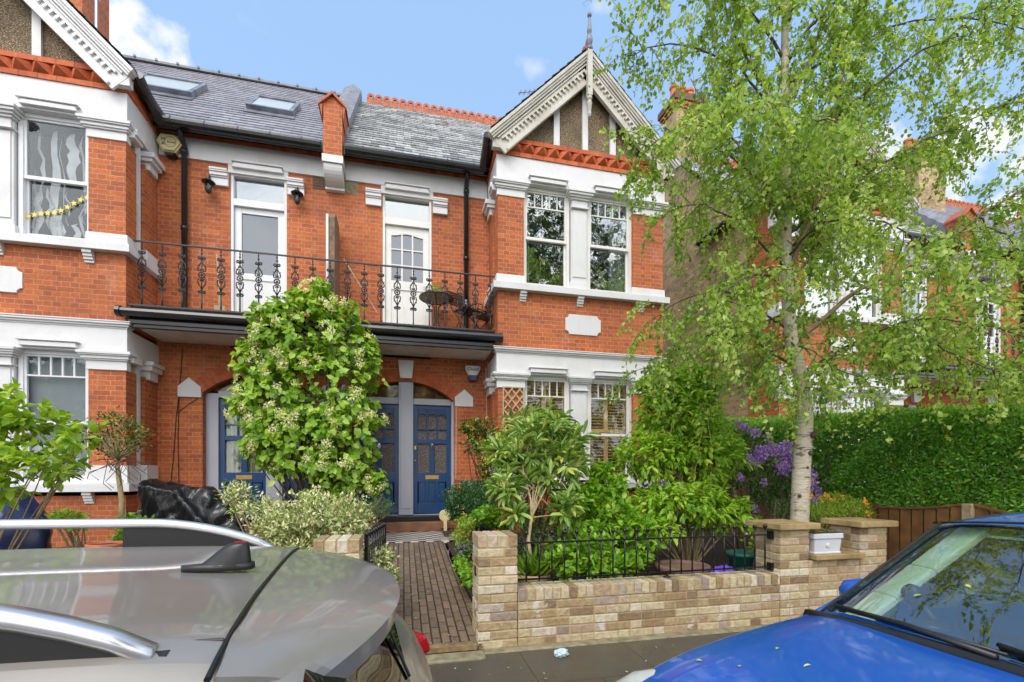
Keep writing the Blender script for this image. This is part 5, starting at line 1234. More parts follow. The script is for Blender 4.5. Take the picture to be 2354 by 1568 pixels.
# tarpaulin-covered barbecue
def tarp():
    c = at(425, 1190, 7.0); z0 = ground_h(c.x, 7.0)
    bm = bmesh.new(); nx, ny = 96, 64
    from mathutils import noise
    W2, D2, Hh = .50, .34, .98
    for j in range(ny+1):
        t = j/ny                                     # 0 top centre -> 1 hem
        for i in range(nx):
            a = 2*PI*i/nx; ca, sa = math.cos(a), math.sin(a)
            q = (abs(ca)**4+abs(sa)**4)**-.25
            if t < .4: r_ = t/.4*.92; h = Hh*(1-.10*(t/.4)**2)+(.10*ca*-(t/.4) )
            else: s_ = (t-.4)/.6; r_ = .92+.42*s_**1.2; h = Hh*.9*(1-s_)+.10*-ca*(1-s_)
            f = (.06*math.sin(a*5+1.3)+.045*math.sin(a*9))*max(0, t-.25)*1.6
            x, y = ca*q*W2*(r_+f), sa*q*D2*(r_+f)
            rdg = 1-abs(noise.noise(Vector((x*3.2+h*2.2, y*3, h*1.4+x))))*2; rd2 = 1-abs(noise.noise(Vector((x*6-h*5, y*5, h*2+3))))*2; n_ = rdg*.12-.06+rd2*.06-.03+noise.noise(Vector((x*14, y*14, h*7)))*.015
            x += .22*s_*(ca > 0)*ca if t > .4 else 0
            bm.verts.new((x*(1+n_), y*(1+n_*2), max(h+n_*.7, 0)))
    bm.verts.ensure_lookup_table()
    for j in range(ny):
        for i in range(nx): bm.faces.new([bm.verts[j*nx+i], bm.verts[j*nx+(i+1) % nx], bm.verts[(j+1)*nx+(i+1) % nx], bm.verts[(j+1)*nx+i]])
    me = bpy.data.meshes.new('covered_barbecue'); bm.to_mesh(me); bm.free(); me.materials.append(M['black_tarp']); at_ = me.attributes.new('rnd', 'FLOAT', 'FACE')
    o = bpy.data.objects.new('covered_barbecue', me); C.objects.link(o); o.location = (c.x, 7.0, z0+.02); tag(o, 'crumpled shiny black tarpaulin over a barbecue by the left blue door', 'tarpaulin')
    me.polygons.foreach_set('use_smooth', [True]*len(me.polygons))
    m = MB(); a = at(322, 1172, 7.0); b = at(300, 1183, 7.0); 
    return o
tarp()
p = at(30, 1195, 6.2); b_ = blob('covered_bin', 'tarp_blue', (p.x-.15, 6.2, ground_h(-4, 6.2)), (.48, .36, .62), 'dark blue wrapped bundle under the lime green shrub at the left edge', 'bundle', 7.7, .14, 2.0)
b_.data.polygons.foreach_set('use_smooth', [True]*len(b_.data.polygons)); pb_.data.polygons.foreach_set('use_smooth', [True]*len(pb_.data.polygons))
p = at(1016, 1137, 8.4); m = MB(); m.lathe((p.x+.06, 8.4, .40+.30), [(0.001, -.02), (.10, -.02), (.115, 0), (.10, .02), (.04, .03), (.001, .03)], 24, axis='y'); m.box(p.x+.03, p.x+.09, 8.38, 8.42, .385, .60)
tag(m.build('hose_reel', 'cream_plastic', bevel=.004), 'round cream disc standing at the foot of the right blue door', 'reel')
# plastic caddy seen above the flowers by the door
p = at(1090, 1112, 8.4); m = MB(); m.box(p.x-.22, p.x+.22, 8.3, 8.6, .5, p.z+.02, taper=-.01); m.box(p.x-.24, p.x+.24, 8.28, 8.62, p.z+.02, p.z+.055)
tag(m.build('storage_box', 'green_tub', bevel=.01), 'dark green storage box against the brick right of the doors', 'box')
# mat of the left door step etc: a tissue and leaves on the pavement
t_ = blob('tissue', 'tissue', tuple(atz(1291, 1508, 3.62)), (.055, .04, .03), 'crumpled pale blue tissue lying on the pavement by the wall', 'litter', 1.2, .6, 3.0, 3)
t_.location.z = 0.0; q_ = atz(1291, 1508, 1.41*FPX/(1508-HZ)); t_.location.x, t_.location.y = q_.x, q_.y
# ------------------------------------------------------------------ plants
OVAL = ([(0, 0, 0), (.28, -.40, .10), (.68, -.36, .06), (1, 0, -.10), (.68, .36, .06), (.28, .40, .10)], [(0, 3, 2, 1), (0, 5, 4, 3)])
HEART = ([(0, 0, 0), (.05, -.40, .08), (.50, -.46, .03), (1, 0, -.14), (.50, .46, .03), (.05, .40, .08)], [(0, 3, 2, 1), (0, 5, 4, 3)])
RHOMB = ([(0, 0, 0), (.38, -.42, .05), (1, 0, -.05), (.38, .42, .05)], [(0, 3, 2, 1)])
LONG = ([(0, 0, 0), (.35, -.34, .10), (.78, -.38, .02), (1, 0, -.16), (.78, .38, .02), (.35, .34, .10)], [(0, 3, 2, 1), (0, 5, 4, 3)])
def leafmesh(name, P, A, N_, L, W, mat, parent=None, tpl=OVAL, rnd=None, kind=None):
    P = np.asarray(P, float); A = np.asarray(A, float); N_ = np.asarray(N_, float); n = len(P)
    A /= np.linalg.norm(A, axis=1)[:, None]+1e-9; S = np.cross(A, N_); S /= np.linalg.norm(S, axis=1)[:, None]+1e-9; U = np.cross(S, A)
    t = np.array(tpl[0]); k = len(t); L = np.broadcast_to(L, (n,)); W = np.broadcast_to(W, (n,))
    V = P[:, None, :]+A[:, None, :]*(t[None, :, 0, None]*L[:, None, None])+S[:, None, :]*(t[None, :, 1, None]*W[:, None, None])+U[:, None, :]*(t[None, :, 2, None]*L[:, None, None])
    off = Vector((0, 0, 0)); p = parent
    while p is not None:
        if not p.get('_l'): off += p.location
        p = p.parent
    V = V.reshape(-1, 3)-np.array(off)
    me = bpy.data.meshes.new(name); fs = tpl[1]; nf = len(fs); fl = len(fs[0])
    F = (np.arange(n)[:, None, None]*k+np.array(fs)[None]).reshape(-1)
    me.vertices.add(n*k); me.vertices.foreach_set('co', V.ravel())
    me.loops.add(len(F)); me.loops.foreach_set('vertex_index', F.astype(np.int32))
    me.polygons.add(n*nf); me.polygons.foreach_set('loop_start', np.arange(0, len(F), fl, dtype=np.int32)); me.polygons.foreach_set('loop_total', np.full(n*nf, fl, dtype=np.int32))
    me.update(); me.materials.append(M[mat])
    if rnd is None: rnd = np.random.rand(n)
    a_ = me.attributes.new('rnd', 'FLOAT', 'FACE'); a_.data.foreach_set('value', np.repeat(rnd, nf))
    o = bpy.data.objects.new(name, me); C.objects.link(o)
    if parent is not None: o.parent = parent
    return o
RS = np.random.RandomState
def unit(rs, n):
    d = rs.normal(size=(n, 3)); return d/np.linalg.norm(d, axis=1)[:, None]
def clusters(rs, blobs, n, rmin=.55, up=.35, hemi=None):
    """cluster points and outward directions on/inside ellipsoids (cx,cy,cz,rx,ry,rz)"""
    B = np.array([b[:6] for b in blobs], float); w = B[:, 3]*B[:, 4]*.5+B[:, 3]*B[:, 5]+B[:, 4]*B[:, 5]*.3; i = rs.choice(len(B), n, p=w/w.sum())
    d = unit(rs, n); r = rs.uniform(rmin**3, 1, n)**(1/3)*(1+.12*rs.normal(size=n))
    c = B[i, :3]+d*B[i, 3:6]*r[:, None]; o = d/B[i, 3:6]; o /= np.linalg.norm(o, axis=1)[:, None]; o[:, 2] += up; o /= np.linalg.norm(o, axis=1)[:, None]
    return c, o, r
def whorls(rs, c, o, k, L, spread=1.0, jit=.02, flat=.5, droop=0.0):
    """k leaves round every cluster; returns position, axis, normal, size, per-leaf random (older leaves deeper)"""
    n = len(c); C_ = np.repeat(c, k, 0); O = np.repeat(o, k, 0); m = n*k
    ref = unit(rs, n).repeat(k, 0); X = np.cross(O, ref); X /= np.linalg.norm(X, axis=1)[:, None]+1e-9; Y_ = np.cross(O, X)
    a = np.tile(np.arange(k), n)*2.399+rs.uniform(0, .5, m); th_ = rs.uniform(.35, 1.25, m)*spread
    A = O*np.cos(th_)[:, None]+(X*np.cos(a)[:, None]+Y_*np.sin(a)[:, None])*np.sin(th_)[:, None]; A[:, 2] -= droop
    Nn = O*flat+np.array([0, 0, 1.0])*(1-flat)+unit(rs, m)*.35
    P = C_-O*rs.uniform(0, 1.2, m)[:, None]*L*.8+rs.normal(size=(m, 3))*jit
    S = L*rs.uniform(.65, 1.2, m); return P, A, Nn, S
def stems(mb, rs, base, tips, r0=.012, r1=.004, sag=.1, n=5):
    b = np.array(base, float)
    for t in tips:
        t = np.array(t); mid = (b+t)/2+rs.normal(size=3)*.06*np.linalg.norm(t-b); mid[2] += sag*np.linalg.norm(t-b)*.5
        pts = [(1-s)**2*b+2*s*(1-s)*mid+s*s*t for s in np.linspace(0, 1, n)]
        mb.tube(pts, list(np.linspace(r0, r1, n)), 5)
def shrub(name, label, cat, base, blobs, ncl, k, L, W, mat, seed, tpl=OVAL, stem='stem', nst=14, rmin=.5, up=.35, spread=1.0, flat=.5, droop=0., sr=.012, jit=.02, inner=None, group=None):
    rs = RS(seed); np.random.seed(seed); o = thing(name, label, cat, base, group=group)
    c, ou, r = clusters(rs, blobs, ncl, rmin, up); P, A, Nn, S = whorls(rs, c, ou, k, L, spread, jit, flat, droop)
    keep = P[:, 2] > base[2]-.02; P, A, Nn, S = P[keep], A[keep], Nn[keep], S[keep]
    leafmesh('foliage', P, A, Nn, S, S*W/L, mat, o, tpl)
    if not nst: return o, c, ou
    mb = MB(); random.seed(seed)
    stems(mb, rs, base, c[rs.choice(len(c), min(nst, len(c)), False)], sr, .004); mb.build('stem', stem, o, smooth=True)
    return o, c, ou
def flowerheads(o, rs, pts, outs, rad, n, size, mat, name='flower', tpl=RHOMB, flat=.45):
    """domed heads of small petals, all of one plant's heads that sit together"""
    P = []; A = []; Nn = []
    for p, u in zip(pts, outs):
        d = unit(rs, n); d = d+np.array(u)*.9; d /= np.linalg.norm(d, axis=1)[:, None]
        u = np.array(u)/np.linalg.norm(u)
        h = (d @ u)[:, None]*u; q = h*flat+(d-h)
        P.append(np.array(p)+q*rad*rs.uniform(.6, 1.05, n)[:, None]); A.append(unit(rs, n)+d*.3); Nn.append(d)
    P, A, Nn = map(np.concatenate, (P, A, Nn)); S = size*rs.uniform(.6, 1.2, len(P))
    return leafmesh(name, P, A, Nn, S, S*.9, mat, o, tpl)

def px(u, v, Y): return tuple(at(u, v, Y))
def eb(u, v, Y, ru, rv, ry):          # ellipsoid from photograph pixels at depth Y
    p = at(u, v, Y); q = at(u+ru, v, Y); r_ = at(u, v-rv, Y); return (p.x, p.y, p.z, abs(q.x-p.x), ry, abs(r_.z-p.z))

# climbing hydrangea over the party line
Yh = 7.75
bl = [eb(700, 760, Yh, 105, 95, .38), eb(640, 800, Yh, 70, 70, .35), eb(790, 790, Yh, 75, 60, .38), eb(720, 900, Yh, 150, 110, .45), eb(620, 900, Yh, 75, 80, .4), eb(690, 1010, Yh, 130, 90, .45), eb(800, 990, Yh, 85, 95, .42), eb(765, 1075, Yh, 85, 55, .4), eb(735, 690, Yh+.1, 50, 40, .25), eb(850, 830, Yh, 25, 40, .25), eb(565, 930, Yh, 45, 35, .25), eb(618, 1010, Yh, 50, 60, .35), eb(845, 1100, Yh, 35, 30, .25)]
rg_ = random.Random(12)
for k in range(34):
    a_ = 2*PI*k/34+rg_.uniform(-.1, .1); (bl.append(eb(712+rg_.uniform(.86, 1.06)*165*math.cos(a_), 905-rg_.uniform(.9, 1.06)*235*math.sin(a_), Yh-.1, rg_.uniform(12, 34), rg_.uniform(12, 34), .15)) if not (3.4 < a_ < 4.6 or math.cos(a_) > .8) else None)
bl += [eb(870, 1110, Yh, 26, 30, .2), eb(582, 1030, Yh, 22, 32, .2)]
hy, c, ou = shrub('climbing_hydrangea', 'huge climbing hydrangea with cream lacecap flowers spilling down between the blue doors', 'climber', (-1.25, 7.85, .36), bl, 1500, 6, .105, .085, 'hydrangea_leaf', 5, HEART, 'dark_stem', 60, rmin=.72, up=.15, spread=1.15, flat=.75, droop=.55, sr=.02, jit=.03)
rs = RS(9); front = np.where((ou[:, 1] < -.25) | (c[:, 2] > 3.9))[0]; pick = rs.choice(front, 90, False)
flowerheads(hy, rs, c[pick]+ou[pick]*.09, ou[pick], .095, 70, .032, 'cream_petal', 'lacecap_flower')
m = MB(); stems(m, rs, (-1.2, 8.3, .4), [(-1.3, 8.1, 3.9), (-1.1, 8.2, 4.2), (-1.5, 7.9, 3.0)], .05, .02, n=8); m.build('trunk', 'dark_stem', hy, smooth=True)

# variegated shrub by the gate pier
bl = [eb(640, 1210, 4.5, 60, 40, .3), eb(730, 1180, 4.6, 110, 50, .4), eb(800, 1200, 4.6, 60, 60, .35), eb(545, 1135, 4.9, 40, 28, .2), eb(590, 1170, 4.8, 55, 30, .25), eb(690, 1250, 4.4, 60, 35, .25), eb(850, 1290, 4.4, 25, 30, .15), eb(880, 1290, 4.3, 18, 40, .1)]
shrub('variegated_shrub', 'sprawling cream and green variegated shrub between two brick piers', 'shrub', (-1.0, 4.6, .1), bl, 1500, 6, .045, .022, 'variegated_leaf', 6, RHOMB, 'stem', 90, rmin=.3, sr=.014)
# lime shrub, far left
bl = [eb(60, 960, 5.4, 90, 60, .35), eb(120, 1060, 5.3, 80, 60, .35), eb(20, 1070, 5.3, 60, 90, .35), eb(15, 900, 5.4, 30, 30, .2), eb(170, 1000, 5.3, 55, 30, .25), eb(-60, 1000, 5.3, 90, 110, .4)]
shrub('lime_shrub', 'lime green broad-leaved shrub at the left edge above the car rail', 'shrub', (-3.9, 5.4, .2), bl, 185, 6, .115, .08, 'lime_leaf', 7, OVAL, 'stem', 14, rmin=.05, up=.5, flat=.25, droop=.25)
# small standard tree with a bare stem
b0 = at(278, 1190, 6.6); b0 = (b0.x, 6.6, ground_h(b0.x, 6.6))
bl = [eb(255, 1010, 6.6, 65, 42, .35), eb(310, 1000, 6.6, 30, 35, .25), eb(215, 1000, 6.6, 40, 30, .25), eb(265, 965, 6.6, 40, 22, .2)]
st, c, ou = shrub('standard_camellia', 'small mop-headed camellia on a bare stem before the left bay', 'small tree', b0, bl, 230, 6, .045, .024, 'camellia_leaf', 8, OVAL, 'dark_stem', 0, rmin=.2)
m = MB(); m.tube([b0, at(280, 1150, 6.6), at(272, 1090, 6.6), at(268, 1055, 6.6)], [.035, .03, .028, .022], 8); rs = RS(3); stems(m, rs, px(268, 1058, 6.6), c[rs.choice(len(c), 40, False)], .010, .003); m.build('trunk', 'pale_stem', st, smooth=True)
m = MB(); rs = RS(5)
for k in range(20):
    p = at(rs.uniform(205, 350), rs.uniform(1055, 1120), 6.5); m.tube([at(rs.uniform(235, 300), 1055, 6.6), p, p+Vector((rs.uniform(-.1, .1), 0, -.08))], .004, 4)
m.build('twig', 'dark_stem', st)
shrub('low_plant', 'low bright green ground plant beside the black tarpaulin', 'plant', (-3.3, 6.2, .25), [eb(310, 1200, 6.2, 38, 20, .2), eb(300, 1235, 6.0, 40, 22, .2)], 120, 6, .05, .035, 'bright_leaf', 12, OVAL, 'stem', 8)
shrub('low_plant', 'tuft of pale leaves and dry stalks beneath the small camellia', 'plant', (-3.6, 6.3, .25), [eb(160, 1195, 6.1, 40, 28, .2)], 26, 6, .09, .05, 'lime_leaf', 13, OVAL, 'pale_stem', 18)

# plants right of the doors
bl = [eb(1110, 1010, 7.5, 50, 45, .35), eb(1090, 985, 7.5, 32, 25, .25), eb(1150, 1040, 7.4, 30, 50, .3), eb(1120, 1075, 7.3, 25, 30, .25)]
shrub('yellow_camellia', 'glossy shrub with yellow and reddish leaf tips against the brick right of the doors', 'shrub', (1.4, 7.5, .34), bl, 420, 6, .06, .034, 'camellia_leaf', 14, OVAL, 'dark_stem', 16, rmin=.4)
bl = [eb(1080, 1140, 7.2, 55, 35, .35), eb(1110, 1180, 7.0, 45, 40, .3), eb(1050, 1165, 7.3, 28, 30, .25)]
o, c, ou = shrub('marigold_bush', 'dense fine-leaved bush dotted with orange flowers in the ribbed pot', 'bush', (P_by[0], P_by[1], P_by[2]-.02), bl, 1400, 8, .048, .017, 'fleck_leaf', 15, RHOMB, 'stem', 14, rmin=.3)
rs = RS(4); pk = rs.choice(len(c), 22, False); flowerheads(o, rs, c[pk]+ou[pk]*.05, ou[pk], .022, 12, .022, 'orange_petal')
bl = [eb(1062, 1225, 6.4, 26, 26, .2), eb(1075, 1200, 6.4, 24, 18, .2), eb(1075, 1262, 6.0, 20, 16, .15)]
shrub('lime_plant', 'small lime yellow plant edging the path behind the gate pier', 'plant', (1.0, 6.3, .2), bl, 210, 6, .035, .022, 'lime_leaf', 16, OVAL)
o, c, ou = shrub('violet_plant', 'small dark plant with violet flowers beside the path', 'plant', (.95, 5.9, .2), [eb(1068, 1265, 5.9, 20, 18, .15)], 80, 5, .035, .03, 'dark_leaf', 17, OVAL)
rs = RS(8); flowerheads(o, rs, c[:16], ou[:16], .03, 14, .022, 'purple_petal')
shrub('strawberry_plant', 'low green leaves spilling over the path edge beside the gate pier', 'plant', (.72, 4.8, .12), [eb(1062, 1300, 5.1, 14, 22, .3), eb(1075, 1325, 4.7, 12, 20, .2)], 110, 5, .05, .04, 'bright_leaf', 18, OVAL)
shrub('geranium', 'round-leaved bright green plant above the gate pier', 'plant', (1.55, 6.6, .25), [eb(1120, 1185, 6.4, 30, 22, .2), eb(1150, 1195, 6.4, 30, 20, .2)], 90, 6, .075, .075, 'bright_leaf', 19, HEART)

# rhododendron-leaved shrub in the pale pot
bs = (P_rh[0], P_rh[1], P_rh[2]); rs = RS(21); np.random.seed(21)
R_ = thing('magnolia_shrub', 'open shrub with long glossy leaves on pale forked stems in the pale pot', 'shrub', bs)
bl = [eb(1250, 985, 5.3, 80, 45, .45), eb(1210, 1040, 5.1, 90, 50, .4), eb(1290, 1060, 5.0, 55, 55, .4), eb(1165, 1110, 4.7, 40, 40, .25), eb(1320, 1010, 5.2, 30, 40, .3), eb(1300, 1170, 4.6, 30, 40, .2), eb(1180, 1175, 4.7, 28, 25, .2), eb(1235, 1095, 4.9, 60, 30, .3), eb(1170, 1040, 4.9, 40, 35, .25)]
c, ou, r = clusters(rs, bl, 200, .35, .5); P, A, Nn, S = whorls(rs, c, ou, 9, .165, 1.15, .01, .3, .05); leafmesh('foliage', P, A, Nn, S, S*.30, 'rhodo_leaf', R_, LONG)
m = MB(); fk = [px(1222, 1190, 4.6), px(1210, 1110, 4.8), px(1235, 1130, 4.8), px(1200, 1060, 5.0), px(1260, 1080, 4.9)]
m.tube([bs, px(1215, 1240, 4.55), fk[0]], [.022, .018, .016], 8)
for a, b in ((0, 1), (0, 2), (1, 3), (2, 4)): m.tube([fk[a], tuple(np.add(np.add(fk[a], fk[b])*.5, (.02, 0, 0))), fk[b]], [.014, .012, .010], 6)
for f_ in fk: stems(m, rs, f_, c[rs.choice(len(c), 8, False)], .008, .004)
m.build('stem', 'pale_stem', R_, smooth=True)
bl = [eb(1200, 1030, 5.9, 85, 55, .4), eb(1240, 965, 6.0, 45, 28, .3), eb(1290, 1020, 5.9, 50, 50, .4)]
shrub('rose_bush', 'finer leafy climber behind the long-leaved shrub, reaching the shuttered window', 'climber', (1.8, 6.2, .25), bl, 520, 6, .06, .036, 'ever_leaf', 22, OVAL, 'dark_stem', 26, rmin=.3)
shrub('under_planting', 'dark feathery low plants at the foot of the pale-potted shrub', 'plant', (1.7, 5.0, .16), [eb(1240, 1200, 5.2, 60, 45, .4), eb(1300, 1240, 4.9, 45, 40, .3), eb(1215, 1255, 4.9, 30, 30, .2)], 500, 6, .05, .016, 'dark_leaf', 23, RHOMB)
# strap-leaved plants at the pot
rs = RS(31); n = 46; P = np.array([P_rh]*n)+rs.normal(size=(n, 3))*.07*np.array([1, 1, 0]); A = unit(rs, n)*np.array([1, 1, .3])+np.array([0, -.2, .9]); o = thing('strap_lily', 'strap-leaved plant spilling through the railing from the pale pot', 'plant', (P_rh[0], P_rh[1], P_rh[2]))
leafmesh('foliage', P, A, np.tile([0, -1., .4], (n, 1))+unit(rs, n)*.3, rs.uniform(.2, .36, n), .022, 'bright_leaf', o, LONG)

# bright green hydrangea bush behind the railing
bl = [eb(1400, 1190, 4.9, 85, 55, .35), eb(1340, 1260, 4.6, 70, 55, .3), eb(1450, 1240, 4.6, 70, 60, .3), eb(1390, 1120, 5.1, 55, 35, .3), eb(1330, 1150, 5.0, 45, 40, .3), eb(1290, 1290, 4.4, 35, 35, .2), eb(1400, 1300, 4.35, 75, 28, .2), eb(1385, 1085, 5.1, 22, 22, .15)]
shrub('hydrangea_bush', 'bright green broad-leaved bush pressing against the black railing', 'bush', (2.2, 4.7, .14), bl, 950, 6, .085, .058, 'bright_leaf', 24, OVAL, 'dark_stem', 30, rmin=.45, up=.5, flat=.4)
# big evergreen
bl = [eb(1560, 960, 5.4, 95, 75, .5), eb(1500, 1050, 5.2, 80, 60, .45), eb(1620, 1040, 5.2, 85, 70, .45), eb(1570, 1150, 4.9, 110, 55, .4), eb(1650, 1180, 4.8, 70, 45, .35), eb(1530, 890, 5.6, 60, 50, .4), eb(1600, 880, 5.6, 55, 50, .4), eb(1500, 1220, 4.7, 60, 35, .3)]
ev, c, ou = shrub('bay_shrub', 'tall glossy evergreen shrub with drooping leaves filling the garden right of the bay', 'shrub', (3.45, 5.1, .16), bl, 1500, 7, .105, .050, 'ever_leaf', 25, OVAL, 'pale_stem', 50, rmin=.5, up=.2, flat=.35, droop=.45, sr=.018)
# purple rhododendron
bl = [eb(1720, 1030, 6.0, 60, 55, .4), eb(1790, 1060, 5.9, 55, 50, .4), eb(1860, 1110, 5.6, 35, 45, .3), eb(1700, 1110, 5.8, 50, 50, .35), eb(1770, 1130, 5.7, 50, 35, .3), eb(1540, 1120, 5.6, 50, 30, .3)]
rh, c, ou = shrub('purple_rhododendron', 'purple-flowered rhododendron between the evergreen and the birch trunk', 'shrub', (4.9, 5.9, .2), bl, 260, 7, .09, .03, 'dark_leaf', 26, LONG, 'stem', 50, rmin=.3, sr=.016)
rs = RS(27)
heads = [(1745, 1045, 5.5, .13), (1722, 1060, 5.55, .10), (1770, 1035, 5.5, .12), (1800, 1042, 5.5, .13), (1820, 1060, 5.5, .12), (1795, 1080, 5.4, .12), (1815, 1010+50, 5.5, .10), (1710, 985, 5.7, .07), (1735, 995, 5.7, .08), (1765, 1005, 5.7, .06), (1862, 1110, 5.2, .09), (1873, 1130, 5.2, .08), (1865, 1090, 5.2, .07), (1525, 1122, 5.1, .09), (1552, 1115, 5.2, .07), (1735, 1170, 5.3, .05), (1695, 975, 5.7, .06), (1755, 1110, 5.5, .05), (1700, 1100, 5.4, .06), (1870, 1150, 5.2, .06), (1670, 1195, 5.0, .04), (1735, 1060, 5.5, .10), (1808, 1030, 5.5, .10)]
for (u, v, Y, r_) in heads: flowerheads(rh, rs, [px(u, v, Y)], [(0, -.9, .35)], r_, int(130*(r_/.1)**2), .045, 'purple_petal', flat=.8)
# plants behind the slabs: yellow-green foliage with orange flowers
o, c, ou = shrub('coreopsis', 'light green bushy plant with orange flowers behind the trough', 'plant', (4.5, 4.5, .15), [eb(1920, 1165, 4.6, 55, 30, .3), eb(1880, 1180, 4.5, 30, 25, .2), eb(1960, 1175, 4.6, 35, 22, .2)], 620, 7, .05, .010, 'lime_leaf', 28, RHOMB, rmin=.2)
rs = RS(6)
for (u, v) in ((1863, 1105), (1898, 1140), (1935, 1143), (1995, 1180), (1990, 1155), (1862, 1140), (1885, 1148), (1915, 1150), (1988, 1152)): flowerheads(o, rs, [px(u, v, 4.3)], [(0, -.8, .6)], .028, 16, .03, 'orange_petal')
shrub('heather', 'dark reddish heather in the pale grey trough', 'plant', (4.1, GY+.07, SZ+.2), [(4.04, GY+.055, SZ+.21, .14, .045, .05)], 140, 5, .02, .006, 'camellia_leaf', 29, RHOMB)
shrub('seedling', 'thin leafy sprig standing at the slab-topped pier by the green tub', 'plant', (3.75, 4.35, .2), [eb(1745, 1240, 4.3, 22, 45, .12)], 50, 5, .05, .035, 'lime_leaf', 30, OVAL)
shrub('grey_leaved_plant', 'grey-green low plant at the birch foot', 'plant', (4.3, 4.7, .15), [eb(1800, 1170, 4.9, 30, 25, .2)], 160, 6, .045, .012, 'dark_leaf', 33, RHOMB)
# hanging variegated sprig over the path, and small plant behind the gate
shrub('path_weed', 'sprigs of green and white leaves leaning over the left edge of the path', 'plant', (-.3, 4.5, .12), [eb(893, 1280, 4.6, 14, 22, .15), eb(903, 1325, 4.2, 14, 24, .12)], 120, 5, .035, .02, 'variegated_leaf', 34, OVAL)
shrub('grassy_tuft', 'brownish wispy tuft beside the door step under the climbing hydrangea', 'plant', (-.75, 7.4, .36), [eb(870, 1165, 7.4, 40, 25, .25)], 320, 6, .05, .007, 'dark_leaf', 35, RHOMB)
# balcony flower pot
fp = thing('flower_pot', 'small pot of white and yellow flowers on the round balcony table', 'plant pot', (tc.x, tc.y, 4.73))
m = MB(); m.lathe((tc.x, tc.y, 4.73), [(.04, 0), (.055, .08), (.06, .09)], 12); m.build('pot', 'terracotta', fp)
rs = RS(36); c, ou, r = clusters(rs, [(tc.x, tc.y, 4.87, .10, .10, .08)], 40, .2, .3); P, A, Nn, S = whorls(rs, c, ou, 5, .035); leafmesh('foliage', P, A, Nn, S, S*.6, 'bright_leaf', fp, OVAL); flowerheads(fp, rs, c[:16], ou[:16], .02, 8, .02, 'cream_petal')

# hedge: clipped box of small leaves
def hedge():
    o = thing('hedge', 'tall clipped dark green hedge behind the brown fence', 'hedge', (7.2, 6.0, .3)); rs = RS(41); np.random.seed(41)
    X0, X1, Y0_, Y1_ = 6.12, 8.6, 2.4, 9.0
    top = lambda x, y: 2.12+.085*(y-3.3)+.05*np.sin(x*4+y*1.7)+.03*np.sin(x*9+y*7)
    def face(n, kind):
        if kind == 'left': y = rs.uniform(Y0_, Y1_, n); z = rs.uniform(.75, 1, n)**.8*0+rs.uniform(.6, 1.0, n)**1.0; h = top(X0, y); z = .75+(h-.75)*rs.uniform(0, 1, n); x = X0+.06*np.sin(y*3+z*2.2)+.05*np.sin(z*7+y*5)+rs.exponential(.05, n)+.08*np.clip((z-h+.25)/.25, 0, 1)**2; N_ = np.tile([-1, 0, .35], (n, 1))
        elif kind == 'top': x = rs.uniform(X0, X1, n); y = rs.uniform(Y0_, Y1_, n); z = top(x, y)-rs.exponential(.04, n); N_ = np.tile([-.1, -.1, 1.], (n, 1))
        else: x = rs.uniform(X0, X1, n); z = .3+(top(x, Y0_)-.3)*rs.uniform(0, 1, n); y = Y0_+rs.exponential(.05, n)+.05*np.sin(x*4+z*3); N_ = np.tile([0, -1, .35], (n, 1))
        return np.stack([x, y, z], 1), N_
    Ps, Ns = zip(*[face(80000, 'left'), face(20000, 'top'), face(11000, 'front')]); P = np.concatenate(Ps); Nn = np.concatenate(Ns)+unit(rs, len(np.concatenate(Ps)))*.75
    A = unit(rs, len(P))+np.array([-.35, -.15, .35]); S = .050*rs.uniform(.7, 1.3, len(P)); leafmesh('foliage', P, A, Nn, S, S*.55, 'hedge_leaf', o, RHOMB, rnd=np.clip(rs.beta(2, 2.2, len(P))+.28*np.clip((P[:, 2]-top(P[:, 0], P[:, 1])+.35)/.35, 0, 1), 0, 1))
    m = MB(); n = 14
    m.box(X0+.16, X1-.1, Y0_+.16, Y1_-.05, .65, 1.98); m.build('core', 'black_gap', o) if False else None
    m2 = MB()
    for k in range(120):
        y = rs.uniform(Y0_+.1, Y1_); x = X0+rs.uniform(.1, .5); m2.tube([(x, y, .2), (x+.05, y+.05, .9), (x-.05, y, 1.8)], .012, 4)
    m2.build('stem', 'dark_stem', o)
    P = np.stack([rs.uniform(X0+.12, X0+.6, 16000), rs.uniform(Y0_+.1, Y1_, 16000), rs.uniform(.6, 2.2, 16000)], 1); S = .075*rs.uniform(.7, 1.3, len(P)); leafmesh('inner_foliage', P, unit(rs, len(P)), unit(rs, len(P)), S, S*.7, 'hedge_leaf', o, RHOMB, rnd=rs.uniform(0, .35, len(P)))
hedge()

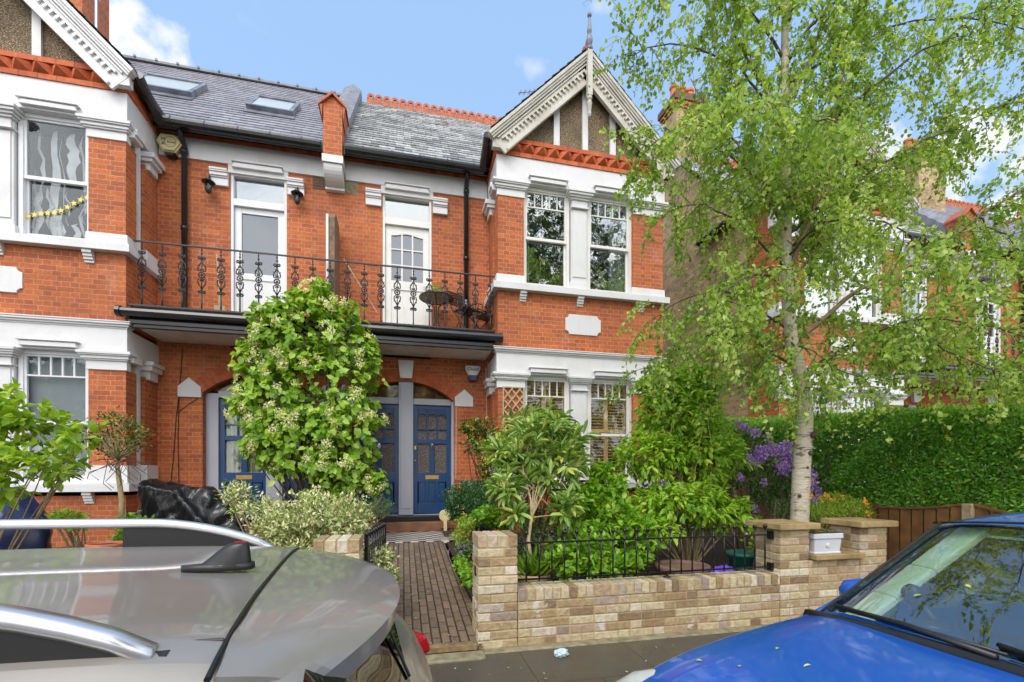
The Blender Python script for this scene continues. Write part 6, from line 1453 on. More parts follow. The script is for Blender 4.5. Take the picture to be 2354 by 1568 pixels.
# ------------------------------------------------------------------ birch
def birch():
    B = thing('birch_tree', 'slender white-barked birch with airy drooping foliage over the garden wall', 'tree', (4.2, 4.15, .1)); rs = RS(77); np.random.seed(77)
    tp = [(1838, 1385, 5.0), (1838, 1195, 5.0), (1842, 1090, 5.0), (1851, 960, 5.0), (1842, 870, 5.0), (1818, 780, 5.0), (1812, 700, 5.0), (1806, 600, 5.02), (1808, 480, 5.05), (1806, 300, 5.1), (1804, 100, 5.2), (1806, -120, 5.3), (1800, -420, 5.4)]
    m = MB(); m.tube([atz(*t) for t in tp], [.098, .090, .088, .078, .072, .066, .062, .058, .052, .046, .038, .028, .01], 16); tr = m.build('trunk', 'birch_bark', B, smooth=True)
    sc_ = MB()
    for (u, v, w_, h_) in ((1868, 1000, .035, .06), (1862, 1042, .028, .05), (1838, 1140, .02, .02), (1855, 1075, .02, .018), (1828, 560, .02, .03), (1830, 870, .02, .03)):
        p = atz(u, v, 4.925); sc_.ball(tuple(p), w_, 8)
    sc_.build('scar', 'dark_stem', tr)
    limbs = [  # (pixel u, v, distance) polylines, radius at the base
        ([(1815, 800, 5), (1900, 722, 5.05), (2000, 655, 5.1), (2120, 590, 5.15), (2250, 500, 5.2), (2354, 435, 5.3), (2470, 370, 5.4)], .030),
        ([(1810, 650, 5), (1850, 520, 4.95), (1885, 440, 4.9), (1902, 330, 4.9), (1935, 200, 4.9), (1945, 40, 4.9)], .027),
        ([(1812, 665, 5), (1880, 565, 5.1), (1950, 450, 5.3), (2080, 360, 5.5), (2200, 230, 5.7)], .022),
        ([(1842, 880, 5), (1900, 835, 4.95), (2000, 775, 4.85), (2110, 735, 4.8), (2250, 745, 4.7), (2400, 790, 4.6)], .018),
        ([(1838, 860, 5), (1960, 790, 5.15), (2060, 780, 5.3), (2200, 805, 5.5), (2330, 850, 5.6)], .015),
        ([(1808, 530, 5), (1760, 440, 5), (1700, 345, 5), (1640, 270, 5), (1590, 180, 5)], .021),
        ([(1806, 620, 5), (1740, 550, 4.95), (1680, 500, 4.9), (1600, 470, 4.9), (1530, 490, 4.9)], .014),
        ([(1812, 760, 5), (1740, 700, 5), (1650, 672, 5), (1570, 690, 5), (1500, 730, 5)], .014),
        ([(1828, 850, 5), (1750, 790, 5.1), (1650, 770, 5.2), (1560, 800, 5.3), (1500, 850, 5.3)], .014),
        ([(1806, 340, 5.1), (1750, 200, 5.1), (1690, 80, 5.1), (1640, -60, 5.2)], .022),
        ([(1806, 270, 5.1), (1720, 180, 5.05), (1620, 120, 5), (1520, 100, 5), (1440, 130, 5)], .015),
        ([(1807, 460, 5.05), (1700, 370, 5.0), (1600, 320, 5), (1520, 320, 5), (1470, 370, 5)], .014),
        ([(1806, 260, 5.1), (1870, 110, 5.1), (1920, -40, 5.1)], .022),
        ([(1806, 420, 5.05), (1920, 270, 5.1), (2060, 160, 5.2), (2200, 70, 5.3), (2330, -30, 5.4)], .018),
        ([(1808, 540, 5), (1950, 430, 5.1), (2150, 310, 5.2), (2354, 220, 5.3)], .016),
        ([(1810, 590, 5), (1900, 510, 4.6), (2050, 520, 4.2), (2180, 600, 3.9)], .014),
        ([(1812, 700, 5), (1780, 640, 4.6), (1700, 640, 4.2), (1640, 700, 4.0)], .012),
        ([(1806, 380, 5.1), (1830, 300, 4.5), (1880, 270, 4.0), (1950, 300, 3.6)], .014),
        ([(1806, 300, 5.1), (1760, 260, 4.6), (1700, 250, 4.2), (1620, 300, 4.0)], .014),
        ([(1806, 420, 5.1), (1820, 330, 5.7), (1850, 280, 6.2), (1900, 300, 6.6)], .014),
        ([(1808, 600, 5), (1840, 540, 5.6), (1900, 520, 6.1), (1980, 560, 6.5)], .014),
        ([(1806, 480, 5.1), (1770, 400, 5.7), (1720, 380, 6.1), (1650, 420, 6.4)], .012),
        ([(1806, 150, 5.2), (1900, 20, 5.0), (2050, -60, 4.8), (2200, -80, 4.6)], .018),
        ([(1806, 150, 5.2), (1720, 20, 5.1), (1600, -40, 5.0), (1480, -60, 4.9)], .018),
        ([(1806, 200, 5.2), (1960, 100, 5.5), (2130, 40, 5.7), (2330, 60, 5.8), (2450, 120, 5.9)], .016),
        ([(2250, 500, 5.2), (2330, 560, 5.1), (2400, 640, 5.0)], .010),
        ([(2120, 590, 5.15), (2200, 640, 5.0), (2300, 680, 4.9), (2400, 740, 4.8)], .010),
        ([(2110, 735, 4.8), (2180, 800, 4.7), (2280, 850, 4.6), (2360, 880, 4.6)], .009),
        ([(1806, 60, 5.2), (1850, -60, 5.1), (1900, -200, 5.1)], .014), ([(1805, 40, 5.2), (1740, -80, 5.1), (1650, -200, 5.1)], .014),
        ([(1815, 790, 5), (1860, 800, 4.7), (1930, 850, 4.5), (2010, 880, 4.4)], .010),
        ([(1820, 810, 5), (1790, 800, 4.8), (1740, 840, 4.7), (1690, 880, 4.7)], .010),
    ]
    LP, LA, LN, LS, LR = [], [], [], [], []
    def path(pts, n):                         # smooth resample
        pts = np.array([tuple(p) for p in pts]); t = np.linspace(0, len(pts)-1, n); out = []
        for s in t:
            i = min(int(s), len(pts)-2); f = s-i; p0 = pts[max(i-1, 0)]; p1, p2 = pts[i], pts[i+1]; p3 = pts[min(i+2, len(pts)-1)]
            out.append(.5*((2*p1)+(-p0+p2)*f+(2*p0-5*p1+4*p2-p3)*f*f+(-p0+3*p1-3*p2+p3)*f**3))
        return np.array(out)
    tw = MB(); random.seed(5)
    def leaves_on(p, d, dens, tone):
        n = len(p)
        L_ = np.linalg.norm(np.diff(p, axis=0), axis=1).sum(); k = max(3, int(L_*dens))
        s = rs.uniform(.08, 1, k)*(n-1); i = np.minimum(s.astype(int), n-2); f = (s-i)[:, None]; q = p[i]*(1-f)+p[i+1]*f+rs.normal(size=(k, 3))*.018
        a = rs.normal(size=(k, 3))*.7+np.array([0, 0, -.75]); nn = unit(rs, k)+np.array([-.1, -.6, .45])
        LP.append(q); LA.append(a); LN.append(nn); LS.append(.044*rs.uniform(.6, 1.25, k)); LR.append(np.clip(tone+rs.normal(size=k)*.2, 0, 1))
    def twig(b, dirv, L_, r0, dens, tone, sub=True):
        n = 6; p = [b]; d = dirv/np.linalg.norm(dirv); dr = rs.uniform(.12, .40)
        for j in range(n):
            d = d+np.array([0, 0, -dr])+rs.normal(size=3)*.13; d /= np.linalg.norm(d); p.append(p[-1]+d*L_/n)
        p = np.array(p); tw.tube(p, list(np.linspace(r0, .0012, n+1)), 4, cap=False); leaves_on(p, d, dens, tone)
        if sub:
            for j in range(2, n+1):
                if rs.rand() < .85:
                    dd = (p[j]-p[j-1])/np.linalg.norm(p[j]-p[j-1])+unit(rs, 1)[0]*.8; twig(p[j], dd, L_*rs.uniform(.3, .6), r0*.4, dens, np.clip(tone+rs.normal()*.12, 0, 1), False)
    for li, (lp, r0) in enumerate(limbs):
        p = path([atz(*q) for q in lp], 14)+np.concatenate([np.zeros((1, 3)), rs.normal(size=(13, 3))*.014])
        m_ = MB(); m_.tube(p, list(np.linspace(r0, r0*.22, 14)), 8); m_.build('branch', 'dark_stem' if r0 < .02 else 'stem', B, smooth=True)
        Lm = np.linalg.norm(np.diff(p, axis=0), axis=1).sum(); nt = int(Lm*17)
        for k in range(nt):
            s = rs.uniform(.10, 1)*13; i = min(int(s), 12); b = p[i]+(p[i+1]-p[i])*(s-i); d = (p[i+1]-p[i]); d /= np.linalg.norm(d)
            dd = d*.6+unit(rs, 1)[0]*1.0+np.array([0, 0, .15]); twig(b, dd, rs.uniform(.30, .80)*(1.05-.3*s/13), .004, 40, rs.uniform(.2, .8))
    tw.build('twig', 'dark_stem', B)
    P, A, Nn, S, Rr_ = map(np.concatenate, (LP, LA, LN, LS, LR)); print('birch leaves', len(P))
    leafmesh('foliage', P, A, Nn, S, S*.80, 'birch_leaf', B, HEART, rnd=Rr_)
birch()

# trees across the road, seen in the window panes and car paint
def street_tree(x, y, h, r_, seed, label):
    o = thing('street_tree', label, 'tree', (x, y, 0), group='trees across the road'); rs = RS(seed); np.random.seed(seed)
    m = MB(); m.tube([(x, y, 0), (x+.1, y, h*.3), (x, y, h*.8)], [.22, .17, .05], 10)
    c, ou, r = clusters(rs, [(x, y, h*.62, r_, r_, h*.38), (x+r_*.5, y, h*.5, r_*.7, r_*.7, h*.2), (x-r_*.5, y, h*.55, r_*.7, r_*.7, h*.22)], 1500, .4, .3)
    stems(m, rs, (x, y, h*.35), c[rs.choice(len(c), 40, False)], .06, .015); m.build('trunk', 'dark_stem', o, smooth=True)
    P, A, Nn, S = whorls(rs, c, ou, 9, .22, jit=.12); leafmesh('crown', P, A, Nn, S*1.4, S*1.0, 'dark_leaf', o, RHOMB)
street_tree(-13, -8.5, 8, 3.2, 51, 'leafy street tree across the road, leftmost of the three'); street_tree(2.5, -14.0, 9.5, 3.2, 52, 'tall leafy street tree across the road opposite the doors'); street_tree(8.6, -6.2, 19.0, 4.2, 53, 'leafy street tree across the road, rightmost of the three')

# leaves lying about
def litter(name, label, pts, size):
    rs = RS(len(pts)); P = np.array(pts); n = len(P); A = unit(rs, n)*np.array([1, 1, .05]); o = leafmesh(name, P, A, np.tile([0, 0, 1.], (n, 1)), size*rs.uniform(.6, 1.2, n), size*.6, 'litter', None, OVAL); tag(o, label, 'leaves', kind='stuff')
rs = RS(61)
litter('fallen_leaves', 'scattered small pale leaves and petals on the path and pavement', [(x, y, (.012 if y < 3.6 else pz(y)+.012)) for x, y in zip(rs.uniform(-.3, .55, 60), rs.uniform(3.7, 6.5, 60))]+[(x, y, .006) for x, y in zip(rs.uniform(0, 4.5, 60), rs.uniform(2.4, 3.45, 60))], .026)
# ------------------------------------------------------------------ cars
def car_shell(parent, ST, kinds, paintm, glassm, level=2):
    """ST: stations [x, half-profile [(y,z)...]] (same count), kinds(i,j)->part name for the cell between stations i,i+1 and rows j,j+1.
    The cage is subdivided once as a whole, then split into parts that share their edges."""
    n = len(ST); k = len(ST[0][1]); bm = bmesh.new(); cols = 2*k-1; g = []
    for x, pr_ in ST:
        full = [(-y, z) for y, z in pr_[:0:-1]] if False else None
        row = [bm.verts.new((x, -y, z)) for y, z in pr_[:-1]]+[bm.verts.new((x, 0, pr_[-1][1]))]+[bm.verts.new((x, y, z)) for y, z in pr_[-2::-1]]
        g.append(row)
    names = []
    def part(nm):
        if nm not in names: names.append(nm)
        return names.index(nm)
    for i in range(n-1):
        for j in range(cols-1):
            f = bm.faces.new((g[i][j], g[i+1][j], g[i+1][j+1], g[i][j+1])); jj = j if j < k-1 else cols-2-j
            f.material_index = part(kinds(i, jj))
    for row in (g[0], g[-1]):                       # close the ends strip by strip
        for j in range(k-1):
            a, b, c_, d = row[j], row[j+1], row[cols-2-j], row[cols-1-j]
            vs = [a, b, c_, d] if b != c_ else [a, b, d]
            f = bm.faces.new(vs); f.material_index = part('body')
    for j in range(n-1):                            # floor
        f = bm.faces.new((g[j][0], g[j][-1], g[j+1][-1], g[j+1][0])); f.material_index = part('body')
    me = bpy.data.meshes.new('cage'); bm.normal_update(); bmesh.ops.recalc_face_normals(bm, faces=bm.faces)
    cl = bm.edges.layers.float.get('crease_edge') or bm.edges.layers.float.new('crease_edge')
    for e in bm.edges:
        if len({f.material_index for f in e.link_faces}) > 1: e[cl] = 0.55
    bm.to_mesh(me); bm.free()
    for _ in names: me.materials.append(M['rubber'])
    t = bpy.data.objects.new('t', me); C.objects.link(t); md = t.modifiers.new('s', 'SUBSURF'); md.levels = level+1; md.render_levels = level+1
    dg = bpy.context.evaluated_depsgraph_get(); dg.update(); ev = t.evaluated_get(dg); m2 = bpy.data.meshes.new_from_object(ev)
    out = {}
    for idx, nm in enumerate(names):
        b = bmesh.new(); b.from_mesh(m2); bmesh.ops.delete(b, geom=[f for f in b.faces if f.material_index != idx], context='FACES')
        if nm == 'floor_cut' or not b.faces: b.free(); continue
        me_ = bpy.data.meshes.new(nm); b.to_mesh(me_); b.free(); me_.materials.clear()
        me_.materials.append(M[paintm if nm in ('body', 'roof', 'bonnet', 'tailgate') else glassm.get(nm, 'tinted_glass')])
        me_.polygons.foreach_set('material_index', [0]*len(me_.polygons)); me_.polygons.foreach_set('use_smooth', [True]*len(me_.polygons))
        o = bpy.data.objects.new(nm, me_); C.objects.link(o); o.parent = parent; out[nm] = o
    bpy.data.objects.remove(t); return out, m2
def wheel(parent, x, y, r=.32, w=.2):
    s = 1 if y > 0 else -1; m = MB(); m.lathe((x, y-w/2, r), [(r*.62, 0), (r*.95, .01), (r, .05), (r, w-.05), (r*.95, w-.01), (r*.62, w)], 28, axis='y'); o = m.build('wheel', 'rubber', parent, smooth=True)
    m = MB(); m.lathe((x, y+s*(w/2-.035), r), [(r*.60, -.03), (r*.64, .0), (r*.60, .03)], 24, axis='y')
    for k in range(5):
        a = k*2*PI/5; m.beam((x, y+s*(w/2-.02), r), (x+math.cos(a)*r*.6, y+s*(w/2-.02), r+math.sin(a)*r*.6), .05, .04, up=(0, 1, 0))
    m.build('rim', 'alloy', o)

# grey estate: local x runs from the tail (0) to the nose, root turned so the tail points right
G = thing('parked_car', 'wet grey estate car with silver roof rails and shark-fin aerial, parked before the path', 'car', (.17, 1.49, -.17), R(180+5.5), local=True)
def prof(w, zl, zb, wb, zu, wu, zs, wr, zt):
    return [(w-.12, zl), (w-.02, zl+.10), (w, (zl+zb)*.5), (wb+.02, zb-.08), (wb, zb), (wu+.015, zu), (wu-.04, zs), (wr, zs+.03), (wr*.55, zt-.010), (0, zt)]
ZR = 1.335
S_ = [
 (0.00, prof(.78, .32, .62, .76, .66, .74, .67, .55, .68)),
 (0.02, prof(.84, .25, .74, .82, .78, .80, .79, .60, .80)),
 (0.10, prof(.86, .24, .86, .83, .90, .80, .915, .60, .93)),
 (0.16, prof(.87, .24, .90, .83, .95, .78, .965, .60, .99)),
 (0.40, prof(.87, .24, .92, .83, 1.20, .665, 1.225, .55, 1.25)),
 (0.52, prof(.87, .24, .92, .83, 1.235, .645, 1.275, .53, 1.305)),
 (0.66, prof(.87, .22, .92, .83, 1.245, .64, 1.295, .52, ZR-.012)),
 (1.20, prof(.875, .20, .92, .835, 1.27, .64, 1.315, .52, ZR+.005)),
 (2.0, prof(.875, .20, .91, .835, 1.28, .64, 1.325, .52, ZR+.015)),
 (2.75, prof(.875, .20, .90, .835, 1.26, .63, 1.305, .50, ZR)),
 (3.25, prof(.875, .20, .90, .84, .98, .76, 1.0, .60, 1.03)),
 (3.48, prof(.875, .20, .88, .84, .93, .78, .94, .62, .96)),
 (4.00, prof(.86, .22, .78, .82, .82, .76, .84, .60, .87)),
 (4.35, prof(.80, .26, .62, .76, .66, .70, .67, .55, .70)),
 (4.48, prof(.66, .34, .48, .62, .50, .58, .51, .45, .52))]
def kinds(i, j):
    if 3 <= i <= 3 and j in (6, 7, 8): return 'rear_window'
    if 5 <= i <= 8 and j == 4: return 'side_window'
    if i == 9 and j in (6, 7, 8): return 'windscreen'
    if 5 <= i <= 8 and j >= 6: return 'roof'
    if i == 4 and j >= 6: return 'tailgate'
    return 'body'
car_shell(G, S_, kinds, 'grey_car_paint', {})
# spoiler: continues the roof beyond the shut line, rounded in plan
m = MB(); nx, ny = 10, 28; top = []; 
def sp(u_, v_):             # u_ 0 at the shut line -> 1 at the lip; v_ -1..1 across
    half = .645-.07*u_**2; y = v_*half; e = abs(v_)**2.6; xe = .19+.20*e
    x = .518*(1-u_)+xe*u_; z = ZR-.020-.010*v_*v_-.035*abs(v_)**4-.020*u_-.045*u_**3
    return x, y, z
V = []
for a in range(nx+1):
    for b in range(ny+1): V.append(sp(a/nx, -1+2*b/ny))
nv = len(V); V += [(x+.012*(1-0), y*.985, z-.055) for x, y, z in V]
F = []
for a in range(nx):
    for b in range(ny):
        i = a*(ny+1)+b; F.append((i, i+1, i+ny+2, i+ny+1)); F.append((nv+i, nv+i+ny+1, nv+i+ny+2, nv+i+1))
for b in range(ny):
    i = b; F.append((i, nv+i, nv+i+1, i+1)); i = nx*(ny+1)+b; F.append((i, i+1, nv+i+1, nv+i))
for a in range(nx):
    i = a*(ny+1); F.append((i, i+ny+1, nv+i+ny+1, nv+i)); i += ny; F.append((i, nv+i, nv+i+ny+1, i+ny+1))
m.add(V, F); so_ = m.build('spoiler', 'grey_car_paint', G, smooth=True)
so_.data.polygons.foreach_set('use_smooth', [abs(q_.normal.z) > .55 for q_ in so_.data.polygons])
for e_ in so_.data.edges: e_.use_edge_sharp = (e_.vertices[0] < nv) != (e_.vertices[1] < nv)
sh_ = {frozenset(e) for q_ in so_.data.polygons if abs(q_.normal.z) <= .55 for e in q_.edge_keys}
for e_ in so_.data.edges:
    if frozenset(e_.key) in sh_: e_.use_edge_sharp = True
m = MB(); pts = [(.486, -1+2*b/24) for b in range(25)]
m.tube([(.526, v*.655, ZR-.018-.010*v*v-.035*abs(v)**4-.0015) for _, v in pts], .0055, 6); m.build('shut_line', 'black_gap', G)
for s in (-1, 1):                                         # roof ditch mouldings, rails
    m = MB(); m.tube([(x, s*.545, z-.006) for x, z in ((.53, ZR-.033), (.9, ZR-.022), (1.5, ZR-.010), (2.2, ZR-.010))], .003, 6); m.build('roof_moulding', 'black_gap', G)
    def railz(x): 
        t = min(max((x-.62)/.42, 0), 1); t2 = min(max((2.75-x)/.42, 0), 1); return ZR-.05+.115*math.sin(t*PI/2)**.8*math.sin(t2*PI/2)**.8+.022*max(0, min(x, 2.0)-.9)
    xs = np.linspace(.62, 2.75, 40); m = MB()
    vs = []; 
    for x in xs:
        z = railz(x); w_ = .020; y = s*.575
        vs += [(x, y-w_, z), (x, y-w_*.7, z+.020), (x, y+w_*.7, z+.020), (x, y+w_, z), (x, y+w_*.6, z-.012), (x, y-w_*.6, z-.012)]
    fs = [(i*6+j, i*6+(j+1) % 6, (i+1)*6+(j+1) % 6, (i+1)*6+j) for i in range(39) for j in range(6)]+[tuple(range(6)), tuple(39*6+j for j in range(6))]
    m.add(vs, fs); rl_ = m.build('roof_rail', 'silver_rail', G, smooth=True)
    m = MB()
    vs = []; n = 0
    for x in xs:
        z = railz(x)-.012; zb = ZR-.075; vs += [(x, s*.575-.010, zb), (x, s*.575-.010, max(z, zb+.002)), (x, s*.575+.010, max(z, zb+.002)), (x, s*.575+.010, zb)]
    fs = [(i*4+j, i*4+(j+1) % 4, (i+1)*4+(j+1) % 4, (i+1)*4+j) for i in range(39) if not (8 < i < 31) for j in range(4)]
    m.add(vs, fs); m.tube([(x, s*.575, ZR-.056) for x in np.linspace(.60, 2.77, 12)], .018, 8); m.build('rail_foot', 'rubber', rl_)
# shark fin
m = MB()
fin = [(.60, 0.0), (.612, .085), (.632, .092), (.66, .078), (.72, .045), (.79, .018), (.83, .002)]
V = []
for x, z in fin: V += [(x, -.004-.022*(1-z/.1), ZR+z-.012), (x, .004+.022*(1-z/.1), ZR+z-.012)]
n = len(fin)
base = [(.582, .0), (.588, .016), (.600, .024), (.66, .025), (.72, .018), (.752, .008), (.760, .0)]
m.prism([(x, y) for x, y in base]+[(x, -y) for x, y in base[-2:0:-1]], ZR-.014, ZR+.004, axis='z')
V = []; nl, na = 14, 18
for t in range(nl):
    h_ = t/(nl-1); x0 = .590+.010*h_; x1 = .735-.100*h_**.6; w_ = .021*(1-h_)**.55+.006; z = ZR+.064*math.sin(h_*PI/2)**.9-.004; xc, hw_ = (x0+x1)/2, (x1-x0)/2
    if t == nl-1: hw_ *= .8; w_ *= .6
    for k in range(na):
        a = 2*PI*k/na; ca, sa = math.cos(a), math.sin(a); q = (1 if ca < 0 else (1-.55*ca)); V.append((xc+hw_*math.copysign(abs(ca)**.7, ca), w_*math.copysign(abs(sa)**.8, sa)*q, z))
m.add(V, [(i_*na+k, i_*na+(k+1) % na, (i_+1)*na+(k+1) % na, (i_+1)*na+k) for i_ in range(nl-1) for k in range(na)]+[tuple((nl-1)*na+k for k in range(na))])
fn_ = m.build('roof_aerial', 'black_plastic', G, smooth=True)
m = MB(); m.box(.602, .632, -.0045, .0045, ZR+.056, ZR+.0625); m.build('red_tip', 'red_lens', fn_)
for s in (-1, 1):
    m = MB(); m.prism([(-.012, .70), (.03, .70), (.10, .88), (.16, .90), (.03, .90)], s*.64-.001, s*.84, axis='y') if False else None
    m.obox((.045, s*.745, .80), (.05, .20, .09), Matrix.Rotation(R(18), 3, 'Y') @ Matrix.Rotation(R(-s*20), 3, 'Z')); m.build('tail_light', 'red_lens', G, bevel=.02)
    m = MB(); m.obox((.22, s*.782, 1.03), (.02, .03, .10), Matrix.Rotation(R(-35), 3, 'Y')); m.build('pillar_light', 'red_lens', G, bevel=.006)
m = MB(); m.box(-.03, .10, -.80, .80, .30, .50); m.build('bumper', 'grey_car_paint', G, bevel=.04); m = MB(); m.box(-.038, -.029, -.26, .26, .40, .51); m.build('number_plate', 'plate_white', G)
m = MB(); m.tube([(.165, .1, 1.0), (.20, -.15, 1.05), (.22, -.32, 1.08)], .005, 6); m.build('rear_wiper', 'black_plastic', G)
for x in (.85, 3.55):
    for y in (-.77, .77): wheel(G, x, y)
m = MB(); m.box(.5, 3.2, -.75, .75, .30, .36); m.box(1.3, 1.5, -.65, .65, .4, 1.0); m.box(2.3, 2.45, -.65, .65, .4, 1.0); m.build('seats', 'car_seat', G)
for s in (-1, 1):
    m = MB(); m.lathe((3.95, s*.62, .66), [(.10, -.05), (.09, .02), (.05, .05)], 14); m.build('headlight', 'lamp_lens', G)
    m = MB(); m.obox((2.85, s*.96, .97), (.12, .20, .13), Matrix.Identity(3)); m.build('door_mirror', 'grey_car_paint', G, bevel=.035)

# blue hatchback: local x from the nose (0) to the tail
Bc = thing('parked_car', 'glossy blue hatchback with a tall raked windscreen, parked at the right', 'car', (.68, .88, -.20), R(0), local=True)
def prof2(w, zl, zb, wb, zu, wu, zs, wr, zt):
    return [(w-.12, zl), (w-.02, zl+.10), (w, (zl+zb)*.5), (wb+.01, zb-.07), (wb, zb), (wu+.015, zu), (wu-.03, zs), (wr, zs+.03), (wr*.55, zt-.008), (0, zt)]
ZB = 1.51
S2 = [
 (-0.08, prof2(.60, .36, .56, .55, .60, .50, .61, .42, .63)),
 (-0.01, prof2(.76, .26, .68, .72, .73, .66, .75, .50, .78)),
 (0.20, prof2(.83, .22, .82, .79, .87, .71, .90, .53, .925)),
 (0.50, prof2(.86, .20, .90, .81, .94, .73, .965, .55, .995)),
 (0.85, prof2(.865, .20, .93, .82, .995, .745, 1.02, .58, 1.055)),
 (1.04, prof2(.865, .20, .96, .82, 1.005, .755, 1.03, .60, 1.065)),
 (1.54, prof2(.865, .20, .97, .81, 1.36, .655, 1.40, .52, 1.44)),
 (1.74, prof2(.865, .20, .97, .81, 1.39, .64, 1.44, .51, 1.48)),
 (2.30, prof2(.865, .20, .97, .81, 1.39, .635, 1.455, .51, ZB)),
 (3.10, prof2(.865, .20, .97, .81, 1.35, .62, 1.43, .50, 1.47)),
 (3.55, prof2(.86, .22, .97, .80, 1.24, .62, 1.29, .48, 1.33)),
 (3.85, prof2(.84, .26, .95, .78, 1.0, .74, 1.01, .55, 1.03)),
 (3.98, prof2(.74, .34, .60, .70, .64, .66, .65, .50, .67))]
def kinds2(i, j):
    if i == 5 and j in (6, 7, 8): return 'windscreen'
    if 6 <= i <= 9 and j == 4: return 'side_window'
    if i == 10 and j in (6, 7, 8): return 'rear_window'
    if 6 <= i <= 9 and j >= 6: return 'roof'
    if 1 <= i <= 4 and j >= 6: return 'bonnet'
    return 'body'
parts, _ = car_shell(Bc, S2, kinds2, 'blue_car_paint', {'windscreen': 'screen_glass', 'side_window': 'screen_glass'})
def ws(t, v):               # point on the windscreen: t 0 foot..1 head, v across -1..1
    x = 1.04+.50*t; w_ = (.745*(1-t)+.63*t); z = (1.065*(1-t)+1.44*t)-(.035+.0*t)*abs(v)**2.2; return Vector((x-.012, v*w_, z+.004))
m = MB()
for a, b, w0 in ((-1, 1, .030),):
    m.tube([ws(-.02, v)+Vector((-.02, 0, -.006)) for v in np.linspace(-1, 1, 17)], .026, 6)
m.build('scuttle', 'black_plastic', Bc, smooth=True)
m = MB()
for s in (-1, 1): m.tube([ws(t, s*.955)+Vector((0, 0, .004)) for t in np.linspace(-.03, 1.0, 9)], .005, 6)
m.tube([ws(1.0, v)+Vector((0, 0, .003)) for v in np.linspace(-1, 1, 13)], .005, 6); m.build('screen_seal', 'rubber', Bc, smooth=True)
for y0, y1, t1 in ((.10, .66, .05), (-.55, .12, .05)):
    m = MB(); a = ws(-.03, y0/.745)+Vector((-.02, 0, .028)); b = ws(t1, y1/.745)+Vector((-.01, 0, .016)); m.tube([a, a.lerp(b, .5)+Vector((0, 0, .012)), b], .010, 6)
    a2 = ws(.02, y0/.745)+Vector((0, 0, .012)); m.tube([a2.lerp(b, 0.0), b+Vector((0.02, .02, 0))], .007, 6); m.build('wiper', 'black_plastic', Bc, smooth=True)
for s in (-1, 1):
    m = MB(); m.lathe((1.50, s*.93, 1.03), [(.001, -.085), (.05, -.075), (.085, -.03), (.09, .02), (.07, .06), (.001, .08)], 18); o = m.build('door_mirror', 'blue_car_paint', Bc, smooth=True)
    o.scale = (1, 1, 1)
    m = MB(); m.lathe((0, 0, 0), [(.001, -.17), (.05, -.14), (.085, -.06), (.092, .02), (.07, .11), (.001, .17)], 20, axis='x'); hl = m.build('headlight', 'lamp_lens', Bc, smooth=True); hl.location = (.22, s*.66, .80); hl.rotation_euler = (0, R(-12), R(-s*38))
for s in (-1, 1):
    m = MB(); q = [ws(t_, s*.93)+Vector((.07, -s*.05, -.035)) for t_ in (-.02, .3, .6, 1.02)]
    for a, b in zip(q[:-1], q[1:]): m.beam(a, b, .11, .03)
    m.build('pillar_trim', 'car_trim_pale', Bc, bevel=.008)
m = MB(); m.box(1.60, 3.4, -.56, .56, 1.365, 1.375); m.build('headlining', 'car_trim_pale', Bc)
# inside: dash, steering wheel, seats, mirror stalk
m = MB(); m.prism([(1.0, .80), (1.0, .97), (1.25, .985), (1.45, .93), (1.5, .70)], -.72, .72, axis='y'); m.box(1.2, 3.7, -.7, .7, .3, .36)
m.build('dashboard', 'car_trim_pale', Bc, bevel=.02)
m = MB(); 
st_c = Vector((1.55, .36, 1.0)); e1 = Vector((0, 1, 0)); e2 = Vector((-.42, 0, .9)).normalized()
m.tube([st_c+(e1*math.cos(a)+e2*math.sin(a))*.18 for a in np.linspace(0, 2*PI, 25)], .015, 8, cap=False); m.beam(st_c-e1*.17, st_c+e1*.17, .03, .02); m.beam(st_c, st_c-e2*.17, .03, .02, up=(1, 0, 0)); m.build('steering_wheel', 'black_plastic', Bc)
for y in (-.36, .36):
    m = MB(); m.box(1.85, 2.3, y-.24, y+.24, .42, .58, taper=.02); m.obox((2.38, y, .88), (.13, .46, .66), Matrix.Rotation(R(12), 3, 'Y')); m.obox((2.50, y, 1.27), (.09, .24, .17), Matrix.Rotation(R(12), 3, 'Y')); m.build('seat', 'car_seat', Bc, bevel=.04)
m = MB(); a = ws(.62, .15); m.tube([a, a+Vector((.04, 0, -.03)), a+Vector((.06, 0, -.07))], .012, 6); m.obox(a+Vector((.07, 0, -.09)), (.03, .22, .06), Matrix.Identity(3)); m.build('rear_view_mirror', 'black_plastic', Bc, bevel=.01)
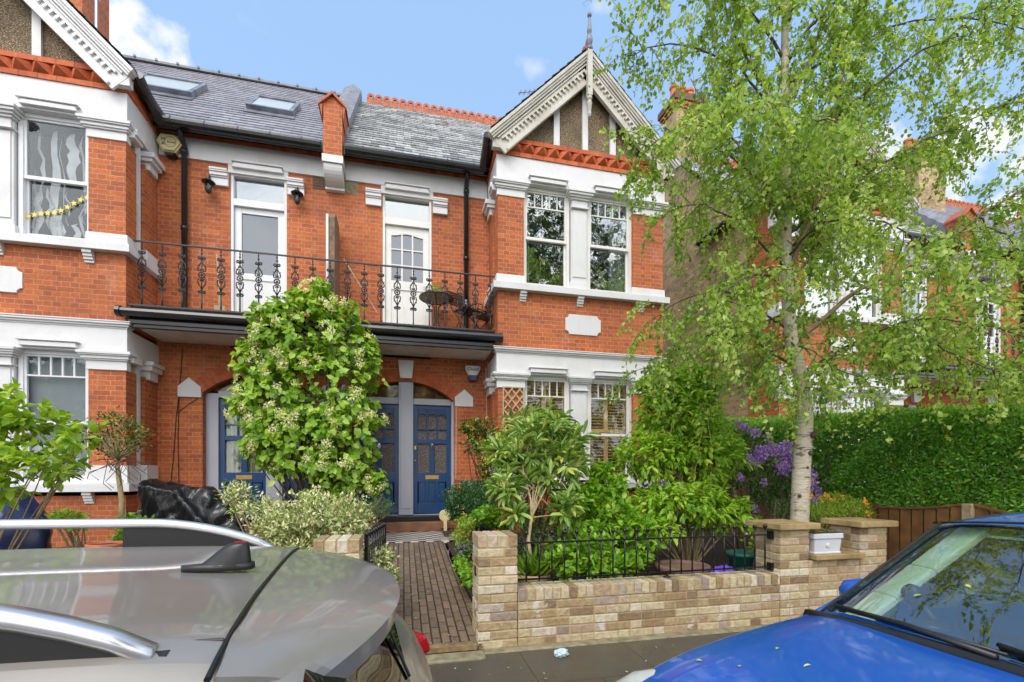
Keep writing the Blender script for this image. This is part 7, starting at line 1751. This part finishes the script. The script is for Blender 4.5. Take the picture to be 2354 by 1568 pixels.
# round holder on a stalk stuck inside the screen's far corner
m = MB(); a = ws(.22, .72)+Vector((.05, 0, -.03)); b = ws(.42, .66)+Vector((.06, 0, -.02)); 
m.lathe(tuple(ws(.12, .56)+Vector((.10, 0, -.05))), [(.03, 0), (.06, .01), (.06, .02), (.02, .03)], 18); m.tube([ws(.16, .56)+Vector((.1, 0, -.04)), ws(.30, .70)+Vector((.07, 0, -.02))], .014, 8)
m.lathe(tuple(ws(.33, .735)+Vector((.06, 0, -.02))), [(.025, -.02), (.034, .0), (.03, .02)], 16, axis='x'); m.build('phone_holder', 'black_plastic', Bc, smooth=True)
for x in (.72, 3.2):
    for y in (-.77, .77): wheel(Bc, x, y, .30)
m = MB(); m.tube([(x, .815, z+.0) for x, z in ((1.05, .96), (1.4, .985), (2.4, 1.0), (3.3, 1.0))], .008, 6); m.tube([(x, -.815, z) for x, z in ((1.05, .96), (1.4, .985), (2.4, 1.0), (3.3, 1.0))], .008, 6); m.build('waist_seal', 'rubber', Bc)

bpy.context.view_layer.update()
def drop(objs, pts, label, size, seed):
    rs = RS(seed); P = []
    for (u, v, zc) in pts:
        q = atz(u, v, zc); best = None; d = (q-Vector((0, 0, CH))).normalized()
        for o_ in objs:
            mw = o_.matrix_world.inverted(); hit, lo, no, _ = o_.ray_cast(mw @ Vector((0, 0, CH)), (mw.to_3x3() @ d).normalized())
            if hit:
                w_ = o_.matrix_world @ lo
                if best is None or w_.length < best[0].length: best = (w_, (o_.matrix_world.to_3x3() @ no).normalized())
        if best: P.append(best)
    if not P: return
    N0 = np.array([tuple(n if n.z > 0 else -n) for _, n in P]); A = np.cross(N0, unit(rs, len(P)))
    o = leafmesh('fallen_leaves', [tuple(p_+Vector(n_)*.003) for (p_, _), n_ in zip(P, N0)], A, N0, size*rs.uniform(.6, 1.2, len(P)), size*.6, 'litter', None, OVAL); tag(o, label, 'leaves', kind='stuff')
drop([parts['bonnet'], parts['windscreen'], parts['body']], [(1702, 1535, 1.7), (1865, 1530, 1.7), (2100, 1372, 2), (1930, 1398, 2), (2345, 1500, 1.8), (1790, 1490, 1.8), (2220, 1345, 2), (1600, 1520, 1.7)], 'a few small yellow leaves stuck to the blue car bonnet and windscreen', .022, 5)
